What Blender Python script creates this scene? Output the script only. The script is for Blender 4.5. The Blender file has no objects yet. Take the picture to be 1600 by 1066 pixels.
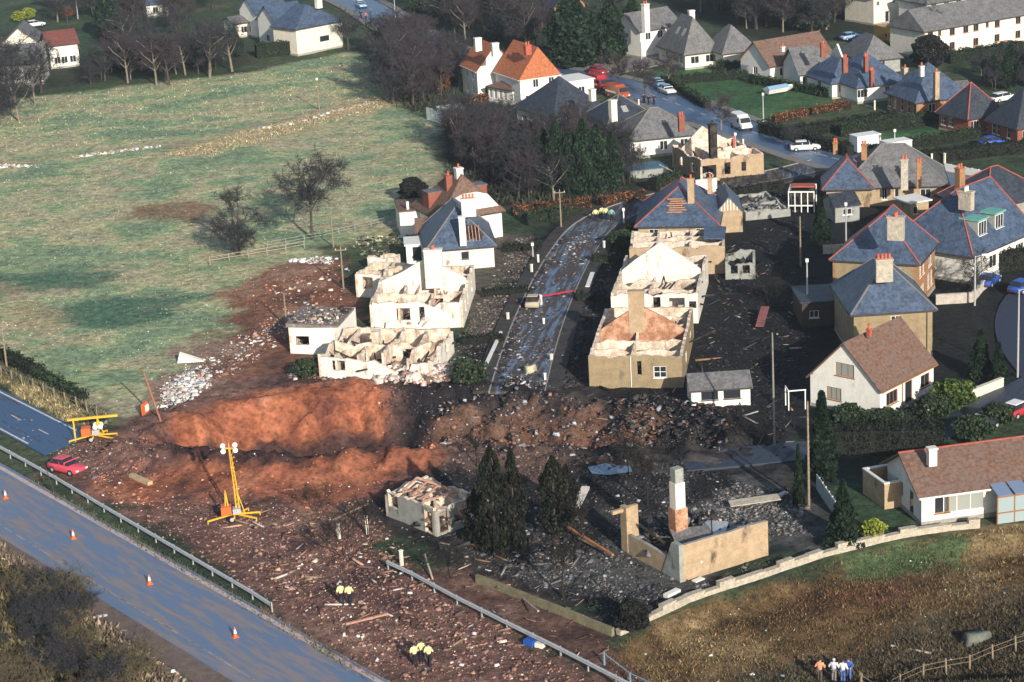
import bpy, math, random
import numpy as np
from mathutils import Vector, Matrix
R_ = math.radians
rnd = random.Random(7)
rng = np.random.default_rng(7)
SC = bpy.context.scene
COL = SC.collection
# ------------------------------------------------------------------ camera, world, sun, exposure
PITCH, ROLL, FPX = R_(17.5), R_(3.2), 3435.0
CAMH = 70.9
cp, sp, cr, sr = math.cos(PITCH), math.sin(PITCH), math.cos(ROLL), math.sin(ROLL)
FWD = Vector((0, cp, -sp)); U0 = Vector((0, sp, cp)); R0 = Vector((1, 0, 0))
CR = R0 * cr - U0 * sr
CU = R0 * sr + U0 * cr
cam = bpy.data.cameras.new('camera'); co = bpy.data.objects.new('camera', cam); COL.objects.link(co)
M = Matrix((CR, CU, -FWD)).transposed().to_4x4(); M.translation = (0, 0, CAMH)
co.matrix_world = M
cam.sensor_width = 36; cam.lens = FPX / 1600 * 36; cam.clip_start = 1; cam.clip_end = 8000
SC.camera = co
SUN_EL, SUN_AZ = 21, 180 - 20      # azimuth clockwise from +Y
w = bpy.data.worlds.new('World'); SC.world = w; w.use_nodes = True
nt = w.node_tree; bg = nt.nodes['Background']
sky = nt.nodes.new('ShaderNodeTexSky'); sky.sky_type = 'NISHITA'; sky.sun_disc = False
sky.sun_elevation = R_(SUN_EL); sky.sun_rotation = R_(SUN_AZ)
nt.links.new(sky.outputs[0], bg.inputs[0]); bg.inputs[1].default_value = 0.11
sl = bpy.data.lights.new('sun', 'SUN'); sl.energy = 5.0; sl.angle = R_(0.6); sl.color = (1, .92, .79)
so = bpy.data.objects.new('sun', sl); COL.objects.link(so)
a = R_(SUN_AZ); e = R_(SUN_EL)
sd = Vector((math.sin(a) * math.cos(e), math.cos(a) * math.cos(e), math.sin(e)))
so.rotation_euler = sd.to_track_quat('Z', 'Y').to_euler(); so.location = (60, 100, 120)
SC.view_settings.view_transform = 'Standard'; SC.view_settings.look = 'None'
SC.view_settings.gamma = 1; SC.view_settings.exposure = 0.27
SC.cycles.max_bounces = 4; SC.cycles.diffuse_bounces = 2; SC.cycles.glossy_bounces = 2
SC.cycles.use_denoising = True

def P(px, py, z=0.0):
    """the point of the place at height z that the photograph shows at a pixel"""
    u, v = (px - 800) / FPX, (533 - py) / FPX
    d = FWD + CR * u + CU * v
    t = (z - CAMH) / d.z
    return Vector((d.x * t, d.y * t, z))

def PP(lst, z=0.0):
    return [P(x, y, z) for x, y in lst]

# ------------------------------------------------------------------ noise
_lat = [rng.random((256, 256)) for _ in range(6)]
def vnoise(x, y, k=0):
    L = _lat[k % 6]
    xi = np.floor(x).astype(int); yi = np.floor(y).astype(int)
    fx = x - xi; fy = y - yi
    fx = fx * fx * (3 - 2 * fx); fy = fy * fy * (3 - 2 * fy)
    a = L[xi & 255, yi & 255]; b = L[(xi + 1) & 255, yi & 255]
    c = L[xi & 255, (yi + 1) & 255]; d = L[(xi + 1) & 255, (yi + 1) & 255]
    return (a * (1 - fx) + b * fx) * (1 - fy) + (c * (1 - fx) + d * fx) * fy
def fbm(x, y, o=4, k=0):
    s = 0; a = .5; t = 0
    for i in range(o):
        s = s + a * vnoise(x * 2 ** i + 17.3 * i, y * 2 ** i + 9.1 * i, k + i); t += a; a *= .55
    return s / t          # 0..1
def sstep(a, b, x):
    t = np.clip((x - a) / (b - a), 0, 1); return t * t * (3 - 2 * t)
def sdist(poly, X, Y):
    """signed distance to a polygon, positive inside"""
    n = len(poly); D = np.full(X.shape, 1e9); ins = np.zeros(X.shape, bool)
    for i in range(n):
        ax, ay = poly[i][0], poly[i][1]; bx, by = poly[(i + 1) % n][0], poly[(i + 1) % n][1]
        ex, ey = bx - ax, by - ay
        t = np.clip(((X - ax) * ex + (Y - ay) * ey) / (ex * ex + ey * ey + 1e-9), 0, 1)
        D = np.minimum(D, (X - ax - t * ex) ** 2 + (Y - ay - t * ey) ** 2)
        c = ((ay > Y) != (by > Y)) & (X < (bx - ax) * (Y - ay) / (by - ay + 1e-12) + ax)
        ins ^= c
    D = np.sqrt(D)
    return np.where(ins, D, -D)

# ------------------------------------------------------------------ terrain height
CRATER = PP([(215, 690), (262, 664), (330, 640), (420, 618), (560, 606), (700, 609), (850, 618), (980, 636), (1090, 655), (1170, 686),
             (1080, 706), (950, 704), (850, 702), (700, 706), (600, 716), (420, 728), (300, 716), (235, 706)])
SLOPE = PP([(950, 1000), (1075, 940), (1200, 900), (1300, 868), (1400, 842), (1700, 822), (2000, 900), (1900, 1300), (900, 1300), (930, 1010)])
def terr(X, Y):
    X = np.asarray(X, float); Y = np.asarray(Y, float)
    h = -0.22 * fbm(X / 5, Y / 5, 3, 1)
    m = (X > -75) & (X < 70) & (Y > 140) & (Y < 240)
    if m.any():
        x, y = X[m], Y[m]
        d = sdist(CRATER, x, y) + (fbm(x / 2.6, y / 2.6, 4, 2) - .5) * 3.2
        right = sstep(-14, -4, x)
        dep = 4.5 * (1 - right) + 2.6 * right
        hh = -dep * sstep(0, 6.2, d) * 1.0
        lump = (fbm(x / 2.2, y / 2.2, 4, 3) - .5)
        hh += lump * (1.0 + right * 1.5) * sstep(-5, 1.5, d) + (fbm(x / .9, y / .9, 2, 5) - .5) * .75 * sstep(-9, -1, d) - abs(fbm(x / 1.6, y / 3.2, 2, 1) - .5) * 1.3 * sstep(0, 2, d)
        cyc = P(600, 668).y; south = sstep(2, -4, y - cyc - (x + 14) * .02)
        lip = np.exp(-((d + 1.6) / 2.6) ** 2) * (d < 2) * (.2 + 1.35 * south * (1 - right))
        hh += lip * (.9 + 1.2 * lump)
        k = sdist(SLOPE, x, y)
        hh += -1.0 * sstep(0, 3, k) - .9 * sstep(4, 30, k) + (fbm(x / 4, y / 4, 3, 4) - .5) * 1.2 * sstep(1, 5, k)
        h[m] = h[m] + hh
    return h
def tz(x, y):
    return float(terr(np.array([x]), np.array([y]))[0])
def G(px, py):
    """point where the line of sight through a pixel meets the terrain"""
    a, b = P(px, py, 4.), P(px, py, -9.); t = np.linspace(0, 1, 500)
    x = a.x + (b.x - a.x) * t; y = a.y + (b.y - a.y) * t; z = 4 - 13 * t
    i = int(np.argmax(z < terr(x, y))); return Vector((x[i], y[i], terr(x[i:i + 1], y[i:i + 1])[0]))

# ------------------------------------------------------------------ materials
def _new(name):
    m = bpy.data.materials.new(name); m.use_nodes = True
    return m, m.node_tree, m.node_tree.nodes['Principled BSDF']
def mat(name, c, rough=.85, var=.25, scale=1.2, bump=.15, fine=9., stain=None, band=0., metal=0., spec=.3, c2=None, attr=False):
    """noise-mottled paint, plaster, stone, metal; optional stains and roof courses"""
    m, t, b = _new(name); N = t.nodes.new; K = t.links.new
    b.inputs['Roughness'].default_value = rough; b.inputs['Metallic'].default_value = metal
    b.inputs['Specular IOR Level'].default_value = spec
    tc = N('ShaderNodeTexCoord'); src = tc.outputs['Object']
    n1 = N('ShaderNodeTexNoise'); n1.inputs['Scale'].default_value = scale; n1.inputs['Detail'].default_value = 6; n1.inputs['Roughness'].default_value = .65
    n2 = N('ShaderNodeTexNoise'); n2.inputs['Scale'].default_value = fine; n2.inputs['Detail'].default_value = 4
    K(src, n1.inputs['Vector']); K(src, n2.inputs['Vector'])
    ad = N('ShaderNodeMath'); ad.operation = 'ADD'; K(n1.outputs[0], ad.inputs[0]); K(n2.outputs[0], ad.inputs[1])
    mr = N('ShaderNodeMapRange'); K(ad.outputs[0], mr.inputs[0]); mr.inputs[1].default_value = .8; mr.inputs[2].default_value = 1.2
    mr.inputs[3].default_value = 1 - var; mr.inputs[4].default_value = 1 + var * .6
    mx = N('ShaderNodeMix'); mx.data_type = 'RGBA'; mx.blend_type = 'MULTIPLY'; mx.inputs[0].default_value = 1
    if attr:
        at = N('ShaderNodeAttribute'); at.attribute_name = 'Col'; K(at.outputs['Color'], mx.inputs[6])
    elif c2:
        m2 = N('ShaderNodeMix'); m2.data_type = 'RGBA'; m2.inputs[6].default_value = (*c, 1); m2.inputs[7].default_value = (*c2, 1)
        r2 = N('ShaderNodeMapRange'); K(n1.outputs[0], r2.inputs[0]); r2.inputs[1].default_value = .42; r2.inputs[2].default_value = .6
        K(r2.outputs[0], m2.inputs[0]); K(m2.outputs[2], mx.inputs[6])
    else:
        mx.inputs[6].default_value = (*c, 1)
    K(mr.outputs[0], mx.inputs[7])
    out = mx.outputs[2]
    if stain:
        n3 = N('ShaderNodeTexNoise'); n3.inputs['Scale'].default_value = stain[1]; n3.inputs['Detail'].default_value = 7; n3.inputs['Roughness'].default_value = .7
        mp3 = N('ShaderNodeMapping'); mp3.inputs['Scale'].default_value = (1, 1, .45); K(src, mp3.inputs[0]); K(mp3.outputs[0], n3.inputs['Vector'])
        r3 = N('ShaderNodeMapRange'); K(n3.outputs[0], r3.inputs[0]); r3.inputs[1].default_value = stain[2]; r3.inputs[2].default_value = stain[2] + .12
        m3 = N('ShaderNodeMix'); m3.data_type = 'RGBA'; K(r3.outputs[0], m3.inputs[0]); K(out, m3.inputs[6]); m3.inputs[7].default_value = (*stain[0], 1)
        out = m3.outputs[2]
    K(out, b.inputs['Base Color'])
    if bump or band:
        bp = N('ShaderNodeBump'); bp.inputs['Strength'].default_value = max(bump, .3 if band else 0); bp.inputs['Distance'].default_value = .05
        if band:
            wv = N('ShaderNodeTexWave'); wv.bands_direction = 'Z'; wv.wave_profile = 'SAW'; wv.inputs['Scale'].default_value = band
            K(src, wv.inputs['Vector']); a2 = N('ShaderNodeMath'); a2.operation = 'ADD'; K(wv.outputs['Fac'], a2.inputs[0]); K(n2.outputs[0], a2.inputs[1])
            K(a2.outputs[0], bp.inputs['Height'])
        else:
            K(ad.outputs[0], bp.inputs['Height'])
        K(bp.outputs[0], b.inputs['Normal'])
    return m

W_WHITE = mat('white_render', (.78, .76, .70), var=.12, stain=((.40, .37, .32), .55, .64), bump=.1)
W_CREAM = mat('cream_render', (.76, .71, .60), var=.14, stain=((.36, .30, .22), .6, .64), bump=.1)
W_SOOT = mat('sooty_white_render', (.76, .71, .63), var=.22, stain=((.30, .22, .17), .7, .57), bump=.3)
W_PEACH = mat('scorched_plaster', (.64, .49, .37), var=.35, stain=((.16, .09, .06), .8, .56), bump=.3, c2=(.74, .64, .54))
W_INCREAM = mat('sooty_inner_plaster', (.62, .52, .43), var=.35, stain=((.22, .14, .10), .8, .54), bump=.3)
W_TAN = mat('tan_harling', (.30, .23, .14), var=.25, stain=((.15, .12, .08), .5, .6), bump=.3)
W_TANB = mat('scorched_harling', (.42, .31, .20), var=.25, stain=((.10, .07, .05), .5, .58), bump=.3)
W_BRICK = mat('orange_brown_brick', (.34, .18, .09), var=.3, bump=.3, fine=14)
W_RBRICK = mat('red_brick', (.27, .09, .06), var=.3, bump=.3, fine=14)
W_GREY = mat('grey_render', (.30, .31, .29), var=.25, stain=((.09, .08, .07), .9, .56), bump=.2)
W_INNER = mat('burnt_brickwork', (.40, .19, .11), var=.35, stain=((.12, .06, .04), .8, .6), bump=.4, c2=(.5, .3, .2))
RF_SLATE = mat('slate_roof', (.065, .095, .155), rough=.5, var=.45, scale=.9, fine=3.5, band=1.3, spec=.5, stain=((.13, .13, .13), 1.4, .63))
RF_DARK = mat('dark_slate_roof', (.04, .048, .066), rough=.55, var=.45, scale=.9, fine=3.5, band=1.3, spec=.4)
RF_GREY = mat('grey_tile_roof', (.15, .15, .155), rough=.8, var=.35, scale=.9, fine=3.5, band=1.3)
RF_BROWN = mat('brown_tile_roof', (.20, .115, .085), rough=.85, var=.4, scale=.9, fine=3.5, band=1.3, c2=(.14, .095, .08))
RF_RED = mat('orange_tile_roof', (.50, .17, .07), rough=.8, var=.4, scale=1, fine=3.5, band=1.3, c2=(.38, .12, .06))
RF_MAROON = mat('maroon_tile_roof', (.17, .06, .05), rough=.85, var=.3, band=1.3)
RF_FELT = mat('worn_flat_roof_felt', (.20, .17, .16), var=.4, stain=((.42, .38, .35), 1.6, .56), bump=.3)
RIDGE = mat('red_ridge_tile', (.40, .10, .07), var=.2)
RIDGEG = mat('grey_ridge_tile', (.22, .21, .20), var=.2)
TRIM = mat('white_trim', (.78, .77, .74), rough=.5, var=.06, bump=0)
TRIMD = mat('dark_trim', (.06, .05, .05), rough=.6, var=.2, bump=0)
TRIMB = mat('brown_timber_trim', (.30, .13, .05), rough=.6, var=.2, bump=0)
TEAL = mat('green_copper_sheet', (.16, .42, .36), rough=.6, var=.2)
POT = mat('clay_pot', (.58, .13, .07), var=.15, bump=0)
STONE = mat('pale_stone', (.44, .39, .32), var=.3, scale=2.5, bump=.4, stain=((.2, .17, .13), 1.5, .6))
SOOTM = mat('charred_black', (.022, .019, .018), rough=.9, var=.5, bump=.4, c2=(.05, .042, .038))
TIMBER = mat('pinkish_timber', (.42, .23, .17), var=.3, scale=4)
OLDWOOD = mat('weathered_wood', (.27, .21, .15), var=.35, scale=5)
GALV = mat('galvanised_steel', (.52, .54, .56), rough=.42, var=.15, metal=.35, spec=.5, bump=.05)
YEL = mat('yellow_paint', (.74, .42, .03), rough=.45, var=.15, bump=0, spec=.5)
ORA = mat('orange_paint', (.75, .14, .03), rough=.45, var=.15, bump=0, spec=.5)
RUB = mat('black_rubber', (.015, .015, .016), rough=.8, var=.3, bump=0)
CONC = mat('concrete', (.36, .34, .30), var=.25, scale=2, bump=.2)
LEAFY = mat('foliage_colour', (1, 1, 1), rough=.8, var=.4, scale=.7, bump=0, attr=True, spec=.15)
DEB = mat('debris_colour', (1, 1, 1), rough=.8, var=.25, scale=3, bump=0, attr=True, spec=.3)
BARK = mat('bare_bark', (.07, .06, .055), var=.35, scale=3, bump=.3)
BARKP = mat('pale_bark', (.22, .19, .15), var=.35, scale=3, bump=.3)
TWIG = mat('twigs', (.036, .037, .044), var=.3, bump=0)
TWIGR = mat('reddish_twigs', (.052, .040, .048), var=.3, bump=0)
CHAR = mat('charred_bark', (.02, .017, .015), var=.4, bump=.3)
SKIN = mat('skin', (.55, .32, .23), rough=.6, var=.05, bump=0)
def glass(name, c, r=.08):
    m, t, b = _new(name); b.inputs['Base Color'].default_value = (*c, 1); b.inputs['Roughness'].default_value = r
    b.inputs['Specular IOR Level'].default_value = .6
    n = t.nodes.new('ShaderNodeTexNoise'); n.inputs['Scale'].default_value = .8
    bp = t.nodes.new('ShaderNodeBump'); bp.inputs['Strength'].default_value = .1; t.links.new(n.outputs[0], bp.inputs['Height']); t.links.new(bp.outputs[0], b.inputs['Normal'])
    return m
GLASS = glass('window_glass', (.025, .03, .038))
CURTN = glass('curtained_glass', (.30, .32, .30), .3)
def paint(name, c, r=.3):
    m = mat(name, c, rough=r, var=.08, bump=0, spec=.5); return m
P_WHITE = paint('white_car_paint', (.78, .78, .78)); P_RED = paint('red_car_paint', (.38, .03, .04)); P_ORV = paint('orange_red_vehicle_paint', (.42, .09, .04)); P_PINK = paint('pinkish_red_paint', (.62, .07, .11), .4)  # one car gets a brighter, pinker red
P_BLUE = paint('blue_car_paint', (.02, .09, .42)); P_BEIGE = paint('burnt_beige_paint', (.42, .36, .27), .8); P_YELT = paint('amber_van_paint', (.62, .30, .03))
P_DARK = paint('dark_car_paint', (.03, .035, .05)); P_LBLUE = paint('pale_blue_car_paint', (.25, .42, .62))

# ------------------------------------------------------------------ mesh builder
class MB:
    def __init__(s): s.v = []; s.f = []; s.m = []
    def poly(s, pts, m=0):
        n = len(s.v); s.v += [tuple(p) for p in pts]; s.f.append(tuple(range(n, n + len(pts)))); s.m.append(m); return s
    def hexa(s, p, ms=(0,) * 6):
        """p: bottom 4 counter-clockwise, top 4; ms: bottom, top, -y, +x, +y, -x"""
        n = len(s.v); s.v += [tuple(q) for q in p]
        for k, f in enumerate(((3, 2, 1, 0), (4, 5, 6, 7), (0, 1, 5, 4), (1, 2, 6, 5), (2, 3, 7, 6), (3, 0, 4, 7))):
            s.f.append(tuple(n + i for i in f)); s.m.append(ms[k])
        return s
    def box(s, x0, x1, y0, y1, z0, z1, m=0):
        return s.hexa([(x0, y0, z0), (x1, y0, z0), (x1, y1, z0), (x0, y1, z0), (x0, y0, z1), (x1, y0, z1), (x1, y1, z1), (x0, y1, z1)], (m,) * 6)
    def bar(s, a, b, wd, ht=None, m=0):
        """box beam from a to b"""
        a = Vector(a); b = Vector(b); ht = ht or wd; d = (b - a).normalized()
        u = d.cross(Vector((0, 0, 1)));
        if u.length < 1e-3: u = Vector((1, 0, 0))
        u.normalize(); v = u.cross(d).normalized()
        u *= wd / 2; v *= ht / 2
        return s.hexa([a - u - v, a + u - v, b + u - v, b - u - v, a - u + v, a + u + v, b + u + v, b - u + v], (m,) * 6)
    def tube(s, pts, rs, n=6, m=0, cap=True):
        base = len(s.v); k = len(pts)
        for i, (p, r) in enumerate(zip(pts, rs)):
            p = Vector(p); d = (Vector(pts[min(i + 1, k - 1)]) - Vector(pts[max(i - 1, 0)])).normalized()
            u = d.cross(Vector((.13, .2, 1))) if abs(d.z) < .95 else d.cross(Vector((1, 0.1, 0)))
            u.normalize(); v = d.cross(u)
            for j in range(n):
                t = 2 * math.pi * j / n; q = p + u * (r * math.cos(t)) + v * (r * math.sin(t)); s.v.append((q.x, q.y, q.z))
        for i in range(k - 1):
            for j in range(n):
                s.f.append((base + i * n + j, base + i * n + (j + 1) % n, base + (i + 1) * n + (j + 1) % n, base + (i + 1) * n + j)); s.m.append(m)
        if cap:
            s.f.append(tuple(base + j for j in reversed(range(n)))); s.m.append(m)
            s.f.append(tuple(base + (k - 1) * n + j for j in range(n))); s.m.append(m)
        return s
    def mesh(s, name, mats, smooth=False):
        me = bpy.data.meshes.new(name); me.from_pydata(s.v, [], s.f)
        for q in (mats if isinstance(mats, (list, tuple)) else [mats]): me.materials.append(q)
        me.polygons.foreach_set('material_index', s.m)
        if smooth: me.polygons.foreach_set('use_smooth', [True] * len(s.f))
        me.update(); return me
    def obj(s, name, mats, parent=None, smooth=False, loc=None, rz=0):
        o = bpy.data.objects.new(name, s.mesh(name, mats, smooth)); COL.objects.link(o)
        if parent: o.parent = parent
        if loc is not None: o.location = loc
        o.rotation_euler.z = rz
        return o
def tag(o, label=None, cat=None, group=None, kind=None):
    if label: o['label'] = label
    if cat: o['category'] = cat
    if group: o['group'] = group
    if kind: o['kind'] = kind
    return o
def empty(name, loc, rz, label, cat, group=None):
    o = bpy.data.objects.new(name, None); COL.objects.link(o); o.location = loc; o.rotation_euler.z = rz
    o.empty_display_size = .5
    return tag(o, label, cat, group)
def copy_tree(o, parent=None):
    c = o.copy(); COL.objects.link(c); c.parent = parent
    for ch in o.children: copy_tree(ch, c)
    return c
def linkmesh(name, me, parent):
    o = bpy.data.objects.new(name, me); COL.objects.link(o); o.parent = parent; return o

def bulk(name, bv, bf, pos, scl, rot, cols, material=None, parent=None, tilt=.5, smooth=False):
    """many copies of one small shape joined in one mesh; cols: one colour per copy"""
    bv = np.array(bv, float); n = len(pos); k = len(bv)
    pos = np.asarray(pos, float); scl = np.asarray(scl, float)
    if scl.ndim == 1: scl = np.repeat(scl[:, None], 3, 1)
    V = bv[None] * scl[:, None, :]
    tx = rng.normal(0, tilt, n); ty = rng.normal(0, tilt, n)
    for ang, (i, j) in ((tx, (1, 2)), (ty, (2, 0)), (np.asarray(rot, float), (0, 1))):
        c, s_ = np.cos(ang)[:, None], np.sin(ang)[:, None]
        A = V[:, :, i] * c - V[:, :, j] * s_; B = V[:, :, i] * s_ + V[:, :, j] * c
        V[:, :, i] = A; V[:, :, j] = B
    V += pos[:, None, :]
    F = np.array(bf); nf, q = F.shape
    faces = (F[None] + (np.arange(n) * k)[:, None, None]).reshape(-1)
    me = bpy.data.meshes.new(name)
    me.vertices.add(n * k); me.vertices.foreach_set('co', V.reshape(-1).astype(np.float32))
    me.loops.add(len(faces)); me.loops.foreach_set('vertex_index', faces.astype(np.int32))
    me.polygons.add(n * nf); me.polygons.foreach_set('loop_start', np.arange(0, len(faces), q, dtype=np.int32))
    me.update(calc_edges=True)
    at = me.color_attributes.new('Col', 'FLOAT_COLOR', 'POINT')
    cc = np.ones((n, k, 4), np.float32); cc[:, :, :3] = np.asarray(cols)[:, None, :]
    at.data.foreach_set('color', cc.reshape(-1))
    me.materials.append(material or DEB)
    o = bpy.data.objects.new(name, me); COL.objects.link(o)
    if parent: o.parent = parent
    return o
BOXV = [(-.5, -.5, -.5), (.5, -.5, -.5), (.5, .5, -.5), (-.5, .5, -.5), (-.5, -.5, .5), (.5, -.5, .5), (.5, .5, .5), (-.5, .5, .5)]
ROCKV = [(-.5, -.4, -.4), (.45, -.5, -.5), (.5, .4, -.4), (-.4, .5, -.5), (-.3, -.35, .35), (.35, -.3, .5), (.3, .4, .3), (-.4, .3, .45)]
BOXF = [(3, 2, 1, 0), (4, 5, 6, 7), (0, 1, 5, 4), (1, 2, 6, 5), (2, 3, 7, 6), (3, 0, 4, 7)]
LEAFV = [(-.5, 0, -.3), (.5, 0, -.35), (.35, .12, .5), (-.4, -.1, .45)]
LEAFF = [(0, 1, 2, 3)]
BLADEV = [(-.5, 0, 0), (.5, 0, 0), (.25, .3, 1)]
BLADEF = [(0, 1, 2)]
def pal(cols, n, jit=.2):
    c = np.array(cols)[rng.integers(0, len(cols), n)]
    return np.clip(c * (1 + rng.normal(0, jit, (n, 1))), .004, .95)
def inpoly(poly, n, fall=None):
    """n random points inside a ground polygon, thinner towards its edge when fall metres are given"""
    xs = [p[0] for p in poly]; ys = [p[1] for p in poly]; out = []
    while sum(len(o) for o in out) < n:
        X = rng.uniform(min(xs), max(xs), n * 2); Y = rng.uniform(min(ys), max(ys), n * 2)
        d = sdist(poly, X, Y)
        k = d > 0
        if fall: k &= rng.random(len(X)) < np.clip(d / fall, 0, 1) ** 1.3
        out.append(np.stack([X[k], Y[k]], 1))
    return np.concatenate(out)[:n]
# ------------------------------------------------------------------ ground sheet
def lin(a, b, st): return list(np.arange(a, b, st))
ys = lin(120, 250, .42) + lin(250, 360, .65) + lin(360, 520, 1.0)
ys = [-3000, -1200, -500, -200, -50, 20, 70, 100, 112] + ys + [540, 580, 650, 800, 1100, 1700, 3000, 6000]
xs = [-4000, -1500, -700, -400, -260, -200, -170] + lin(-150, 150, .48) + [165, 200, 260, 400, 700, 1500, 4000]
X, Y = np.meshgrid(np.array(xs, float), np.array(ys, float))
Z = terr(X, Y)
far = (np.abs(X) > 149) | (Y < 119) | (Y > 515)
Z = np.where(far, -.15, Z)
C = np.zeros(X.shape + (3,))
n_big = fbm(X / 22, Y / 22, 4, 0); n_mid = fbm(X / 6, Y / 6, 4, 2); n_str = fbm(X / 8, Y / 5, 5, 3); n_fin = fbm(X / 1.6, Y / 1.6, 3, 4)
def mixc(a, b, t):
    return np.array(a)[None, None] * (1 - t[..., None]) + np.array(b)[None, None] * t[..., None]
def ramp(n, stops):
    out = np.zeros(n.shape + (3,)); out[:] = stops[0][1]
    for (a, ca), (b, cb) in zip(stops[:-1], stops[1:]):
        t = sstep(a, b, n)[..., None]; m = (n >= a)[..., None]
        out = np.where(m, np.array(ca) * (1 - t) + np.array(cb) * t, out)
    return out
GRN = (.070, .145, .088); GRN2 = (.13, .20, .105); STRAW = (.28, .26, .15); MAUVE = (.22, .19, .135); DGRN = (.045, .105, .07)
garden = ramp(n_mid, [(.2, (.03, .045, .028)), (.5, (.05, .075, .04)), (.8, (.10, .10, .06))])
C[:] = garden
def area(px, colour, feather=2., nz=3., strength=1., world=False):
    poly = px if world else PP(px)
    x0 = min(p[0] for p in poly) - 12; x1 = max(p[0] for p in poly) + 12; y0 = min(p[1] for p in poly) - 12; y1 = max(p[1] for p in poly) + 12
    m = (X > x0) & (X < x1) & (Y > y0) & (Y < y1)
    d = sdist(poly, X[m], Y[m]) + (n_mid[m] - .5) * nz * 2 + (n_fin[m] - .5) * nz
    t = (sstep(-feather, feather, d) * strength)[..., None]
    c = np.asarray(colour)
    c = c[m] if c.ndim == 3 else c[None]
    C[m] = C[m] * (1 - t) + c * t
fieldc = ramp(n_str * .65 + n_big * .35, [(.28, DGRN), (.38, GRN), (.46, GRN2), (.52, STRAW), (.6, MAUVE), (.66, GRN2), (.74, GRN)])
fieldc = (fieldc * .68 + .32 * np.array((.29, .285, .175))) * 1.4 * (.8 + .4 * n_fin[..., None])
area([(-400, 190), (0, 158), (200, 134), (400, 110), (545, 80), (625, 95), (605, 158), (690, 190), (720, 300), (640, 340), (600, 372), (500, 385), (525, 440), (470, 560), (300, 640), (230, 680), (160, 655), (60, 600), (0, 575), (-400, 400)], fieldc, 1.5, 1)
area([(380, 200), (520, 168), (600, 148), (615, 165), (480, 200), (330, 245), (250, 240)], (.42, .31, .19), 3, 4, .75)
area([(0, 250), (180, 232), (300, 212), (300, 222), (120, 245), (0, 262)], (.36, .27, .17), 2, 3, .6)
area([(90, 480), (190, 462), (320, 462), (260, 492), (150, 505)], (.045, .115, .08), 2, 5, .8)
area([(-60, 425), (180, 420), (160, 440), (60, 458), (-60, 460)], (.045, .115, .08), 2, 5, .8)
area([(200, 322), (300, 318), (360, 330), (300, 345), (210, 340)], (.21, .115, .075), 2, 4, .8)
area([(0, 440), (90, 470), (70, 520), (0, 510)], (.38, .28, .17), 2, 4, .6)
area([(420, 395), (530, 385), (520, 410), (430, 425), (360, 440)], (.40, .36, .22), 2, 3, .6)
REDSOIL = ramp(n_mid, [(.25, (.11, .045, .035)), (.5, (.21, .085, .055)), (.75, (.28, .16, .11))])
area([(345, 470), (400, 430), (470, 402), (548, 402), (565, 500), (480, 600), (380, 625), (250, 672), (222, 650), (262, 590), (320, 530)], REDSOIL, 2, 5, .95)
area([(270, 560), (350, 520), (360, 560), (290, 620), (240, 640), (250, 590)], (.25, .20, .17), 3, 6, .5)
DARKTRK = (.035, .045, .03)
area([(-200, 500), (0, 552), (70, 585), (140, 620), (200, 650), (190, 665), (120, 640), (50, 600), (0, 585), (-200, 545)], DARKTRK, 1, 2, .9)
area([(-250, 520), (0, 582), (60, 602), (150, 645), (150, 670), (100, 655), (0, 600), (-250, 530)], ramp(n_fin, [(.3, (.20, .17, .09)), (.7, (.34, .27, .15))]), .6, 1)
MUD = ramp(n_mid * .6 + n_fin * .4, [(.3, (.075, .042, .040)), (.5, (.16, .088, .072)), (.7, (.25, .15, .115))])
area([(105, 700), (190, 650), (330, 600), (450, 570), (700, 590), (1000, 620), (900, 720), (640, 760), (600, 850), (700, 920), (1000, 1085), (700, 1300), (600, 1080), (450, 968), (200, 815), (60, 735)], MUD, 1.2, 3)
ORANGE = ramp(n_mid * .4 + n_fin * .6, [(.25, (.12, .045, .032)), (.42, (.25, .085, .046)), (.6, (.33, .12, .065)), (.75, (.40, .175, .105))])
area([(225, 690), (262, 655), (330, 632), (420, 606), (560, 592), (610, 600), (608, 640), (585, 690), (560, 720), (420, 735), (290, 730)], ORANGE, 1.2, 3)
area([(140, 745), (300, 728), (420, 722), (620, 700), (740, 700), (690, 740), (560, 775), (420, 785), (330, 775), (220, 790)], ORANGE, 2, 5, .85)
BURNT = ramp(n_mid * .55 + n_fin * .45, [(.28, (.008, .008, .012)), (.5, (.017, .016, .020)), (.62, (.04, .035, .036)), (.8, (.09, .085, .09))])
area([(620, 596), (720, 590), (690, 560), (745, 480), (775, 400), (830, 352), (1000, 310), (1180, 268), (1300, 268), (1330, 420), (1280, 560), (1260, 700), (1300, 850), (1080, 925), (960, 985), (740, 900), (640, 850), (560, 800), (640, 745), (740, 700), (640, 690), (590, 650)], BURNT, 1.5, 3.5, .97)
area([(880, 640), (1010, 650), (1000, 690), (760, 660), (640, 660), (660, 630)], (.20, .10, .06), 2, 6, .55)
area([(690, 720), (850, 690), (960, 720), (880, 760), (760, 750)], (.16, .10, .08), 2, 5, .6)
area([(1110, 800), (1150, 745), (1195, 745), (1200, 790), (1160, 830)], (.15, .145, .14), 1.5, 3, .8)
area([(1150, 790), (1250, 780), (1280, 850), (1200, 870), (1120, 900), (980, 930), (900, 900), (940, 840)], (.10, .10, .10), 2, 5, .7)
area([(700, 400), (790, 360), (840, 360), (800, 470), (760, 540), (700, 560), (720, 480)], (.13, .105, .09), 1.5, 4, .6)
BRACK = ramp(n_mid * .65 + n_fin * .35, [(.25, (.04, .032, .02)), (.45, (.11, .07, .035)), (.58, (.19, .135, .07)), (.68, (.25, .18, .095)), (.8, (.10, .11, .05))])
area([(935, 1010), (1075, 945), (1200, 905), (1300, 870), (1480, 832), (1900, 790), (2000, 1300), (900, 1300), (960, 1080)], BRACK, .8, 1.5)
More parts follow.
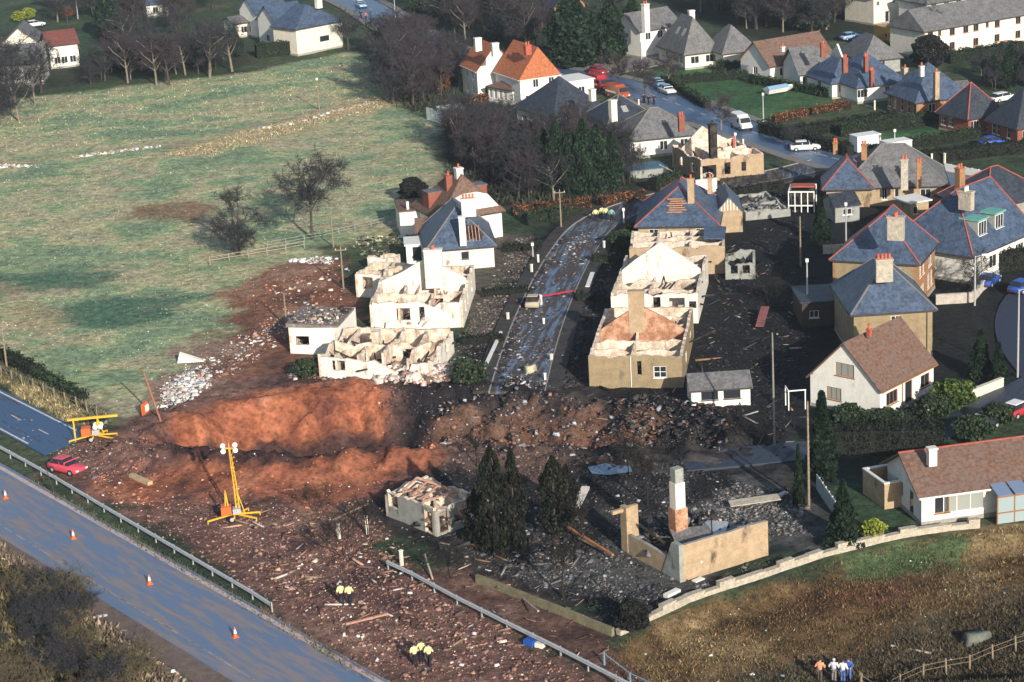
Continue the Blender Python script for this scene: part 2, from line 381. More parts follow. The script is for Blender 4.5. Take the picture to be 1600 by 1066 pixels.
area([(1290, 875), (1400, 850), (1480, 838), (1500, 860), (1400, 885), (1300, 890)], (.05, .10, .045), 1, 3, .85)
area([(1350, 890), (1460, 880), (1400, 930), (1200, 960), (1250, 910)], (.09, .035, .025), 2, 5, .75)
area([(1330, 990), (1600, 900), (1900, 900), (1900, 1200), (1100, 1200), (1100, 1060)], (.035, .035, .03), 2, 6, .75)
SCRUB = ramp(n_mid * .5 + n_fin * .5, [(.3, (.045, .045, .03)), (.5, (.12, .10, .055)), (.7, (.24, .19, .11))])
area([(-300, 700), (0, 828), (100, 905), (320, 1075), (320, 1300), (-500, 1300)], SCRUB, .8, 2)
area([(-200, 740), (0, 828), (110, 908), (320, 1075), (260, 1075), (60, 900), (-200, 790)], (.24, .18, .14), .8, 3, .7)
LAWN = ramp(n_mid, [(.3, (.035, .10, .04)), (.7, (.07, .15, .06))])
area([(1018, 112), (1100, 106), (1185, 114), (1110, 120), (1035, 128)], LAWN, .6, 1)
area([(1062, 132), (1175, 120), (1310, 150), (1250, 178), (1190, 190), (1110, 165)], LAWN, .6, 2, .8)
area([(1370, 210), (1460, 195), (1500, 212), (1440, 232), (1380, 225)], LAWN, .6, 1, .85)
area([(670, 145), (740, 140), (760, 165), (690, 172)], LAWN, .6, 1, .8)
area([(1290, 745), (1400, 735), (1420, 830), (1330, 835)], (.03, .065, .035), 1, 2, .8)
area([(810, 320), (880, 318), (870, 345), (800, 350)], LAWN, 1, 2, .6)
area([(1060, 270), (1240, 262), (1440, 300), (1700, 330), (1700, 620), (1480, 640), (1260, 690), (1060, 640)], (.013, .014, .017), 2, 3, .93)
area([(1250, 660), (1500, 655), (1440, 740), (1260, 760)], (.02, .026, .022), 2, 3, .9)
area([(245, 700), (400, 706), (560, 694), (625, 690), (640, 712), (420, 730), (260, 722)], (.05, .028, .026), 1, 1.5, .9)  # shadow of the near rim, painted into the crater floor colour
area([tuple(G(x_, y_)[:2]) for x_, y_ in [(250, 702), (330, 694), (420, 694), (500, 686), (560, 676), (610, 680), (640, 700), (600, 712), (420, 726), (300, 720)]], (.045, .026, .026), .6, 1.0, .93, world=True)  # same rim shadow painted onto the visible floor and lower far wall
area([(590, 862), (640, 880), (745, 900), (960, 985), (1010, 1050), (1030, 1090), (980, 1085), (800, 985), (640, 905)], MUD * .75, .8, 1.5, .95)
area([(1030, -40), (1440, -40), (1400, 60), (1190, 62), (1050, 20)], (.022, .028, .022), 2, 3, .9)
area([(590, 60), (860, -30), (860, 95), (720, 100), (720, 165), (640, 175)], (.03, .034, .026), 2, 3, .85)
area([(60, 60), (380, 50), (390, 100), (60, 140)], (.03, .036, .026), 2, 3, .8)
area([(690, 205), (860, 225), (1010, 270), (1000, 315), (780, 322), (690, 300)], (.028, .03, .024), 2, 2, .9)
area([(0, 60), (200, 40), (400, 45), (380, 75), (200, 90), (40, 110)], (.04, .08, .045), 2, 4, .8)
area([(900, 100), (1015, 95), (1020, 112), (940, 112), (880, 108)], (.30, .27, .24), .8, 1, .8)
def groundcol(x, y):
    i = np.clip(np.searchsorted(ys, y), 0, len(ys) - 1); j = np.clip(np.searchsorted(xs, x), 0, len(xs) - 1); return C[i, j]
me = bpy.data.meshes.new('ground')
ny, nx = X.shape
me.vertices.add(nx * ny); me.vertices.foreach_set('co', np.stack([X, Y, Z], -1).reshape(-1).astype(np.float32))
ii = (np.arange(ny - 1)[:, None] * nx + np.arange(nx - 1)[None]).reshape(-1)
F = np.stack([ii, ii + 1, ii + nx + 1, ii + nx], 1).reshape(-1).astype(np.int32)
me.loops.add(len(F)); me.loops.foreach_set('vertex_index', F)
me.polygons.add(len(F) // 4); me.polygons.foreach_set('loop_start', np.arange(0, len(F), 4, dtype=np.int32))
me.update(calc_edges=True)
at = me.color_attributes.new('Col', 'FLOAT_COLOR', 'POINT')
cc = np.ones((ny * nx, 4), np.float32); cc[:, :3] = np.clip(C, .003, .9).reshape(-1, 3); at.data.foreach_set('color', cc.reshape(-1))
me.polygons.foreach_set('use_smooth', [True] * len(me.polygons))
gm, t, b = _new('ground_cover'); N = t.nodes.new; K = t.links.new
tc = N('ShaderNodeTexCoord'); att = N('ShaderNodeAttribute'); att.attribute_name = 'Col'
n1 = N('ShaderNodeTexNoise'); n1.inputs['Scale'].default_value = .9; n1.inputs['Detail'].default_value = 8; n1.inputs['Roughness'].default_value = .75
n2 = N('ShaderNodeTexVoronoi'); n2.inputs['Scale'].default_value = 2.1
for n in (n1, n2): K(tc.outputs['Object'], n.inputs['Vector'])
mr = N('ShaderNodeMapRange'); mr.inputs[1].default_value = .3; mr.inputs[2].default_value = .7; mr.inputs[3].default_value = .35; mr.inputs[4].default_value = 1.6
K(n1.outputs[0], mr.inputs[0])
m2 = N('ShaderNodeMapRange'); m2.inputs[1].default_value = 0; m2.inputs[2].default_value = .6; m2.inputs[3].default_value = .7; m2.inputs[4].default_value = 1.2
K(n2.outputs['Distance'], m2.inputs[0])
mu = N('ShaderNodeMath'); mu.operation = 'MULTIPLY'; K(mr.outputs[0], mu.inputs[0]); K(m2.outputs[0], mu.inputs[1])
mx = N('ShaderNodeMix'); mx.data_type = 'RGBA'; mx.blend_type = 'MULTIPLY'; mx.inputs[0].default_value = 1
K(att.outputs['Color'], mx.inputs[6]); K(mu.outputs[0], mx.inputs[7]); K(mx.outputs[2], b.inputs['Base Color'])
b.inputs['Roughness'].default_value = .95; b.inputs['Specular IOR Level'].default_value = .15
bp = N('ShaderNodeBump'); bp.inputs['Strength'].default_value = .8; bp.inputs['Distance'].default_value = .25
n4 = N('ShaderNodeTexNoise'); n4.inputs['Scale'].default_value = 1.7; n4.inputs['Detail'].default_value = 8; n4.inputs['Roughness'].default_value = .7
K(tc.outputs['Object'], n4.inputs['Vector']); K(n4.outputs[0], bp.inputs['Height']); K(bp.outputs[0], b.inputs['Normal'])
me.materials.append(gm)
go = bpy.data.objects.new('ground', me); COL.objects.link(go); tag(go, kind='structure')

# ------------------------------------------------------------------ roads
def asphalt(name, c, dirt, thr, rough=.45, sc=.25, streak=1.):
    m, t, b = _new(name); N = t.nodes.new; K = t.links.new
    tc = N('ShaderNodeTexCoord'); mp = N('ShaderNodeMapping'); mp.vector_type = 'TEXTURE'; mp.inputs['Rotation'].default_value = (0, 0, streak); mp.inputs['Scale'].default_value = (9, 1, 1)
    K(tc.outputs['Object'], mp.inputs[0])
    n1 = N('ShaderNodeTexNoise'); n1.inputs['Scale'].default_value = sc * 4; n1.inputs['Detail'].default_value = 7; n1.inputs['Roughness'].default_value = .65; K(mp.outputs[0], n1.inputs['Vector'])
    n2 = N('ShaderNodeTexNoise'); n2.inputs['Scale'].default_value = 2.2; n2.inputs['Detail'].default_value = 8; n2.inputs['Roughness'].default_value = .75; mq = N('ShaderNodeMapping'); mq.vector_type = 'TEXTURE'; mq.inputs['Rotation'].default_value = (0, 0, streak); mq.inputs['Scale'].default_value = (7, 1, 1); K(tc.outputs['Object'], mq.inputs[0]); K(mq.outputs[0], n2.inputs['Vector'])
    ad = N('ShaderNodeMath'); ad.operation = 'ADD'; K(n1.outputs[0], ad.inputs[0]); K(n2.outputs[0], ad.inputs[1])
    mr = N('ShaderNodeMapRange'); K(ad.outputs[0], mr.inputs[0]); mr.inputs[1].default_value = thr; mr.inputs[2].default_value = thr + .13
    mx = N('ShaderNodeMix'); mx.data_type = 'RGBA'; mx.inputs[6].default_value = (*c, 1); mx.inputs[7].default_value = (*dirt, 1); K(mr.outputs[0], mx.inputs[0])
    K(mx.outputs[2], b.inputs['Base Color'])
    r = N('ShaderNodeMapRange'); K(mr.outputs[0], r.inputs[0]); r.inputs[3].default_value = rough; r.inputs[4].default_value = .85; K(r.outputs[0], b.inputs['Roughness'])
    b.inputs['Specular IOR Level'].default_value = .5
    bp = N('ShaderNodeBump'); bp.inputs['Strength'].default_value = .25; bp.inputs['Distance'].default_value = .04; K(n2.outputs[0], bp.inputs['Height']); K(bp.outputs[0], b.inputs['Normal'])
    return m
AS_MAIN = asphalt('road_asphalt', (.12, .175, .285), (.23, .205, .215), .95, .42, streak=-.922)
AS_UP = asphalt('muddy_asphalt', (.035, .08, .17), (.09, .065, .06), 1.08, .4, streak=-.922)
AS_STREET = asphalt('littered_asphalt', (.12, .17, .26), (.055, .045, .045), .88, .4, streak=1.35)
AS_VILLAGE = asphalt('village_asphalt', (.075, .125, .22), (.10, .09, .09), 1.1, .38, streak=-.6)
PAVED = mat('dirty_pavement', (.055, .048, .046), var=.5, scale=.8, stain=((.03, .025, .025), .5, .5))
PAVE = mat('pavement_slabs', (.22, .20, .19), var=.3, scale=1.5)
LINE = mat('road_paint', (.66, .64, .60), var=.3, scale=2, rough=.6, bump=0)
LINEP = mat('dusty_road_edge_paint', (.52, .42, .40), var=.25, scale=1.5, rough=.7, bump=0)
def strip(name, A, B, m, z, kind='structure', sub=6):
    """sheet between two edge polylines of world points"""
    mb = MB(); n = len(A) - 1; pa = []; pb = []
    for i in range(n):
        for k in range(sub):
            t = k / sub; pa.append(A[i].lerp(A[i + 1], t)); pb.append(B[i].lerp(B[i + 1], t))
    pa.append(A[-1]); pb.append(B[-1])
    for i in range(len(pa) - 1):
        mb.hexa([(pb[i].x, pb[i].y, z - .3), (pb[i + 1].x, pb[i + 1].y, z - .3), (pa[i + 1].x, pa[i + 1].y, z - .3), (pa[i].x, pa[i].y, z - .3),
                 (pb[i].x, pb[i].y, z), (pb[i + 1].x, pb[i + 1].y, z), (pa[i + 1].x, pa[i + 1].y, z), (pa[i].x, pa[i].y, z)])
    o = mb.obj(name, m); tag(o, kind=kind); return o
def ribbon(pts, w, off=0.):
    """edges of a band of width w whose middle lies off to the left of a polyline"""
    A = []; B = []
    for i, p in enumerate(pts):
        d = (pts[min(i + 1, len(pts) - 1)] - pts[max(i - 1, 0)]); d.z = 0; d.normalize(); n = Vector((-d.y, d.x, 0))
        A.append(p + n * (off + w / 2)); B.append(p + n * (off - w / 2))
    return A, B
def smooth(px, k=2):
    p = PP(px)
    for _ in range(k):
        q = [p[0]]
        for a_, b_ in zip(p[:-1], p[1:]): q += [a_.lerp(b_, .25), a_.lerp(b_, .75)]
        p = q + [p[-1]]
    return p
# dual carriageway at lower left; both edges are straight in the place
lu0, lu1 = P(125, 800), P(400, 955); ld0, ld1 = P(0, 824), P(287, 1000)
d_ = ((lu1 - lu0).normalized() + (ld1 - ld0).normalized()).normalized(); nrm = Vector((-d_.y, d_.x, 0))
CW = abs((ld1 - lu1).dot(nrm)); print('carriageway', CW, d_)
def run(p, a, b): return [p + d_ * a, p + d_ * ((a + b) / 2), p + d_ * b]
sgn = 1 if (lu1 - ld1).dot(nrm) > 0 else -1
base = lu1
def edge(off, a=-160, b=70): return run(base - nrm * sgn * off, a, b)
strip('road', edge(-.45), edge(CW + 1.0), AS_MAIN, .03)
strip('road_edge_line', edge(-.1), edge(.35), LINEP, .042)
strip('road_edge_line', edge(CW - .3), edge(CW - .18), mat('worn_edge_paint', (.3, .27, .27), var=.6, scale=.7), .042)
mb = MB()
for k in range(0):
    c = base - nrm * sgn * (CW * .5) + d_ * (-100 + k * 9)
    q = [c + d_ * s1 * 1.0 + nrm * s2 * .06 for s1, s2 in ((-1, -1), (1, -1), (1, 1), (-1, 1))]
    mb.poly([(v.x, v.y, .043) for v in q])
strip('road_verge', edge(CW + 1.0), edge(CW + 3.1), mat('muddy_hard_shoulder', (.17, .125, .11), var=.4, scale=1), .015)
# far carriageway
uu0, uu1 = P(0, 601), P(117, 667)
offu = (uu1 - base).dot(nrm) * sgn; offl = (P(60, 706) - base).dot(nrm) * sgn
eu = P(100, 690); elen = (eu - base).dot(d_)
print('far carriageway', offu, offl)
strip('road', [base + nrm * sgn * offu + d_ * a_ for a_ in (-190, -80, elen)], [base + nrm * sgn * offl + d_ * a_ for a_ in (-190, -80, elen + 2)], AS_UP, .03)
for o_ in (offu - .35, offl + .4):
    strip('road_edge_line', [base + nrm * sgn * o_ + d_ * a_ for a_ in (-190, -80, elen - 2)], [base + nrm * sgn * (o_ - .2) + d_ * a_ for a_ in (-190, -80, elen - 2)], LINE, .042)
mb = MB()
for k in range(12):
    c = base + nrm * sgn * (offu + offl) / 2 + d_ * (elen - 4 - k * 6)
    q = [c + d_ * s1 * 1.1 + nrm * s2 * .06 for s1, s2 in ((-1, -1), (1, -1), (1, 1), (-1, 1))]
    mb.poly([(v.x, v.y, .043) for v in q])
tag(mb.obj('road_centre_dashes', LINE), kind='structure')
# the burnt street
st = smooth([(808, 612), (822, 560), (842, 500), (868, 440), (893, 395), (925, 352), (975, 328), (1050, 306), (1130, 288), (1225, 272), (1290, 255)])
A, B = ribbon(st, 5.6); strip('street', A, B, AS_STREET, .03, sub=1)
for s1 in (1, -1):
    A, B = ribbon(st[:34] if s1 > 0 else st, 1.6, s1 * 3.68); strip('pavement', A, B, PAVED, .13, sub=1)
mb_ = mat('kerb_stone', (.30, .28, .26), var=.2)
for s1 in (1, -1):
    A, B = ribbon(st, .14, s1 * 2.81); strip('kerb', A, B, mb_, .135, sub=1)
# village road
vr = smooth([(470, -30), (560, 2), (600, 28), (660, 66), (730, 96), (800, 106), (900, 118), (1000, 140), (1080, 172), (1160, 202), (1240, 228), (1300, 248), (1420, 276), (1600, 300), (1800, 330)])
A, B = ribbon(vr, 7.6); strip('village_road', A, B, AS_VILLAGE, .035, sub=1)
for s1 in (1, -1):
    A, B = ribbon(vr, 1.7, s1 * 4.75); strip('pavement', A, B, PAVE, .14, sub=1)
mb = MB()
for k in range(4, len(vr) - 1):
    a_, b_ = vr[k], vr[k + 1]; L = (b_ - a_).length; n_ = max(1, int(L / 5)); dd = (b_ - a_).normalized(); nn = Vector((-dd.y, dd.x, 0))
    for j in range(n_):
        c = a_.lerp(b_, (j + .5) / n_)
        mb.poly([tuple(c + dd * s1 * 1.0 + nn * s2 * .07 + Vector((0, 0, .048))) for s1, s2 in ((-1, -1), (1, -1), (1, 1), (-1, 1))])
tag(mb.obj('road_centre_dashes', LINE), kind='structure')
A, B = ribbon(smooth([(905, 118), (960, 106), (1010, 96), (1040, 88)]), 9); strip('side_road', A, B, PAVE, .028, sub=1)
A, B = ribbon(smooth([(1065, 722), (1150, 714), (1250, 704), (1330, 700), (1420, 690), (1500, 655), (1600, 612), (1700, 560)]), 4.6); strip('lane', A, B, asphalt('dark_lane_asphalt', (.03, .04, .065), (.03, .03, .035), 1.05, .55), .03, sub=1)
A, B = ribbon(smooth([(1700, 700), (1640, 600), (1590, 540), (1584, 490), (1612, 450), (1700, 415)]), 4.2); strip('lane', A, B, asphalt('shaded_blue_asphalt', (.022, .032, .065), (.02, .02, .03), 1.1, .85), .032, sub=1)  # shade on this lane is put into its dark base colour
# water lying on the mud
PUD = mat('x', (.1, .1, .1)) if False else None
for px in ([(918, 730), (945, 724), (985, 729), (988, 737), (950, 742), (925, 740)],):
    mb = MB(); mb.poly([tuple(p) for p in PP(px, .05)][::-1]); mb.f = [tuple(reversed(mb.f[0]))] if False else mb.f
    o = mb.obj('puddle', glass('muddy_water', (.10, .16, .24), .15)); tag(o, kind='structure')
# ------------------------------------------------------------------ buildings
def side_frame(w, d, s):
    """matrix whose x runs along a wall seen from outside, y goes inward"""
    o, dr, inn = {'F': ((0, 0), (1, 0), (0, 1)), 'R': ((w, 0), (0, 1), (-1, 0)), 'B': ((w, d), (-1, 0), (0, -1)), 'L': ((0, d), (0, -1), (1, 0))}[s]
    return Matrix(((dr[0], inn[0], 0, o[0]), (dr[1], inn[1], 0, o[1]), (0, 0, 1, 0), (0, 0, 0, 1)))
def wall(mb, T, x0, x1, t, hf, ops=(), step=None, ms=(0, 0, 0, 0, 0, 0), z0=-.5):
    cut = {x0, x1}
    for (a, b, _, _) in ops: cut |= {max(x0, a), min(x1, b)}
    if step:
        n = max(1, int((x1 - x0) / step))
        for i in range(1, n): cut.add(x0 + (x1 - x0) * i / n)
    for k in getattr(hf, 'brk', ()):
        if x0 < k < x1: cut.add(k)
    cut = sorted(cut)
    def hx(a, b, za, zb, ta, tb):
        if tb - zb < .03 and ta - za < .03: return
        ta = max(ta, za + .02); tb = max(tb, zb + .02)
        p = [(a, 0, za), (b, 0, zb), (b, t, zb), (a, t, za), (a, 0, ta), (b, 0, tb), (b, t, tb), (a, t, ta)]
        mb.hexa([T @ Vector(q) for q in p], ms)
    for a, b in zip(cut[:-1], cut[1:]):
        if b - a < 1e-4: continue
        mid = (a + b) / 2; ha, hb = hf(a + 1e-5), hf(b - 1e-5); zlo = z0; ob = sorted([o for o in ops if o[0] < mid < o[1]], key=lambda o: o[2])
        for o in ob:
            hx(a, b, zlo, zlo, min(o[2], ha), min(o[2], hb)); zlo = o[3]
        if max(ha, hb) > zlo: hx(a, b, zlo, zlo, max(ha, zlo), max(hb, zlo))
class Win:
    pass
def window(T, u, z, ww, hh, parent, nx=2, ny=1, fm=None, gl=None, door=False, deep=.09):
    fm = fm or TRIM; gl = gl or GLASS; f = .07
    e = MB(); y0, y1 = deep - .03, deep + .05
    def bx(m_, x0, x1, ya, yb, za, zb):
        m_.hexa([T @ Vector(q) for q in ((x0, ya, za), (x1, ya, za), (x1, yb, za), (x0, yb, za), (x0, ya, zb), (x1, ya, zb), (x1, yb, zb), (x0, yb, zb))])
    a, b = u - ww / 2, u + ww / 2
    bx(e, a, a + f, y0, y1, z, z + hh); bx(e, b - f, b, y0, y1, z, z + hh)
    bx(e, a + f, b - f, y0, y1, z + hh - f, z + hh); bx(e, a + f, b - f, y0, y1, z, z + f)
    for i in range(1, nx): x = a + ww * i / nx; bx(e, x - .03, x + .03, y0 + .005, y1 - .005, z + f, z + hh - f)
    for i in range(1, ny): zz = z + hh * i / ny; bx(e, a + f, b - f, y0 + .01, y1 - .01, zz - .03, zz + .03)
    o = e.obj('door' if door else 'window', fm, parent)
    g = MB(); bx(g, a + f * .5, b - f * .5, deep + .0, deep + .02, z + f * .5, z + hh - f * .5); g.obj('door_panel' if door else 'pane', gl, o)
    if not door:
        s = MB(); bx(s, a - .08, b + .08, -.06, deep - .032, z - .09, z - .004); s.obj('sill', fm, o)
    return o
def frame3(C, R, L, z, d=None, w=None, ori='mid'):
    c = P(*C, z); r = P(*R, z); l = P(*L, z)
    aR = math.atan2(r.y - c.y, r.x - c.x); aL = math.atan2(l.y - c.y, l.x - c.x) - math.pi / 2
    while aL - aR > math.pi: aL -= 2 * math.pi
    while aR - aL > math.pi: aL += 2 * math.pi
    lr, ll = (r - c).length, (l - c).length
    ang = {'R': aR, 'L': aL, 'mid': (aR * lr + aL * ll) / (lr + ll)}[ori]
    k = .45 if ori == 'mid' else 0
    W = w or abs((r - c).dot(Vector((math.cos(ang), math.sin(ang), 0)))) * (1 - k) + k * lr; D = d or abs((l - c).dot(Vector((-math.sin(ang), math.cos(ang), 0)))) * (1 - k) + k * ll
    return c, ang, W, D
class B_:
    """a building under construction: frame, size, root"""
    def __init__(s, C, R, L, wh, name, label, cat, d=None, w=None, ori='mid', z0=0., group=None):
        c, s.ang, s.w, s.d = frame3(C, R, L, wh + z0, d, w, ori); s.wh = wh
        s.org = Vector((c.x, c.y, z0)); s.root = empty(name, s.org, s.ang, label, cat, group)
        s.inv = (Matrix.Translation(s.org) @ Matrix.Rotation(s.ang, 4, 'Z')).inverted()
        s.z0 = z0
        if VERB: print(f'{label[:44]:44s} w={s.w:.1f} d={s.d:.1f} ang={math.degrees(s.ang):.0f} s={math.hypot(c.x, c.y):.0f}m')
    def loc(s, px, py, z):
        return s.inv @ P(px, py, z + s.z0)
    def walls(s, m, wins, hfs=None, t=.3, step=None, inner=None, fm=None, gl=None, panes=True):
        for sd_ in 'FRBL':
            T = side_frame(s.w, s.d, sd_); Ln = s.w if sd_ in 'FB' else s.d
            ws = [q for q in wins if q[0] == sd_]; ops = []
            for q in ws:
                u = q[1] if q[1] > 1.0001 else q[1] * Ln
                ops.append((u - q[3] / 2, u + q[3] / 2, q[2], q[2] + q[4]))
            mb = MB(); hf = (hfs or {}).get(sd_) or (lambda x: s.wh)
            x0, x1 = (0, Ln) if sd_ in 'FB' else (t, Ln - t)
            ms = (0, 1, 0, 1, 1, 1) if inner else (0,) * 6
            wall(mb, T, x0, x1, t, hf, ops, step, ms)
            if mb.v: mb.obj('wall', [m, inner] if inner else m, s.root)
            if panes:
                for q, o in zip(ws, ops):
                    kind = q[5] if len(q) > 5 else ''
                    window(T, (o[0] + o[1]) / 2, q[2], q[3], q[4], s.root, nx=1 if 'd' in kind or '1' in kind else (3 if '3' in kind else 2), ny=2 if '|' in kind else 1,
                           fm=(TRIMB if 'b' in kind else fm), gl=(CURTN if 'c' in kind else gl), door='d' in kind)
    def roof(s, m, rh, ax='x', ha=None, hb=None, oh=.45, ridge=None, x0=0, x1=None, y0=0, y1=None, z=None, gut=TRIMD, th=.16, name='roof', holes=None):
        x1 = s.w if x1 is None else x1; y1 = s.d if y1 is None else y1; z = s.wh if z is None else z
        half = ((y1 - y0) if ax == 'x' else (x1 - x0)) / 2
        ha = half if ha is None else ha; hb = half if hb is None else hb
        X0, X1, Y0, Y1 = x0 - oh, x1 + oh, y0 - oh, y1 + oh
        zo = z - rh * oh / max(half, .1) * .8
        c = [Vector((X0, Y0, zo)), Vector((X1, Y0, zo)), Vector((X1, Y1, zo)), Vector((X0, Y1, zo))]
        if ax == 'x':
            ym = (y0 + y1) / 2; ln = x1 - x0; ha = min(ha, ln / 2); hb = min(hb, ln / 2 - .01)
            A = Vector((x0 + ha if ha else X0, ym, z + rh)); Bp = Vector((x1 - hb if hb else X1, ym, z + rh))
            pl = [[c[0], c[1], Bp, A], [c[2], c[3], A, Bp]] + ([[c[3], c[0], A]] if ha else []) + ([[c[1], c[2], Bp]] if hb else [])
            hips = [(A, Bp)] + ([(c[3], A), (c[0], A)] if ha else []) + ([(c[1], Bp), (c[2], Bp)] if hb else [])
        else:
            xm = (x0 + x1) / 2; ln = y1 - y0; ha = min(ha, ln / 2); hb = min(hb, ln / 2 - .01)
            A = Vector((xm, y0 + ha if ha else Y0, z + rh)); Bp = Vector((xm, y1 - hb if hb else Y1, z + rh))
            pl = [[c[1], c[2], Bp, A], [c[3], c[0], A, Bp]] + ([[c[0], c[1], A]] if ha else []) + ([[c[2], c[3], Bp]] if hb else [])
            hips = [(A, Bp)] + ([(c[0], A), (c[1], A)] if ha else []) + ([(c[2], Bp), (c[3], Bp)] if hb else [])
        mb = MB(); off = Vector((0, 0, -th))
        for q in pl:
            mb.poly(q); mb.poly([p + off for p in reversed(q)])
            mb.poly([q[0] + off, q[1] + off, q[1], q[0]])
            if (ha == 0 and len(q) == 4) or (hb == 0 and len(q) == 4):
                mb.poly([q[1] + off, q[2] + off, q[2], q[1]]); mb.poly([q[3] + off, q[0] + off, q[0], q[3]])
        r = mb.obj(name, m, s.root)
        if ridge:
            mb = MB()
            for p, q in hips:
                if (p - q).length > .1: mb.bar(p + Vector((0, 0, .03)), q + Vector((0, 0, .03)), .15, .10)
            mb.obj('ridge_tiles', ridge, r)
        if gut:
            for i in range(4):
                mb = MB()
                if (ax == 'x' and ((i == 3 and not ha) or (i == 1 and not hb))) or (ax == 'y' and ((i == 0 and not ha) or (i == 2 and not hb))): continue
                p, q = c[i], c[(i + 1) % 4]; dd = (q - p).normalized() * .1; ou = Vector((dd.y, -dd.x, 0)).normalized() * .06
                mb.bar(p + off * .6 + dd + ou, q + off * .6 - dd + ou, .11, .13); mb.obj('gutter', gut, r)
        s.z_r = z + rh
        return r
    def gable(s, rh, ax='y'):
        def f(Ln):
            h = lambda x: s.wh + rh * (1 - abs(x - Ln / 2) / (Ln / 2)) - .08
            h.brk = (Ln / 2,); return h
        return {'F': f(s.w), 'B': f(s.w)} if ax == 'y' else {'L': f(s.d), 'R': f(s.d)}
    def chimney(s, px, py, z, wx=1.0, wy=.6, h=1.8, m=None, pots=2, xy=None, potm=None):
        """stack whose top shows at a pixel; z its height, h its length down into the roof"""
        p = s.loc(px, py, z) if xy is None else Vector((xy[0], xy[1], z))
        mb = MB(); mb.box(p.x - wx / 2, p.x + wx / 2, p.y - wy / 2, p.y + wy / 2, z - h, z - .16)
        mb.box(p.x - wx / 2 - .07, p.x + wx / 2 + .07, p.y - wy / 2 - .07, p.y + wy / 2 + .07, z - .16, z)
        o = mb.obj('chimney', m or W_WHITE, s.root)
        for i in range(pots):
            x = p.x + (i - (pots - 1) / 2) * wx / max(pots, 1) * .9
            MB().tube([(x, p.y, z), (x, p.y, z + .3), (x, p.y, z + .5)], [.15, .12, .15], 8).obj('chimney_pot', potm or POT, o)
        return o
    def base(s, m=CONC, h=.25):
        mb = MB(); mb.box(-.04, s.w + .04, -.04, s.d + .04, -.6, h); mb.obj('plinth', m, s.root)
    def downpipe(s, sd_, u, m=TRIMD):
        T = side_frame(s.w, s.d, sd_); Ln = s.w if sd_ in 'FB' else s.d
        a = T @ Vector((u * Ln, -.08, .0)); b = T @ Vector((u * Ln, -.08, s.wh - .1)); MB().tube([a, b], [.05, .05], 5).obj('downpipe', m, s.root)
VERB = False

ASHF = mat('ashy_floor', (.09, .07, .06), var=.5)
def ragged(h, amp, seed, brk=(), lo=.4, n=9, Ln=12, slots=0):
    """height line of a broken wall"""
    r = random.Random(seed); vs = [h - abs(r.gauss(0, amp)) * (1 if r.random() < .6 else .3) for _ in range(n + 1)]
    def f(x):
        t = max(0, min(.9999, x / Ln)) * n; i = int(t); return max(lo, vs[i] + (vs[i + 1] - vs[i]) * (t - i)) + ((math.sin(x * 2.9 + seed) * math.sin(x * 7.7)) * .12 if amp > 0.1 else 0)
    return f
def heap(name, parent, pts, n, size, cols, hfun, label=None, cat=None, material=None, flat=.6):
    pos = np.zeros((n, 3)); pos[:, :2] = inpoly(pts, n)
    pos[:, 2] = hfun(pos[:, 0], pos[:, 1]) + rng.random(n) * .1
    sz = rng.lognormal(math.log(size), .5, n)[:, None] * np.stack([rng.uniform(.6, 2.0, n), rng.uniform(.5, 1.2, n), rng.uniform(.15, flat, n)], 1)
    o = bulk(name, ROCKV, BOXF, pos, sz, rng.uniform(0, 6.3, n), pal(cols, n), material, parent, .35)
    return tag(o, label, cat, kind='stuff')
C_PALE = [(.62, .58, .53), (.4, .34, .28), (.12, .09, .08), (.05, .04, .04), (.35, .24, .18), (.5, .44, .4)]
C_CHAR = [(.02, .018, .017), (.04, .035, .035), (.08, .075, .08), (.14, .14, .15), (.04, .035, .04), (.02, .02, .02), (.02, .02, .025)]
C_MIX = [(.05, .04, .04), (.12, .08, .06), (.3, .2, .14), (.5, .46, .42), (.08, .06, .06), (.2, .12, .09)]
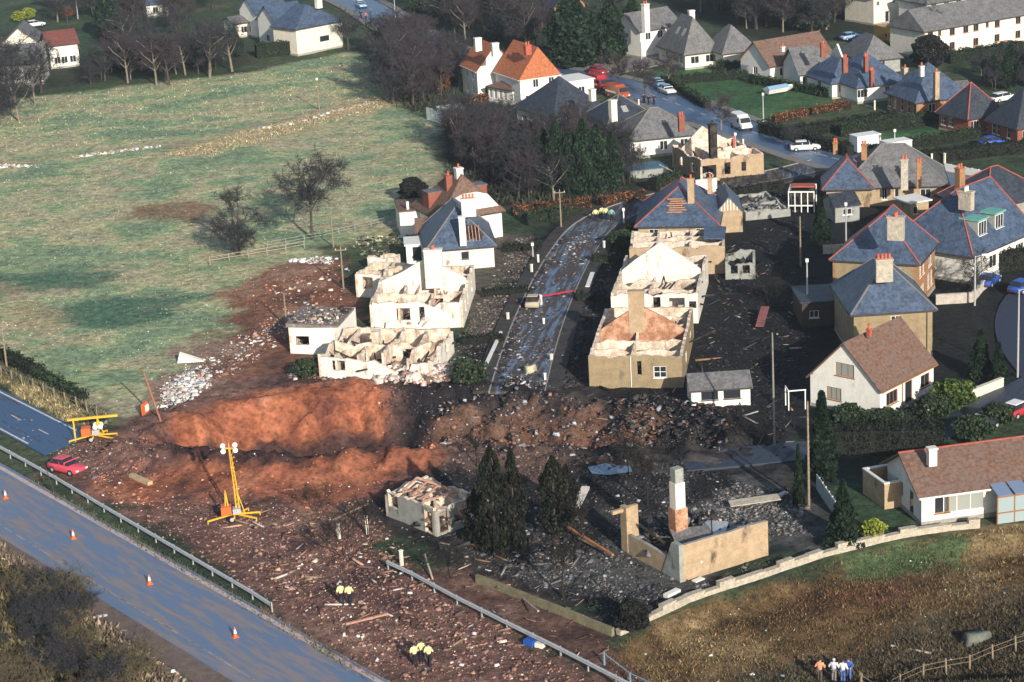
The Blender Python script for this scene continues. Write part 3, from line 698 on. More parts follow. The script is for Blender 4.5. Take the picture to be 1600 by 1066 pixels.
def ruin(C, R, L, wh, label, m, inner, amp=.4, wins=(), parts=(), d=None, w=None, ori='mid', rub=C_PALE, seed=1, rafters=0, z0=0., heapn=700, rafm=None, hts=(1, 1, 1, 1), heaph=.9, name='burnt_out_house'):
    b = B_(C, R, L, wh, name, label, 'ruined house', d, w, ori, z0)
    hfs = {}
    for k, (sd_, Ln) in enumerate((('F', b.w), ('R', b.d), ('B', b.w), ('L', b.d))):
        f_ = ragged(wh * (1 if callable(hts[k]) else hts[k]), amp, seed * 5 + k, Ln=Ln, n=max(4, int(Ln / 1.1)))
        hfs[sd_] = (lambda x, f_=f_, g_=hts[k], L_=Ln: f_(x) * g_(x / L_)) if callable(hts[k]) else f_
    b.walls(m, wins, hfs, step=.55, inner=inner, panes=False)
    r = random.Random(seed)
    for (ax, fr, a0, a1, h, am, door) in parts:
        if ax == 'x':      # wall running along local x at depth fr
            T = Matrix.Translation((0, fr * b.d, 0)); Ln = b.w
        else:              # wall running along local y
            T = Matrix(((0, -1, 0, fr * b.w), (1, 0, 0, 0), (0, 0, 1, 0), (0, 0, 0, 1))); Ln = b.d
        mb = MB(); hf = h if callable(h) else ragged(h, am, seed * 31 + int(fr * 99), Ln=Ln, n=max(3, int(Ln / 1.3)))
        ops = [(door * Ln - .5, door * Ln + .5, 0, 2.05)] if door else []
        wall(mb, T, max(.32, a0 * Ln), min(Ln - .32, a1 * Ln), .22, hf, ops, .5, z0=-.3)
        mb.obj('inner_wall', inner, b.root)
    f_poly = [(.35, .35), (b.w - .35, .35), (b.w - .35, b.d - .35), (.35, b.d - .35)]
    heap('rubble', b.root, f_poly, heapn, .3, rub, lambda x, y: heaph * fbm(x / 1.7 + seed, y / 1.7, 3, 1) + .05)
    mb = MB().box(.31, b.w - .31, .31, b.d - .31, -.2, .1); mb.obj('floor_slab', ASHF, b.root)
    for i in range(rafters):
        x = r.uniform(.1, .9) * b.w; y = r.uniform(.1, .7) * b.d; an = r.uniform(-.6, 2.2); ln = r.uniform(2, 4.5)
        MB().bar((x, y, r.uniform(.5, 1.4)), (x + math.cos(an) * ln, y + math.sin(an) * ln, r.uniform(.8, wh)), .12, .18).obj('rafter', rafm or SOOTM, b.root)
    return b
def gab(Ln, base, peak, at=.5, lo=None, hi=None, shift=0):
    def h(x):
        t = x / Ln; return base + (peak - base) * max(0, 1 - abs(t - at) / (at if t < at else 1 - at)) + .08 * math.sin(x * 9)
    h.brk = (at * Ln,); return h

exec_houses = True
# --- white storey-and-a-half house at right, red-brown roof, gable to the camera
b = B_((1375, 607), (1476, 571), (1260, 593), 3.1, 'chalet_house', 'white house with brown tiled roof and tall gable beside the blackened ground', 'house', w=9.5, d=7.8)
# side F faces right, side L is the gable
b.walls(W_WHITE, [('L', .34, 1.0, 1.7, 1.25, 'c3b'), ('L', .50, 3.55, 2.1, 1.3, 'c3b'), ('F', .22, .95, 2.0, 1.3, 'b3'), ('F', .53, .1, 1.3, 2.3, 'db'), ('F', .84, .95, 1.6, 1.3, 'b')], b.gable(3.9, 'x'))
b.roof(RF_BROWN, 3.9, 'x', 0, 0, .3, gut=TRIMB); b.chimney(1358, 514, 7.6, .35, .35, .8, RIDGE, 1); b.downpipe('F', .4, TRIMB); b.base()
H1 = b
# --- bungalow far right with glazed porch
b = B_((1440, 769), (1640, 742), (1396, 722), 2.9, 'bungalow', 'long white bungalow with red-brown roof and glazed sunroom above the stepped wall', 'house', ori='R', d=7.5)
b.walls(W_WHITE, [('F', .16, .8, 1.3, 1.5, 'b1'), ('F', .33, .7, 3.6, 1.7, 'c3'), ('L', .35, .9, 1.6, 1.3), ('L', .7, .1, 1.0, 2.1, 'd')], b.gable(2.2, 'x'))
b.roof(RF_BROWN, 2.2, 'x', 0, 0, .55, ridge=RIDGE, gut=TRIM); b.chimney(1456, 699, 6.0, .7, .6, 1.6, W_CREAM, 0); b.base()
sx0 = b.loc(1535, 800, 0).x; mb = MB()
for i in range(6):
    x = sx0 + i * 1.5; mb.box(x, x + .1, -2.0, -1.9, 0, 2.3)
mb.box(sx0, sx0 + 8, -2.02, -1.88, 2.3, 2.42); mb.box(sx0, sx0 + 8, -2.02, -1.88, .9, 1.0); o = mb.obj('sunroom_frame', TRIMB, b.root)
MB().box(sx0, sx0 + 8, -1.96, -1.92, 1.0, 2.3).box(sx0, sx0 + 8, -1.97, -1.91, .0, .9).obj('sunroom_glazing', glass('pale_glazing', (.30, .38, .40), .15), o)
for i in range(5): MB().hexa([(sx0 + i * 1.5 + .1, -2.0, 2.43), (sx0 + i * 1.5 + 1.4, -2.0, 2.43), (sx0 + i * 1.5 + 1.4, -.2, 2.85), (sx0 + i * 1.5 + .1, -.2, 2.85), (sx0 + i * 1.5 + .1, -2.0, 2.48), (sx0 + i * 1.5 + 1.4, -2.0, 2.48), (sx0 + i * 1.5 + 1.4, -.2, 2.9), (sx0 + i * 1.5 + .1, -.2, 2.9)]).obj('sunroom_roof_panel', glass('roof_glazing', (.18, .24, .36), .2), o)
# walled yard left of the bungalow
b = B_((1382, 757), (1397, 745), (1348, 733), 2.2, 'walled_yard', 'small open yard with white-topped brown walls at the left end of the bungalow', 'outbuilding', w=2.4, ori='L')
b.ang = b.ang
b.walls(W_TANB, [('R', .5, .1, 1.0, 2.0, 'd')], t=.22)
mb = MB().box(-.04, b.w + .04, -.04, .26, 2.2, 2.3).box(-.04, .26, .26, b.d - .26, 2.2, 2.3).box(b.w - .26, b.w + .04, .26, b.d - .26, 2.2, 2.3).box(-.04, b.w + .04, b.d - .26, b.d + .04, 2.2, 2.3); mb.obj('coping', TRIM, b.root)
# --- slate two-storey house in front (blue hip)
b = B_((1334, 486), (1457, 478), (1312, 441), 5.2, 'villa', 'grey two-storey house with plain slate hip roof just behind the white gabled house', 'house', ori='R', d=10.5)
b.walls(W_TAN, [('F', .53, 2.9, .95, 1.5, '|'), ('F', .2, .6, 1.2, 1.4), ('R', .3, .8, 1.3, 1.5, '|'), ('R', .7, 3.0, 1.0, 1.4, '|')])
b.roof(RF_SLATE, 3.9, 'y', None, None, .4, ridge=RIDGEG); b.chimney(1381, 404, 10.2, 1.7, .8, 2.4, STONE, 4); b.downpipe('F', .93); b.base()
# --- slate + red ridges behind it, orange sunlit side
b = B_((1434, 409), (1477, 380), (1324, 408), 5.4, 'villa', 'two-storey house with red-ridged slate roof and orange sunlit side wall', 'house', w=8.6, d=9.4)
b.walls(W_BRICK, [('F', .15, 3.3, .8, 1.6, '|'), ('F', .33, 3.3, .8, 1.6, '|'), ('F', .25, .3, 1.7, 1.9, 'c'), ('F', .62, .9, 1.0, 1.7, '|'), ('F', .8, .9, .9, 1.7, '|'), ('F', .7, 3.3, 1.6, 1.5), ('L', .8, 3.1, .5, 1.5, 'c1')])
b.roof(RF_SLATE, 4.0, 'x', None, .1, .35, ridge=RIDGE); b.chimney(1400, 338, 11.2, .8, 1.7, 2.6, STONE, 4); b.base()
o = b.root.children
for q in o:
    if q.name.startswith('wall') and q is [x for x in o if x.name.startswith('wall')][3]: q.data.materials[0] = W_TAN
# --- big slate villa far right with green-topped dormers
b = B_((1519, 395), (1605, 358), (1436, 360), 3.6, 'villa', 'white-walled house with big slate roof, red ridges and two green-topped dormers', 'house', ori='R', d=11, w=13)
b.walls(W_WHITE, [('F', .12, .8, 1.6, 1.5, 'c3'), ('F', .35, .8, 1.6, 1.5), ('F', .6, .1, 1.0, 2.1, 'd'), ('F', .8, .8, 1.8, 1.5, '3'), ('L', .5, .8, .8, 1.6, 'b1')])
r = b.roof(RF_SLATE, 5.4, 'x', None, .1, .5, ridge=RIDGE); b.chimney(1510, 298, 9.8, .8, 1.6, 2.2, STONE, 3, potm=TRIM); b.base()
for fx in (.30, .58):
    x = b.w * fx; d_y = 2.3; z_ = 5.3
    o = MB().box(x - .95, x + .95, d_y - 1.2, d_y + 2.6, z_ - .9, z_ + 1.1).obj('dormer', W_GREY, b.root)
    MB().box(x - 1.15, x + 1.15, d_y - 1.45, d_y + 1.2, z_ + 1.1, z_ + 1.28).obj('dormer_roof', TEAL, o)
    T = Matrix.Translation((x - .95, d_y - 1.2 - .12, z_ - .75)); window(T, .95, .1, 1.7, 1.6, o, 3, 1)
b = B_((1545, 322), (1640, 300), (1500, 292), 2.6, 'house', 'dark slate roofed house behind the dormered villa at the right edge', 'house', ori='R', d=9)
b.walls(W_GREY, [('F', .3, .8, 1.4, 1.3), ('L', .5, .8, 1.2, 1.3)]); b.roof(RF_DARK, 3.4, 'x', None, None, .4, ridge=RIDGE); b.chimney(1500, 262, 7.2, .9, .9, 4.4, W_BRICK, 2)
# --- row of slate roofs beyond
b = B_((1318, 290), (1440, 287), (1289, 283), 2.7, 'house', 'tan stone house with slate hips, red-ridged bay and white windows', 'house', ori='R', d=10, w=13)
b.walls(W_TANB, [('F', .04, .7, .5, 1.5, '1'), ('F', .17, .7, .6, 1.4, '1'), ('F', .4, .7, .7, 1.5), ('F', .52, .7, .6, 1.5, '1'), ('F', .8, .7, 1.4, 1.3), ('L', .15, .7, .5, 1.5, '1'), ('L', .3, .7, .5, 1.5, '1'), ('L', .45, .7, .5, 1.5, '1')])
b.roof(RF_GREY, 4.2, 'x', None, None, .4, ridge=RIDGEG)
b.roof(RF_SLATE, 3.0, 'y', None, 1, .3, ridge=RIDGE, x0=-2.5, x1=3.6, y0=-.8, y1=6, name='bay_roof'); MB().box(-2.2, 3.3, -.5, 2.2, -.4, 2.68).obj('bay', W_TANB, b.root)
b.chimney(1305, 222, 6.6, .6, .6, 1.6, W_BRICK, 2); b.chimney(1350, 226, 7.6, .7, .7, 2, W_BRICK, 2); b.chimney(1413, 248, 7.0, .9, .9, 4.0, STONE, 2); b.chimney(1436, 253, 6.2, .6, .6, 3.4, W_BRICK, 2)
b = B_((1232, 301), (1270, 304), (1228, 275), 2.6, 'conservatory', 'burnt skeleton of a conservatory with red roof remains', 'outbuilding', d=4)
mb = MB()
for i in range(5): mb.box(i * b.w / 4 - .06, i * b.w / 4 + .06, -.06, .06, 0, 2.6); mb.box(i * b.w / 4 - .06, i * b.w / 4 + .06, b.d - .06, b.d + .06, 0, 2.6)
mb.box(-.06, b.w + .06, -.08, .08, 2.6, 2.75).box(-.06, b.w + .06, b.d - .08, b.d + .08, 2.6, 2.75).box(-.08, .08, .08, b.d - .08, 2.6, 2.75).box(-.06, b.w + .06, -.08, .08, .8, .95); mb.obj('frame', TRIM, b.root)
MB().box(.2, b.w - .1, b.d * .5, b.d - .2, 2.76, 2.9).obj('roof', RIDGE, b.root); MB().box(.1, b.w - .1, b.d - .3, b.d - .12, 0, 2.55).obj('wall', SOOTM, b.root)
b = B_((1305, 322), (1343, 318), (1300, 306), 2.1, 'garden_shed', 'pale shed with dark roof below the tan stone house', 'shed', d=4.5, ori='R')
b.walls(W_GREY, [('F', .5, .8, 1.2, .8)], b.gable(1.1, 'x')); b.roof(RF_DARK, 1.1, 'x', 0, 0, .2, gut=None)
b = B_((1422, 318), (1451, 313), (1416, 306), 2.2, 'garden_hut', 'small orange-brown hut with a flat white roof', 'shed', d=3.2, ori='R')
b.walls(W_TANB, [('F', .3, .7, .7, 1.0, '1')]); MB().box(-.3, b.w + .3, -.4, b.d + .3, 2.2, 2.36).obj('roof', TRIM, b.root)
b = B_((1470, 335), (1500, 332), (1466, 322), 2.0, 'garden_shed', 'low dark shed between the flat-roofed hut and the dormered villa', 'shed', d=3.2, ori='R')
b.walls(W_GREY, [('F', .5, .1, .8, 1.8, 'd')]); b.roof(RF_DARK, .9, 'x', 0, 0, .2, gut=None)
b = B_((1253, 474), (1316, 470), (1250, 452), 2.6, 'garage', 'low sooty garage left of the plain slate villa', 'garage', d=6, ori='R')
b.walls(mat('sooted_block', (.06, .045, .04), var=.3), [('F', .3, .9, 1, .8)]); MB().box(-.2, b.w + .2, -.2, b.d + .2, 2.6, 2.75).obj('roof', RF_DARK, b.root)
b = B_((1080, 608), (1172, 602), (1080, 590), 1.9, 'garden_hut', 'pale timber hut with grey roof and two dark windows on the burnt plot', 'shed', ori='R', d=3.6)
b.walls(W_WHITE, [('F', .31, .65, 1.65, .95, '1'), ('F', .69, .65, 1.65, .95, '1')], b.gable(1.0, 'x'), fm=TRIMD); b.roof(RF_GREY, 1.0, 'x', 0, 0, .25, gut=TRIMD)

# --- upper right
def simple(C, R, L, wh, label, wm, rm, rh, ax='x', ha=None, hb=None, d=None, w=None, ori='mid', wins=(), ch=(), ridge=None, oh=.45, gut=TRIMD, name='house', gl=None, z0=0):
    b = B_(C, R, L, wh, name, label, 'house', d, w, ori, z0)
    g = b.gable(rh, ax) if (ha == 0 or hb == 0) else None
    b.walls(wm, wins, g, gl=gl); b.roof(rm, rh, ax, ha, hb, oh, ridge=ridge, gut=gut)
    for c in ch: b.chimney(*c)
    b.base(); return b
WF = lambda *us, z=.8, w=1.2, h=1.3, s='F', k='': [(s, u, z, w, h, k) for u in us]
simple((1445, 47), (1620, 17), (1430, 36), 5.0, 'long cream two-storey terrace with grey roof at the top right corner', W_CREAM, RF_GREY, 3.0, 'x', .1, .1, ori='R', d=9,
       wins=WF(.05, .24, .45, .64, .83, .95, k='b') + WF(.14, k='b') + WF(.05, .24, .36, .45, .64, .83, .95, z=3.3, k='b') + WF(.13, .55, z=3.6, w=.7, k='b'))
simple((1448, 4), (1525, -8), (1440, -5), 5.0, 'pale upper terrace block behind the long cream terrace', W_WHITE, RF_GREY, 2.5, ori='R', d=8, wins=WF(.15, .4, .65, .9, z=.9) + WF(.15, .4, .65, .9, z=3.2))
simple((1365, -6), (1412, -14), (1355, -18), 5.4, 'tall cream house behind the brown wall near the amber van', W_CREAM, RF_GREY, 2.5, ori='R', d=8, wins=WF(.15, .68, z=3.4, w=.8, h=.9) + [('F', .45, .1, 1.0, 2.1, 'd')])
simple((1203, 101), (1300, 84), (1180, 82), 3.0, 'white house with long red-brown tiled roof left of the smoke-stained chimney', W_WHITE, RF_BROWN, 3.4, 'x', 0, 0, ori='R', d=8, wins=WF(.2, .5, .8) + WF(.5, s='L'), ch=[(1223, 73, 7.2, .5, .5, .8, W_WHITE, 1)])
simple((1250, 114), (1325, 107), (1240, 98), 2.8, 'white bungalow with grey tiled roof below a blackened red chimney', W_WHITE, RF_GREY, 3.4, 'x', 0, None, ori='R', d=9, wins=WF(.12, .4, .7, .88), ch=[(1286, 68, 8.0, .8, .6, 2.2, W_RBRICK, 1)])
simple((1300, 127), (1345, 118), (1288, 116), 2.8, 'white bay-fronted bungalow, second from the grey tiled one', W_WHITE, RF_SLATE, 2.8, 'y', None, None, d=9, wins=WF(.3, .7) + WF(.5, s='L'), ch=[(1320, 90, 7.0, .8, .6, 2.4, W_RBRICK, 2), (1353, 88, 7.0, .6, .6, 2.4, W_RBRICK, 2)])
simple((1340, 134), (1415, 124), (1325, 120), 2.8, 'white bungalow with wide slate roof and red chimney left of the brick villa', W_WHITE, RF_SLATE, 4.2, 'x', None, None, ori='R', d=11, wins=WF(.1, w=1.8, k='3') + WF(.62, .85, w=.8), ch=[(1362, 110, 5.4, .6, .6, 2.6, W_RBRICK, 2), (1414, 106, 6, .7, .7, 3.4, STONE, 1)])
simple((1350, 92), (1400, 84), (1335, 80), 2.6, 'grey hip roof rising behind the row of white bungalows', W_GREY, RF_GREY, 3.2, 'y', None, None, d=10, wins=WF(.5))
simple((1432, 156), (1515, 146), (1384, 141), 3.0, 'brown brick villa with wide blue slate hip roof and tall thin chimney', W_BRICK, RF_SLATE, 4.6, 'x', None, None, wins=WF(.3, .6) + WF(.08, .26, .50, .74, .92, s='L', w=.75, h=1.9, z=.6, k='1|'), ch=[(1463, 112, 7.6, .7, .7, 4.2, W_TANB, 1), (1440, 103, 8.3, .6, .6, 1.6, W_CREAM, 1)])
simple((1513, 181), (1568, 171), (1466, 171), 3.0, 'red brick bungalow with dark roof, red ridge and white quoined bay', W_RBRICK, RF_DARK, 4.0, 'y', None, None, wins=WF(.2, w=1.6, k='3') + WF(.6, .85, w=.7, k='1|') + WF(.15, .4, s='L', w=.9, k='|') , ridge=RIDGE)
simple((1590, 196), (1660, 188), (1535, 184), 3.0, 'red brick house with near-black roof cut by the right edge of the photo', W_RBRICK, RF_DARK, 4.4, 'y', None, None, wins=WF(.2, .5, w=1.0) + WF(.2, .35, .7, s='L', w=.7, h=1.6, k='1|'))
simple((1490, 140), (1513, 136), (1480, 130), 2.2, 'small white garage between the brick villas', W_WHITE, RF_GREY, .8, 'x', 0, 0, d=5, wins=WF(.5, k='c'), name='garage')
simple((1360, -10), (1240, -10), (1370, -22), 4, 'pale house deep in the trees at the top', W_CREAM, RF_GREY, 2.4, d=8, w=9, ori='R') if False else None
# --- top middle: white hipped bungalow and neighbours
ROOFL = simple((1070, 80), (1128, 76), (1015, 68), 3.2, 'white bungalow with tall grey hip roof and two rooflights', W_CREAM, RF_GREY, 5.2, 'y', None, None, wins=WF(.3, .75, w=1.6) + WF(.3, .6, .85, s='L', w=1.1, k='|'), ch=[(1080, 16, 8.9, 1.0, .8, 1.6, W_WHITE, 0)])
simple((1130, 80), (1180, 73), (1105, 70), 3.2, 'lower hipped wing joined to the right of the rooflighted bungalow', W_CREAM, RF_GREY, 3.8, 'y', None, None, wins=WF(.7, w=.8) + WF(.5, s='L', w=1.1))
simple((1000, 47), (1062, 36), (985, 36), 5, 'white house with grey roof and tall white chimney behind the hipped bungalow', W_WHITE, RF_GREY, 2.6, 'x', 0, 0, ori='R', d=8, wins=WF(.2, .5, .8, z=3) + WF(.3, s='L'), ch=[(1008, 6, 10.5, 1.1, .9, 5, W_WHITE, 2)])
simple((866, 10), (912, 4), (842, 0), 4.4, 'brown gabled house half hidden behind the dark cypresses', W_BRICK, RF_DARK, 3.4, 'y', 0, None, wins=WF(.3, .7, k='c') + WF(.3, .7, z=2.8, k='c'))
def rooflight(b, rh, x, y, side=1):
    sl = rh / (b.w / 2); f = lambda xx: b.wh + sl * (xx if side > 0 else b.w - xx)
    x0, x1 = (x, x + .7) if side > 0 else (b.w - x - .7, b.w - x)
    MB().hexa([(x0, y, f(x0) + .02), (x1, y, f(x1) + .02), (x1, y + 1, f(x1) + .02), (x0, y + 1, f(x0) + .02), (x0, y, f(x0) + .12), (x1, y, f(x1) + .12), (x1, y + 1, f(x1) + .12), (x0, y + 1, f(x0) + .12)]).obj('rooflight', CURTN, b.root)
rooflight(ROOFL, 5.2, 1.2, 3.0); rooflight(ROOFL, 5.2, 1.2, 5.4)
# red roofed pair
simple((745, 110), (806, 103), (719, 100), 5.0, 'white house with steep orange roof and two white end chimneys', W_WHITE, RF_RED, 3.9, 'y', 0, 0, wins=WF(.25, .7, z=.8, w=.9) + WF(.3, .7, s='L', w=.8, z=.8) + WF(.3, .7, s='L', w=.8, z=3.2), ch=[(746, 59, 10.3, 1.1, .8, 2.2, W_WHITE, 0), (773, 67, 10.3, 1.1, .8, 2.2, W_WHITE, 0)], gut=TRIM, oh=.25)
b = simple((812, 122), (869, 112), (782, 108), 5.0, 'white house with bright orange hip roof and flat-roofed extension', W_WHITE, RF_RED, 4.6, 'y', .1, .1, wins=WF(.4, .8, w=1.0, z=3.1) + WF(.2, .6, .8, z=.7, w=1.1) + WF(.3, .7, s='L', z=.7), ch=[(824, 70, 10.3, 1.0, .8, 1.6, RIDGE, 2)], gut=TRIM, oh=.3)
MB().box(b.w, b.w + 6.5, .5, 6, -.5, 3.0).obj('extension', W_WHITE, b.root); MB().box(b.w + .01, b.w + 6.7, .3, 6.2, 3.0, 3.18).obj('extension_roof', TRIM, b.root)
T = Matrix.Translation((b.w, .39, 0)); window(T, 4.2, .9, 1.2, 1.2, b.root); window(T, 2.0, .9, 1.2, 1.2, b.root)
simple((800, 140), (835, 132), (764, 133), 2.8, 'low white front wing with brown roof before the orange-roofed house', W_WHITE, RF_BROWN, 1.2, 'x', None, None, wins=WF(.1, .3, .5, .7, s='L', w=.7, h=1.4) + WF(.5), oh=.3)
# dark slate group
simple((866, 180), (945, 166), (803, 172), 3.4, 'white bungalow with sprawling charcoal slate roof among bare trees', W_WHITE, RF_DARK, 4.6, 'x', None, None, ori='R', d=11, wins=WF(.15, .4, .7) + WF(.2, .45, .8, s='L', w=1.3), ch=[(925, 139, 8.0, .8, .8, 1.8, W_CREAM, 0), (957, 156, 7.4, 1.0, .8, 3.2, W_CREAM, 0)])
RL2 = simple((950, 196), (1030, 184), (925, 180), 2.9, 'slate roofed bungalow with bay and one rooflight left of the red chimney', W_CREAM, RF_DARK, 3.4, 'x', None, None, ori='R', d=9, wins=WF(.15, .3, .6) + WF(.5, s='L'), ridge=RIDGEG)
simple((983, 217), (1090, 206), (962, 202), 2.9, 'pale bungalow with grey hip roof next to the burnt brick house', W_WHITE, RF_GREY, 3.2, 'x', None, None, ori='R', d=9, wins=WF(.05, w=.6, h=1.4) + WF(.5, .8), ch=[(1064, 180, 6.4, .8, .7, 2.4, W_RBRICK, 2)], ridge=RIDGEG)
sl = 3.4 / (RL2.d / 2 ); x_ = RL2.w * .4; MB().hexa([(x_, 1.6, 2.94 + sl * 1.6), (x_ + .9, 1.6, 2.94 + sl * 1.6), (x_ + .9, 2.5, 2.94 + sl * 2.5), (x_, 2.5, 2.94 + sl * 2.5), (x_, 1.6, 3.06 + sl * 1.6), (x_ + .9, 1.6, 3.06 + sl * 1.6), (x_ + .9, 2.5, 3.06 + sl * 2.5), (x_, 2.5, 3.06 + sl * 2.5)]).obj('rooflight', CURTN, RL2.root)
b = B_((945, 232), (975, 228), (940, 222), 1.7, 'garden_shed', 'bright red shed beside the pale hip-roofed bungalow', 'shed', d=3, ori='R'); b.walls(P_RED, [('F', .5, .1, .8, 1.5, 'd')]); b.roof(RF_DARK, .6, 'x', 0, 0, .2, gut=None)
# --- top left
simple((462, 44), (534, 30), (445, 32), 5.2, 'cream two-storey end house with slate hip and one dark window, by the field edge', W_CREAM, RF_SLATE, 3.4, 'y', None, .5, wins=[('F', .6, 1.6, 2.4, 1.2, '1')], ch=[(497, -2, 9.6, 1.2, .8, 1.8, W_CREAM, 2)], ori='R', d=7)
simple((430, 34), (466, 25), (412, 24), 5.0, 'white gabled house second from the field edge in the slate roofed row', W_WHITE, RF_SLATE, 2.8, 'x', 0, 0, d=7, wins=WF(.3, .7) + WF(.5, s='L'))
simple((400, 20), (436, 11), (384, 10), 5.0, 'white gabled house third along the slate roofed row', W_WHITE, RF_SLATE, 2.8, 'x', 0, 0, d=7, wins=WF(.3, .7) + WF(.5, s='L'))
simple((366, 36), (396, 30), (358, 28), 3.0, 'low cream outbuilding left of the slate roofed row', W_CREAM, RF_GREY, .9, 'x', 0, 0, d=6, wins=WF(.4), name='outbuilding')
simple((-30, 102), (64, 96), (-50, 84), 4.0, 'white house with grey roof behind bare trees at the left edge', W_WHITE, RF_GREY, 2.8, 'x', 0, 0, ori='R', d=8, wins=WF(.5, .75, z=.8) , ch=[(8, 66, 7.4, .9, .7, 1.6, W_WHITE, 1)])
simple((5, 66), (48, 68), (-15, 52), 4.2, 'cream gable rising behind the grey roof at the left edge', W_CREAM, RF_GREY, 2.6, 'y', 0, 0, d=9, wins=WF(.5, z=2.6, w=.8))
simple((76, 70), (120, 65), (66, 60), 4.6, 'white house with maroon upper roof and lean-to, left among trees', W_WHITE, RF_MAROON, 2.0, 'x', 0, 0, ori='R', d=7, wins=WF(.25, .5, .8))
b = B_((84, 80), (122, 74), (80, 74), 2.4, 'porch', 'maroon-roofed lean-to against the white house among trees', 'outbuilding', d=2.5, ori='R'); b.walls(W_WHITE, [('F', .35, .4, 1.0, 1.6, 'b'), ('F', .75, .6, 1.3, 1.2)]); b.roof(RF_MAROON, .7, 'x', 0, 0, .3, gut=None)
simple((228, 6), (262, 2), (220, -4), 3, 'small blue-grey roofed house at the top edge above the orange hedge', W_WHITE, RF_SLATE, 2, d=7, wins=WF(.4))
# --- intact houses at the top of the burnt street
b = B_((668, 388), (771, 380), (655, 372), 2.9, 'scorched_house', 'white house with blue slate hip roof holed by fire and a tall white chimney', 'house', ori='R', d=11)
b.walls(W_SOOT, [('F', .56, 1.2, .9, .9, '1'), ('R', .2, .8, 1.4, 1.4), ('R', .6, .8, 1.4, 1.4)], fm=TRIMD)
r = b.roof(RF_SLATE, 3.9, 'y', None, 2.5, .35, ridge=RIDGEG); b.chimney(721, 338, 6.6, .75, .6, 3.6, W_WHITE, 0); b.chimney(731, 310, 8.2, 1.7, .8, 2.2, W_WHITE, 4)
mb = MB()
for (u, v, s1) in ((.62, .22, 1.0), (.7, .2, .7), (.78, .17, .8), (.55, .33, .35), (.6, .4, .3), (.73, .27, .6)):
    x = b.w * u; y = b.d * v * .5; z = 2.9 + 3.9 * (y / (b.w / 2)) + .0
    sl_ = 3.9 / (b.w / 2); pts = [Vector((x + s1 * math.cos(t_) * (1 + .3 * math.sin(3 * t_)), y + s1 * .8 * math.sin(t_), 0)) for t_ in np.linspace(0, 6.0, 9)]
    mb.poly([(p.x, p.y, 2.9 + sl_ * p.y + .07) for p in pts])
mb.obj('burnt_hole', SOOTM, r)
for i in range(5): x = b.w * (.6 + .05 * i); MB().bar((x, .3, 3.2), (x, 1.8, 2.9 + 3.9 * 1.8 / (b.w / 2) + .1), .1, .1).obj('rafter', TIMBER, r)
b = B_((690, 340), (775, 326), (668, 318), 3.6, 'house', 'white half-hipped house with brown roof, brick chimney and side dormers', 'house', ori='R', d=9, w=8.2)
b.walls(W_WHITE, [('F', .3, .8, 1.4, 1.3), ('F', .7, .8, 1.4, 1.3)], {k: (lambda x, w=b.w: b.wh + min(2.6, 5.0 * (1 - abs(x - w / 2) / (w / 2))) - .1) for k in 'F'})
b.roof(RF_BROWN, 4.4, 'y', 2.4, None, .4, ridge=RF_BROWN); b.chimney(716, 262, 8.8, .9, .9, 1.4, W_WHITE, 1); b.chimney(700, 274, 8.0, .8, .6, 3, W_RBRICK, 1)
for x, y in ((1.0, 5.2), (b.w - 1.0, 5.0)):
    o = MB().box(x - .9, x + .9, y - 1, y + 1, 3.7, 5.8).obj('dormer', W_RBRICK, b.root); MB().box(x - 1.0, x + 1.0, y - 1.1, y + 1.1, 5.8, 5.92).obj('dormer_roof', RF_GREY, o)
b = B_((624, 332), (682, 327), (612, 322), 3.0, 'house', 'white flat-roofed wing reaching left towards the field', 'extension', ori='R', d=6)
b.walls(W_WHITE, [('L', .5, .8, 1, 1.2, '1')]); MB().box(-.15, b.w + .15, -.15, b.d + .15, 3.0, 3.18).obj('roof', RF_BROWN, b.root); MB().box(1, 1.3, .4, .7, 3.18, 4.2).obj('chimney', TRIM, b.root)
b = B_((652, 362), (684, 360), (648, 348), 2.5, 'lean_to', 'brown lean-to between the half-hipped house and the holed slate roof', 'outbuilding', ori='R', d=4.5)
b.walls(W_WHITE, [('F', .4, .6, .8, 1.2, '1')]); b.roof(RF_BROWN, 1.2, 'x', 0, 0, .3)
b = B_((634, 384), (662, 382), (632, 374), 2.2, 'outbuilding', 'small white store at the left of the holed slate roof', 'outbuilding', ori='R', d=3.5)
b.walls(W_WHITE, [('F', .6, .1, 1.2, 1.9, 'd')]); MB().box(-.2, b.w + .2, -.3, b.d + .2, 2.2, 2.36).obj('roof', TRIM, b.root)
b = B_((997, 350), (1119, 348), (1013, 312), 2.9, 'scorched_house', 'tan bungalow with slate roof, red chimney and an orange burnt patch of bare laths', 'house', ori='R', d=12)
b.walls(W_TANB, [('F', .2, 1.0, 1.2, 1.2), ('F', .8, 1.0, 1.2, 1.2)]); r = b.roof(RF_SLATE, 3.5, 'y', None, 2.5, .45, ridge=RIDGE)
b.chimney(1079, 279, 7.8, .8, .7, 3.2, W_TANB, 1); b.chimney(1109, 278, 6.4, .6, .6, 2.0, W_TANB, 1)
sl_ = 3.5 / (b.w / 2); mb = MB()
for i in range(7):
    y = 1.3 + .28 * i; x0 = b.w * (.36 + .02 * (i % 3)); x1 = b.w * (.56 + .03 * ((i * 5) % 3)); mb.bar((x0, y, 2.9 + sl_ * y + .12), (x1, y, 2.9 + sl_ * y + .12), .2, .06)
mb.obj('bare_lath', mat('scorched_orange_lath', (.72, .32, .10), var=.3), r)
b = B_((1119, 331), (1160, 329), (1112, 318), 2.7, 'house', 'tan wing with small white half-timbered gable right of the bare-lathed roof', 'extension', ori='R', d=8)
b.walls(W_TANB, [], b.gable(1.9, 'y')); b.roof(RF_SLATE, 1.9, 'y', 0, 1, .15); mb = MB()
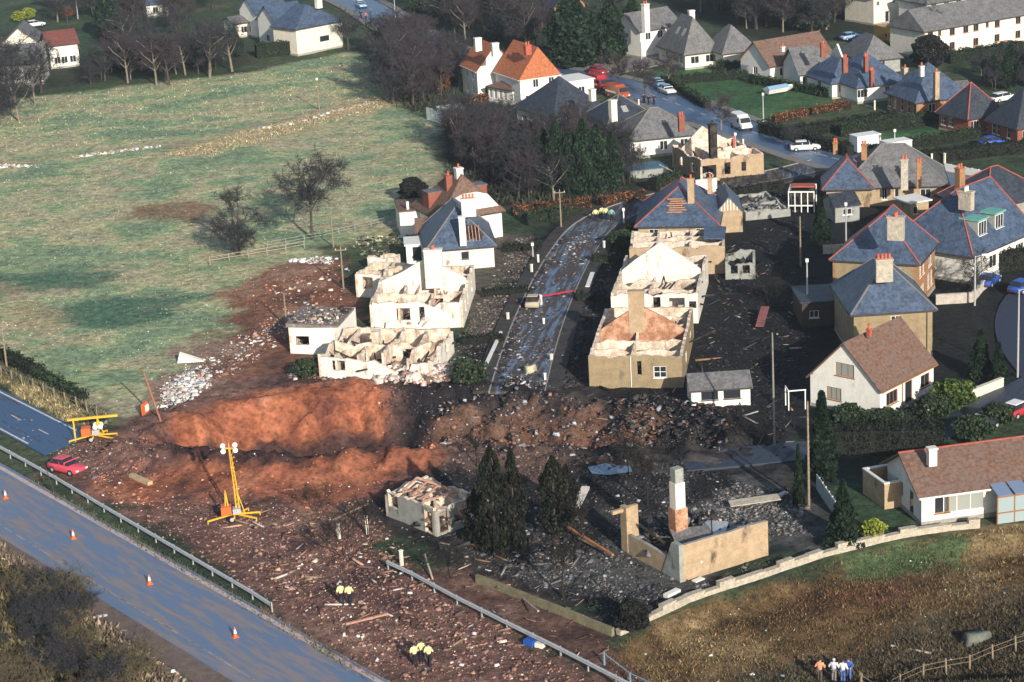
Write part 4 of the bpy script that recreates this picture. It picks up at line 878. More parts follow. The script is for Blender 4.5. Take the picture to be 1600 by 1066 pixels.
for i in range(6): x = b.w * (.2 + i * .12); mb.box(x - .05, x + .05, -.06, -.01, 2.75, 2.7 + 1.9 * (1 - abs(x / b.w - .5) * 2))
mb.obj('timber_strips', TRIM, b.root)

# ------------------------------------------------------------------ burnt-out shells
# left side of the street
b = ruin((526, 512), (560, 484), (448, 514), 2.9, 'roofed white wing strewn with debris nearest the red soil', W_WHITE, W_PEACH, .05, [('L', .27, .9, 1.5, 1.0)], w=7.5, rub=C_PALE, seed=3, heapn=50)
MB().hexa([(-.2, -.2, 2.95), (b.w * .85, -.2, 2.95), (b.w * .85, b.d + .2, 2.95), (-.2, b.d + .2, 2.95), (-.2, -.2, 3.15), (b.w * .85, -.2, 3.15), (b.w * .85, b.d + .2, 3.35), (-.2, b.d + .2, 3.35)]).obj('roof', RF_FELT, b.root)
heap('roof_litter', b.root, [(.2, .2), (b.w * .8, .2), (b.w * .8, b.d - .2), (.2, b.d - .2)], 260, .22, C_PALE, lambda x, y: 3.22 + 0 * x)
b = ruin((672, 556), (702, 512), (498, 551), 2.7, 'roofless white bungalow shell nearest the crater, its front wall fallen out', W_SOOT, W_PEACH, .5, [('L', .18, .9, 1.4, 1.1), ('L', .74, .0, 1.0, 2.0), ('F', .3, .8, 1.2, 1.2), ('F', .7, .8, 1.3, 1.2)],
         [('y', .45, .05, .95, 2.9, .5, .3), ('x', .2, .0, 1, 2.6, .6, .4), ('x', .42, 0, 1, 2.9, .5, .6), ('x', .64, 0, 1, 2.7, .6, .3), ('x', .84, 0, 1, 2.6, .5, None)], seed=5, rafters=14, hts=(.9, 1, 1, lambda t: .95 if t < .5 else max(.22, .95 - (t - .5) * 3.5) if t < .8 else .8), heapn=900)
b.chimney(0, 0, 3.6, 1.0, .7, 3.3, W_PEACH, 0, xy=(b.w * .55, b.d * .60))
LR2 = b
b = ruin((722, 468), (756, 411), (575, 477), 3.1, 'long roofless white shell with a lone gable and red-potted chimney', W_SOOT, W_PEACH, .35, [('L', .36, .9, 1.5, 1.4), ('L', .56, .8, .6, 1.6), ('F', .2, .7, 1.1, 1.5), ('F', .38, .7, 1.1, 1.5), ('F', .72, .7, 1.3, 1.5)],
         [('y', .30, .02, .98, 2.9, .4, .3), ('x', .35, .0, .98, 2.8, .4, .5), ('x', .68, 0, 1, 2.8, .4, .5), ('y', .8, 0, 1, 3.0, .3, .6)], seed=7, rafters=16, rafm=TIMBER, heapn=1100, heaph=1.7)
T = Matrix(((0, -1, 0, .58 * b.w), (1, 0, 0, 0), (0, 0, 1, 0), (0, 0, 0, 1))); mb = MB(); Ln = b.d
wall(mb, T, .32, Ln - .35, .3, gab(Ln, 2.9, 5.6, .45), [], .6, z0=-.3); mb.obj('gable_wall', W_SOOT, b.root)
b.chimney(676, 389, 7.0, .9, 2.0, 4.5, W_SOOT, 4)
b = ruin((626, 430), (652, 411), (554, 427), 2.8, 'small windowed white shell, roofless, behind the long white one', W_SOOT, W_PEACH, .3, [('L', .27, .9, 1.3, 1.5), ('L', .85, .2, 1.2, 1.9), ('F', .5, .8, 1, 1.2)], [('x', .45, 0, 1, 2.9, .2, .5), ('y', .5, 0, 1, 2.5, .3, .3)], seed=9, heapn=350, rafters=2)
b = ruin((618, 402), (634, 396), (571, 404), 1.6, 'lowest white wall stubs of a shell at the edge of the field', W_SOOT, W_PEACH, .25, [], [('x', .5, 0, 1, 1.7, .3, None)], seed=11, heapn=200)
# right side of the street
b = ruin((919, 556), (1066, 555), (950, 480), 3.3, 'tan harled semi-detached shell with brick party gable, nearest on the right of the street', W_TAN, W_PEACH, .2,
         [('F', .54, 1.2, .45, 1.5), ('F', .76, .95, 1.3, 1.2), ('R', .3, .8, 1.2, 1.2), ('R', .7, .8, 1.2, 1.2), ('L', .3, .8, 1.4, 1.4), ('L', .7, .8, 1.4, 1.4)],
         [('x', .16, .03, .97, 3.1, .25, .5), ('x', .33, .02, .98, 3.2, .3, .48), ('x', .72, .02, .98, 3.2, .4, .4), ('x', .86, .02, .98, 3.0, .4, .4), ('y', .46, .0, 1, 3.0, .3, .3)], ori='R', seed=13, rafters=12, heapn=900, rub=C_PALE + [(.4, .2, .12)])
T = Matrix.Translation((0, .52 * b.d, 0)); mb = MB(); wall(mb, T, .32, b.w - .33, .35, gab(b.w, 3.0, 6.0, .47), [], .6, z0=-.3); mb.obj('gable_wall', W_INNER, b.root)
b.chimney(0, 0, 7.4, 1.6, .7, 4.5, W_TANB, 0, xy=(b.w * .44, b.d * .53 + .1)); b.downpipe('F', .45, TRIM); window(side_frame(b.w, b.d, 'F'), .76 * b.w, .95, 1.3, 1.2, b.root, 2, 2)
b = ruin((954, 458), (1090, 457), (984, 397), 3.4, 'bright white shell with a tall plastered gable, second on the right of the street', W_SOOT, W_INCREAM, .4,
         [('F', .53, .9, .8, 2.0), ('F', .76, 1.0, 1.7, 1.8), ('F', .94, 1.6, .8, .8), ('R', .8, .6, .9, 1.2)],
         [('x', .18, 0, .98, 3.0, .25, .55), ('x', .36, 0, .98, 3.3, .35, .5), ('x', .8, 0, .98, 3.0, .3, .5), ('y', .44, 0, .6, 3.0, .3, .5)], ori='R', seed=15, rafters=13, heapn=800)
T = Matrix.Translation((0, .55 * b.d, 0)); mb = MB(); wall(mb, T, .32, b.w - .33, .35, gab(b.w, 3.2, 6.8, .5), [], .6, z0=-.3); mb.obj('gable_wall', W_SOOT, b.root)
b = ruin((983, 388), (1132, 384), (1003, 360), 3.3, 'long tan shell with white wall-tops, third on the right of the street', W_TANB, W_INCREAM, .25, [('F', .3, 1, 1.2, 1.2), ('R', .5, .2, 1.0, 2.0)],
         [('x', .3, 0, .98, 3.4, .3, .5), ('x', .6, 0, .98, 3.4, .4, .4), ('y', .3, 0, 1, 3.4, .3, .5), ('y', .65, 0, 1, 3.4, .3, .5)], ori='R', seed=17, rafters=12, heapn=700)
MB().hexa([(b.w * .78, b.d * .3, 3.5), (b.w * 1.0, b.d * .3, 3.4), (b.w * 1.02, b.d, 3.4), (b.w * .78, b.d, 3.6), (b.w * .78, b.d * .3, 3.6), (b.w * 1.0, b.d * .3, 3.5), (b.w * 1.02, b.d, 3.5), (b.w * .78, b.d, 3.7)]).obj('roof_remnant', RF_SLATE, b.root)
b = ruin((1133, 410), (1180, 408), (1137, 388), 2.0, 'low blackened brick stub with open frames behind the tan shells', W_GREY, W_GREY, .5, [('F', .3, .6, .8, 1), ('F', .7, .6, .8, 1)], [], seed=19, heapn=260, rub=C_CHAR)
# burnt brick house by the main road
b = ruin((1095, 250), (1193, 238), (1048, 230), 3.2, 'burnt-out brown brick house with black chimney by the village road', W_TANB, W_PEACH, .25, [('F', .1, .0, 2.6, 2.3), ('F', .42, .7, .9, 1.7), ('F', .68, .9, .7, 1.3), ('L', .3, .8, 1.2, 1.3), ('L', .7, .8, 1.2, 1.3)],
         [('x', .3, .3, 1, 3.3, .3, .5), ('x', .55, .3, 1, 3.2, .4, .6), ('y', .3, 0, 1, 3.2, .4, .4), ('y', .65, 0, 1, 3.1, .4, .4)], ori='R', d=11, seed=21, rafters=14, heapn=700)
T = Matrix.Translation((0, .78 * b.d, 0)); mb = MB(); wall(mb, T, .4, b.w * .8, .3, gab(b.w, 2.6, 5.8, .4), [], .6, z0=-.3); mb.obj('gable_wall', W_PEACH, b.root)
b.chimney(1113, 194, 7.8, 1.0, .8, 5.0, SOOTM, 1, potm=SOOTM); b.chimney(1146, 218, 4.9, .35, .35, 1.2, RIDGE, 1)
b = B_((1087, 282), (1103, 280), (1077, 276), 2.2, 'garden_wall_panel', 'bright white end wall standing before the burnt brick house', 'wall', d=.3, w=3.0); b.walls(W_WHITE, [], t=.14); b.base(W_WHITE, .1)
b = ruin((1165, 330), (1235, 322), (1158, 306), 1.2, 'flattened grey plot of wall stubs beyond the white half-timbered gable', W_GREY, W_GREY, .4, [], [('x', .5, 0, 1, 1.0, .4, .5)], seed=23, heapn=600, rub=[(.2, .2, .2), (.12, .12, .13), (.3, .28, .26), (.05, .05, .05)], ori='R', d=9)
# foreground bungalow shell with tall chimney
b = ruin((1061, 854), (1205, 832), (962, 830), 3.0, 'tan walled bungalow shell with a tall striped chimney in the foreground', W_TANB, W_GREY, .06, [], [('y', .32, .0, .55, 1.9, .5, None), ('x', .45, .3, 1, 1.6, .5, None), ('y', .7, .2, .9, 1.5, .5, .5)], seed=25, rafters=16, rub=C_CHAR + [(.4, .38, .36), (.45, .3, .22)], heapn=1500, hts=(1.0, .35, .3, .55), heaph=1.6, w=8.7, d=8.2)
p = b.loc(1057, 731, 7.6); MB().box(p.x - .6, p.x + .6, p.y - .5, p.y + .5, 0, 4.2).obj('chimney_base', W_INNER, b.root)
MB().box(p.x - .47, p.x + .47, p.y - .42, p.y + .42, 4.2, 6.4).obj('chimney', W_CREAM, b.root); MB().box(p.x - .4, p.x + .4, p.y - .36, p.y + .36, 6.4, 7.6).obj('chimney_top', W_GREY, b.root)
MB().box(-.02, .9, .0, .0 + .5, 0, 3.02).obj('wall_pier', W_GREY, b.root) if False else None
q = b.loc(970, 852, 0); MB().box(-.06, .4, b.d - .9, b.d + .0, 0, 3.9).box(.4, 1.5, b.d - .28, b.d + .02, 0, 3.7).box(-1.1, -.06, b.d - .5, b.d - .2, 3.45, 3.75).obj('corner_pier', W_TANB, b.root)
MB().hexa([(-.06, -.05, 0), (.35, -.05, 0), (.35, 2.4, 0), (-.06, 2.4, 0), (-.06, -.05, 3.1), (.35, -.05, 3.1), (.35, 1.0, 3.1), (-.06, 1.0, 3.0)]).obj('wall_stub', W_GREY, b.root)
BB = b
r_ = random.Random(4)
for i in range(4):
    x = r_.uniform(.3, .8) * b.w; y = r_.uniform(.3, .9) * b.d; MB().box(-1.6, 1.6, -1.0, 1.0, 0, .05).obj('roof_sheet', RF_GREY if i % 2 else GALV, b.root, loc=(x, y, 1.2 + .3 * i), rz=r_.uniform(0, 3)).rotation_euler.x = r_.uniform(-.5, .5)
# grey bungalow shell left of the evergreens
b = ruin((680, 796), (752, 775), (593, 766), 2.4, 'grey rendered bungalow shell with sagging pink roof timbers beside dark evergreens', W_GREY, W_PEACH, .35, [('L', .16, .9, 1.3, 1.2), ('L', .85, .0, 1.0, 2.0), ('F', .2, .0, 1.1, 2.0), ('F', .6, .5, 1.5, 1.6)],
         [('y', .4, 0, 1, 2.3, .3, .4), ('x', .35, 0, 1, 2.3, .3, .4), ('x', .65, 0, 1, 2.3, .3, .5), ('y', .75, .0, .9, 2.1, .3, .6)], seed=27, rafters=3, heapn=900, rub=C_MIX)
for fx in (.3, .5, .7):
    MB().bar((.3, b.d * fx, 2.6), (b.w * .5, b.d * fx + .4, 3.2), .12, .16).bar((b.w * .5, b.d * fx + .4, 3.2), (b.w - .3, b.d * fx + .1, 2.1), .12, .16).bar((.3, b.d * fx, 2.5), (b.w - .3, b.d * fx + .1, 2.1), .1, .12).obj('roof_truss', TIMBER, b.root)
b = None
# ------------------------------------------------------------------ trees, hedges, plants
def bare_template(seed, h=10., spread=.34, dens=1., trunkm=BARK, twigm=TWIG, stems=1, twr=.02, up=.5, low=.35):
    """trunk with limbs, and a crown of fine twigs, as two shared meshes"""
    r = random.Random(seed); tr = MB(); tw = MB()
    def rv(s): return Vector((r.gauss(0, s), r.gauss(0, s), r.gauss(0, s)))
    def grow(p, d, L, rad, lev):
        n = 3 if lev < 3 else 1; pts = [p]; q = p; dd = d
        for i in range(n):
            dd = (dd + rv(.05 if lev == 0 else .16) + Vector((0, 0, .07 * up))).normalized(); q = q + dd * (L / n); pts.append(q)
        rs = [rad * (1 - .55 * i / n) for i in range(n + 1)]
        (tr if lev < 2 else tw).tube(pts, rs, 6 if lev == 0 else 4 if lev < 2 else 3, cap=False)
        if lev >= 4: return
        k = {0: 10, 1: 7, 2: 7, 3: 5}[lev]; k = max(2, int(round(k * (dens if lev > 1 else 1))))
        for i in range(k):
            t = r.uniform(low if lev == 0 else .2, 1.0); idx = min(n - 1, int(t * n)); f = t * n - idx
            b = pts[idx].lerp(pts[idx + 1], f); az = 2.4 * i + r.uniform(-.5, .5)
            side = Vector((math.cos(az), math.sin(az), 0)) if lev == 0 else rv(1).normalized()
            nd = (dd * (up + .15) + side * (spread * 2.4) + Vector((0, 0, .25 * up))).normalized()
            grow(b, nd, L * (.62 if lev == 0 else .55) * r.uniform(.7, 1.1), max(twr, rad * .42), lev + 1)
    for s in range(stems):
        d = Vector((0, 0, 1)) if stems == 1 else Vector((r.gauss(0, .5), r.gauss(0, .5), 1)).normalized()
        grow(Vector((r.gauss(0, .15) if stems > 1 else 0, r.gauss(0, .15) if stems > 1 else 0, -.2)), d, h * .62, h * (.021 if stems == 1 else .010), 0)
    return tr.mesh('trunk', trunkm), tw.mesh('crown', twigm)
BT = [bare_template(3, 10, .40), bare_template(5, 10, .46, 1.0), bare_template(8, 10, .36, 1.0), bare_template(12, 10, .42, 1., BARKP)]
BTF = [bare_template(61, 10, .44, 1.7, BARK, TWIG, 1, .017, .55, .12), bare_template(66, 10, .46, 1.7, BARK, TWIG, 1, .017, .55, .15)]
BTR = [bare_template(21, 10, .4, 1.1, BARK, TWIGR), bare_template(22, 10, .36, 1.1, BARKP, TWIGR)]
BUSHT = [bare_template(31, 4.2, .5, .9, BARK, TWIG, 4, .014), bare_template(33, 4.2, .55, .9, BARK, mat('straw_twigs', (.11, .09, .055), var=.4, bump=0), 4, .014)]
DEADT = [bare_template(41, 7, .28, .45, CHAR, CHAR, 1, .02, .8), bare_template(43, 7, .35, .35, CHAR, CHAR, 2, .02, .7)]
def bare(px, py, h, label, k=0, T=BT, group=None, name='bare_tree', zs=1., cat='tree', base=10.):
    p = G(px, py); t, c = T[k % len(T)]; o = empty(name, p, rnd.uniform(0, 6.3), label, cat, group); s = h / base
    o.scale = (s, s, s * zs); linkmesh('trunk', t, o); linkmesh('crown', c, o); return o
def evergreen_template(seed, h, rad, cols, n=4200, sparse=0, shape='column', size=.42):
    R2 = np.random.default_rng(seed); z = R2.random(n) ** .85
    if shape == 'column': pr = np.clip(1.15 * np.minimum(1, (z * 5 + .35)) * (1 - z ** 2.6) + .05, 0, 1)
    elif shape == 'cone': pr = (1 - z) * .95 + .06
    else: pr = np.sqrt(np.clip(1 - (2 * z - 1) ** 2, 0, 1))
    th = R2.random(n) * 6.283
    lk = .9 + sparse; lump = 1 + .22 * lk * np.sin(th * 3 + z * 9 + seed) + .17 * lk * np.sin(th * 5 - z * 23 + seed * 2)
    rr = rad * pr * lump * (.55 + .45 * np.sqrt(R2.random(n)))
    if sparse:
        keep = (np.sin(th * 2.3 + z * 13 + seed) + np.sin(th * 5 - z * 21) + R2.normal(0, .6, n)) > -sparse; z, th, rr = z[keep], th[keep], rr[keep]; n = len(z)
    pos = np.stack([np.cos(th) * rr, np.sin(th) * rr, .25 + z * (h - .25)], 1)
    sc_ = R2.uniform(.6, 1.4, n) * size
    o = bulk('crown', LEAFV, LEAFF, pos, sc_, R2.random(n) * 6.28, np.clip(np.array(cols)[R2.integers(0, len(cols), n)] * (1 + R2.normal(0, .25, (n, 1))), .004, 1), LEAFY, tilt=.8)
    me = o.data; bpy.data.objects.remove(o)
    tr = MB().tube([(0, 0, -.2), (0, 0, h * .5), (0, 0, h * .93)], [rad * .11 + .06, rad * .08 + .03, .03], 7).mesh('trunk', BARK)
    return tr, me
C_DG = [(.011, .026, .016), (.018, .038, .022), (.008, .018, .013), (.028, .048, .026)]
C_FG = [(.012, .018, .012), (.022, .026, .015), (.006, .008, .006), (.022, .018, .014)]
EV_COL = [evergreen_template(1, 10, 2.3, C_DG), evergreen_template(2, 10, 2.0, C_DG)]
EV_CONE = [evergreen_template(3, 10, 2.6, [(.008, .018, .012), (.015, .03, .016), (.02, .035, .02)], shape='cone'), evergreen_template(6, 10, 1.6, [(.008, .018, .012), (.015, .03, .016)], shape='cone', n=3000)]
EV_BURNT = [evergreen_template(4, 10, 2.4, C_FG, 6500, .3, size=.3), evergreen_template(5, 10, 2.1, C_FG, 6000, .1, size=.3)]
EV_BALL = [evergreen_template(7, 10, 5.2, [(.012, .014, .018), (.02, .02, .02), (.03, .03, .025)], 5000, shape='ball', size=.6)]
BUSH_G = [evergreen_template(9, 2.6, 1.9, [(.06, .10, .02), (.11, .15, .04), (.04, .07, .02)], 1500, shape='ball', size=.25)]
BUSH_D = [evergreen_template(10, 2.6, 1.9, [(.02, .04, .02), (.035, .06, .03), (.05, .06, .035)], 1300, shape='ball', size=.28)]
BUSH_Y = [evergreen_template(11, 2.6, 1.6, [(.25, .28, .04), (.18, .22, .04)], 1300, shape='ball', size=.25)]
BUSH_O = [evergreen_template(12, 2.6, 1.9, [(.5, .16, .03), (.4, .11, .03)], 1300, shape='ball', size=.25)]
def ever(px, py, h, label, T, k=0, group=None, name='evergreen_tree', cat='tree', base=10., wide=1.):
    p = G(px, py); t, c = T[k % len(T)]; s = h / base; o = empty(name, p, rnd.uniform(0, 6.3), label, cat, group)
    o.scale = (s * wide, s * wide, s); linkmesh('trunk', t, o); linkmesh('foliage' if cat == 'bush' else 'crown', c, o); return o
HEDGE_IN = mat('hedge_inside', (.010, .014, .010), var=.4)
def hedge(p0, p1, wd, h, cols, label, zoff=0, size=.17, dens=34):
    a, b = P(*p0), P(*p1); d = b - a; Ln = d.length; ang = math.atan2(d.y, d.x); n = int(Ln * (2 * h + wd) * dens)
    u = rng.random(n) * Ln; f = rng.random(n) * (2 * h + wd)
    y = np.where(f < h, -wd / 2, np.where(f < 2 * h, wd / 2, f - 2 * h - wd / 2)); z = np.where(f < h, f, np.where(f < 2 * h, f - h, h))
    lum = .11 * np.sin(u * 1.9 + a.x) + .12 * np.sin(u * 4.3)
    pos = np.stack([u, y + rng.normal(0, .07, n) + np.sign(y) * lum * .6, np.maximum(0.02, z + rng.normal(0, .06, n) + lum * (z > h * .8))], 1)
    o = bulk('hedge', LEAFV, LEAFF, pos, rng.uniform(.6, 1.5, n) * size, rng.random(n) * 6.28, pal(cols, n, .22), LEAFY, tilt=.9)
    o.location = (a.x, a.y, zoff); o.rotation_euler.z = ang; tag(o, label, 'hedge')
    mb = MB().box(.05, Ln - .05, -wd / 2 + .12, wd / 2 - .12, -.2, h - .15); c = mb.obj('branches', HEDGE_IN, o)
    return o
# single trees that can be told apart
for a in [(374, 400, 10, 'bare spreading tree standing on the rail fence at the edge of the field', 0, BTF), (488, 374, 11.5, 'larger bare tree to the right of the fence-line tree, by the white houses', 1, BTF),
          (614, 163, 13, 'big bare tree with a pale trunk at the far corner of the field', 0, BTF), (545, 78, 9, 'thin bare tree before the cream end house with slate hip', 2, BT),
          (245, 134, 10, 'leftmost bare tree of the row along the top edge of the field', 3, BTR), (265, 133, 11, 'reddish bare tree, second in the row along the top of the field', 0, BTR), (290, 118, 9, 'slim bare tree, third in the row above the field', 3, BT),
          (328, 121, 13, 'tallest pale-trunked bare tree of the row above the field', 3, BT), (363, 112, 12, 'bare tree at the right end of the row above the field', 3, BT), (200, 130, 10, 'bare tree between the garden and the leftmost of the field row', 1, BTR),
          (1045, 134, 6, 'small bare street tree on the lawn of the rooflighted bungalow', 3, BTR), (1008, 152, 7, 'bare street tree beside the side road junction', 0, BTR), (965, 142, 7, 'bare street tree behind the orange and white van', 1, BTR),
          (1438, 80, 9, 'bare tree standing against the long cream terrace', 0, BT), (1127, 205, 6, 'bare street tree near the white minibus', 1, BTR), (1523, 468, 6.5, 'bare tree before the dormered slate villa', 1, BT), (1232, 232, 5, 'small bare tree beside the white saloon on the village road', 2, BT)]:
    bare(*a[:5], T=a[5])
def wood(poly, n, hs, label, group, T, name='bare_tree', seed=1, bases=None):
    r = random.Random(seed); W = PP(poly); xs_ = inpoly(W, n)
    for i, (x, y) in enumerate(xs_):
        t = T[r.randrange(len(T))]; h = r.uniform(*hs); s = h / 10
        o = empty(name, (x, y, tz(x, y)), r.uniform(0, 6.3), label, 'tree', group); o.scale = (s * r.uniform(.85, 1.15), s * r.uniform(.85, 1.15), s)
        linkmesh('trunk', t[0], o); linkmesh('crown', t[1], o)
wood([(695, 215), (760, 200), (850, 230), (960, 245), (1000, 275), (960, 302), (880, 312), (790, 312), (715, 285)], 56, (6, 8.8), 'bare tree in the dense thicket between the white houses and the slate bungalows', 'bare trees of the central thicket', BT + BTR, seed=2)
wood([(590, 70), (650, 75), (725, 105), (715, 150), (650, 172), (622, 165), (590, 130)], 34, (7, 11), 'bare tree in the wood between field corner and orange-roofed houses', 'bare trees at the field corner', BT + BTR, seed=3)
wood([(640, 8), (760, -20), (850, 0), (850, 60), (840, 100), (760, 60), (720, 70)], 44, (8, 12), 'bare tree in the wood above the orange-roofed houses', 'bare trees above the orange roofs', BT + BTR, seed=4)
wood([(1030, -15), (1360, -15), (1355, 30), (1260, 60), (1140, 40), (1060, 15)], 62, (8, 13), 'bare tree of the dark wood at the top of the town', 'bare trees at the top of the town', BT + BTR, seed=5)
wood([(130, 100), (350, 88), (345, 112), (240, 128), (140, 140)], 30, (5, 9), 'bare tree in the garden belt above the field', 'bare trees above the field', BT + BTR, seed=6)
wood([(60, 10), (240, -10), (350, -10), (340, 30), (300, 80), (130, 80)], 40, (6, 10), 'bare tree among the gardens at the top left', 'bare trees at the top left', BT + BTR, seed=7)
wood([(-60, 120), (40, 118), (70, 140), (30, 200), (-60, 215)], 18, (7, 11), 'dark bare tree of the clump at the left edge', 'bare trees at the left edge', BT, seed=8)
wood([(1520, 112), (1640, 100), (1650, 140), (1560, 146)], 14, (3.5, 5), 'bare tree among the dark gardens at the right edge', 'bare trees at the right edge', BT, seed=9)
wood([(860, -10), (1000, -20), (1000, 20), (930, 60), (870, 30)], 8, (7, 10), 'bare tree behind the dark cypresses', 'bare trees behind the cypresses', BT, seed=10)
for i, (x, y, h, k) in enumerate([(852, 296, 8.5, 0), (872, 303, 10, 1), (893, 306, 9, 0), (914, 307, 10.5, 1), (935, 303, 9.5, 0), (958, 298, 8, 1)]):
    ever(x, y, h, ['leftmost', 'second', 'third', 'fourth', 'fifth', 'rightmost'][i] + ' dark conifer of the row behind the orange hedge, counted from the left', EV_COL, k, 'conifers behind the orange hedge', 'conifer_tree', wide=.75)
ever(895, 106, 13, 'broadest dark cypress near the village road junction', EV_COL, 0, None, 'cypress_tree', wide=1.35); ever(955, 100, 11.5, 'slimmer dark cypress to the right of the broadest one', EV_COL, 1, None, 'cypress_tree', wide=1.05)
ever(990, 78, 9.5, 'green ivy-like tree before the tall white chimney', EV_COL, 0, None, wide=.9); ever(828, 62, 8.5, 'dark round-topped evergreen left of the cypresses', EV_COL, 1, None, wide=1.2); ever(170, 62, 9.5, 'grey-green conifer in the gardens at the top left', EV_COL, 0, None, 'conifer_tree')
ever(1452, 106, 5.4, 'round near-black evergreen before the long cream terrace', EV_BALL, 0, None); ever(646, 316, 3.4, 'dark rounded evergreen left of the half-hipped house', EV_BALL, 0, None)
ever(1318, 852, 5.6, 'dark pointed conifer behind the stepped stone wall', EV_CONE, 0, None, 'conifer_tree', wide=1.0); ever(1285, 748, 8.0, 'tall near-black conifer at the left end of the long hedge', EV_CONE, 1, None, 'conifer_tree', wide=1.1)
ever(1248, 792, 5.6, 'thin black conifer beside the timber pole', EV_CONE, 1, None, 'conifer_tree', wide=.6); ever(1532, 590, 5.0, 'dark conifer across the lane from the white gabled house', EV_CONE, 0, None, 'conifer_tree'); ever(1560, 600, 4.2, 'smaller dark conifer at the lane edge', EV_CONE, 1, None, 'conifer_tree', wide=1.4)
ever(1283, 378, 5.5, 'dark evergreen beside the burnt conservatory frame', EV_CONE, 1, None, 'conifer_tree', wide=1.3)
ever(775, 868, 9.6, 'tall scorched evergreen right of the grey bungalow shell', EV_BURNT, 0, None, wide=.55); ever(806, 862, 9.0, 'scorched evergreen touching the right of the tallest one', EV_BURNT, 1, None, wide=.5); ever(748, 850, 5.0, 'shorter scorched evergreen against the grey shell', EV_BURNT, 1, None, wide=1.1)
ever(868, 835, 7.0, 'blackened slim evergreen standing alone in the burnt plots', EV_BURNT, 1, None, wide=.9); ever(888, 812, 5.0, 'short blackened evergreen beside the slim one', EV_BURNT, 1, None, wide=.9); ever(990, 985, 2.4, 'small dark shrub at the corner of the stone wall', EV_BALL, 0, None, 'dark_shrub', 'bush')
for a in [(745, 730, 3.6, 'charred tree stump standing above the puddled ground', 0), (1012, 790, 5.5, 'charred leafless tree behind the tall striped chimney', 0), (985, 745, 5, 'charred tree left of the leafless one near the chimney', 1), (535, 868, 5, 'blackened small tree in the mud above the two officers', 1), (575, 840, 3.8, 'burnt sapling left of the grey bungalow shell', 0),
          (492, 800, 3.4, 'burnt shrub beside the orange crater bank', 1), (910, 850, 4.5, 'scorched sapling among the black rubble', 0), (1205, 480, 5, 'scorched sapling on the black back gardens', 1), (700, 905, 4, 'scorched sapling above the second crash barrier', 1), (880, 935, 5.5, 'scorched sapling close to the concrete garden wall', 0), (1180, 700, 4, 'charred sapling by the dark lane', 1), (1140, 690, 3.4, 'charred shrub on the right crater lip', 0)]:
    bare(a[0], a[1], a[2], a[3], a[4], DEADT, None, 'burnt_tree', base=7.)
for a in [(1490, 640, 2.8, 'round sunlit green bush at the right of the white gabled house', BUSH_G), (1458, 655, 2.2, 'low dark bush under the sunlit one', BUSH_D), (1325, 668, 2.2, 'dark bush at the foot of the tall white gable', BUSH_D), (1350, 672, 1.8, 'small dark bush right of the gable foot', BUSH_D), (1385, 672, 2.0, 'dark bush at the corner of the white gabled house', BUSH_D),
          (30, 34, 2.2, 'yellow-green bush at the top left, left of its pair', BUSH_Y), (45, 30, 2.4, 'taller yellow-green bush of the pair at the top left', BUSH_Y), (108, 26, 1.9, 'bright orange bush at the top left', BUSH_O), (972, 388, 2.2, 'dark green bush beside the upper end of the burnt street', BUSH_D), (992, 376, 2.0, 'smaller dark bush near the slate roof with the red chimney', BUSH_D),
          (480, 590, 2.0, 'dark bush pressed against the roofed white wing', BUSH_D), (1365, 842, 1.6, 'yellowish shrub behind the stepped wall', BUSH_Y), (735, 600, 2.4, 'dark scorched bush beside the fallen white rubble', BUSH_D), (1520, 690, 2.4, 'dark bush by the lane below the white gabled house', BUSH_D), (1560, 665, 2.0, 'dark bush near the parked dark car', BUSH_D), (960, 168, 2.0, 'bush between the two red vehicles and the road', BUSH_D)]:
    ever(a[0], a[1], a[2], a[3], a[4], 0, None, 'garden_bush', 'bush', base=2.6)
def dark_wood(poly, n, hs, label, group, seed):
    r = random.Random(seed)
    for (x, y) in inpoly(PP(poly), n):
        t = EV_COL[r.randrange(2)] if r.random() < .5 else BUSH_D[0]; h = r.uniform(*hs); s = h / (10. if t is not BUSH_D[0] else 4.6); o = empty('evergreen_tree', (x, y, -.1), r.uniform(0, 6), label, 'tree', group); o.scale = (s * 1.15, s * 1.15, s); linkmesh('trunk', t[0], o); linkmesh('crown', t[1], o)
dark_wood([(1030, -25), (1360, -25), (1350, 20), (1260, 52), (1150, 38), (1050, 5)], 26, (4, 8), 'dark evergreen in the wood at the top of the town', 'dark evergreens at the top of the town', 5)
dark_wood([(640, 10), (850, -10), (840, 40), (720, 90)], 12, (3, 7), 'dark evergreen in the wood above the orange-roofed houses', 'dark evergreens above the orange roofs', 6)
dark_wood([(590, 80), (710, 105), (700, 150), (640, 165)], 8, (3, 6), 'dark evergreen in the wood at the field corner', 'dark evergreens at the field corner', 7)
dark_wood([(1520, 110), (1640, 98), (1650, 138), (1570, 144)], 8, (3, 5), 'dark evergreen in the gardens at the right edge', 'dark evergreens at the right edge', 8)
dark_wood([(120, 85), (370, 75), (370, 100), (200, 118)], 26, (2.5, 5.5), 'dark evergreen in the garden belt above the field', 'dark evergreens above the field', 9)
dark_wood([(-60, 140), (30, 130), (50, 160), (-40, 210)], 6, (4, 7), 'dark evergreen in the clump at the left edge', 'dark evergreens at the left edge', 10)
r_ = random.Random(12)
W = PP([(-60, 880), (40, 900), (130, 960), (220, 1090), (100, 1200), (-120, 1200)])
for i, (x, y) in enumerate(inpoly(W, 30)):
    t = BUSHT[i % 2]; o = empty('bare_bush', (x, y, tz(x, y)), r_.uniform(0, 6), 'bare brushy shrub in the thicket at the lower left corner', 'bush', 'shrubs at the lower left corner'); s = r_.uniform(.6, 1.05); o.scale = (s * 1.1, s * 1.1, s)
    linkmesh('stems', t[0], o); linkmesh('crown', t[1], o)
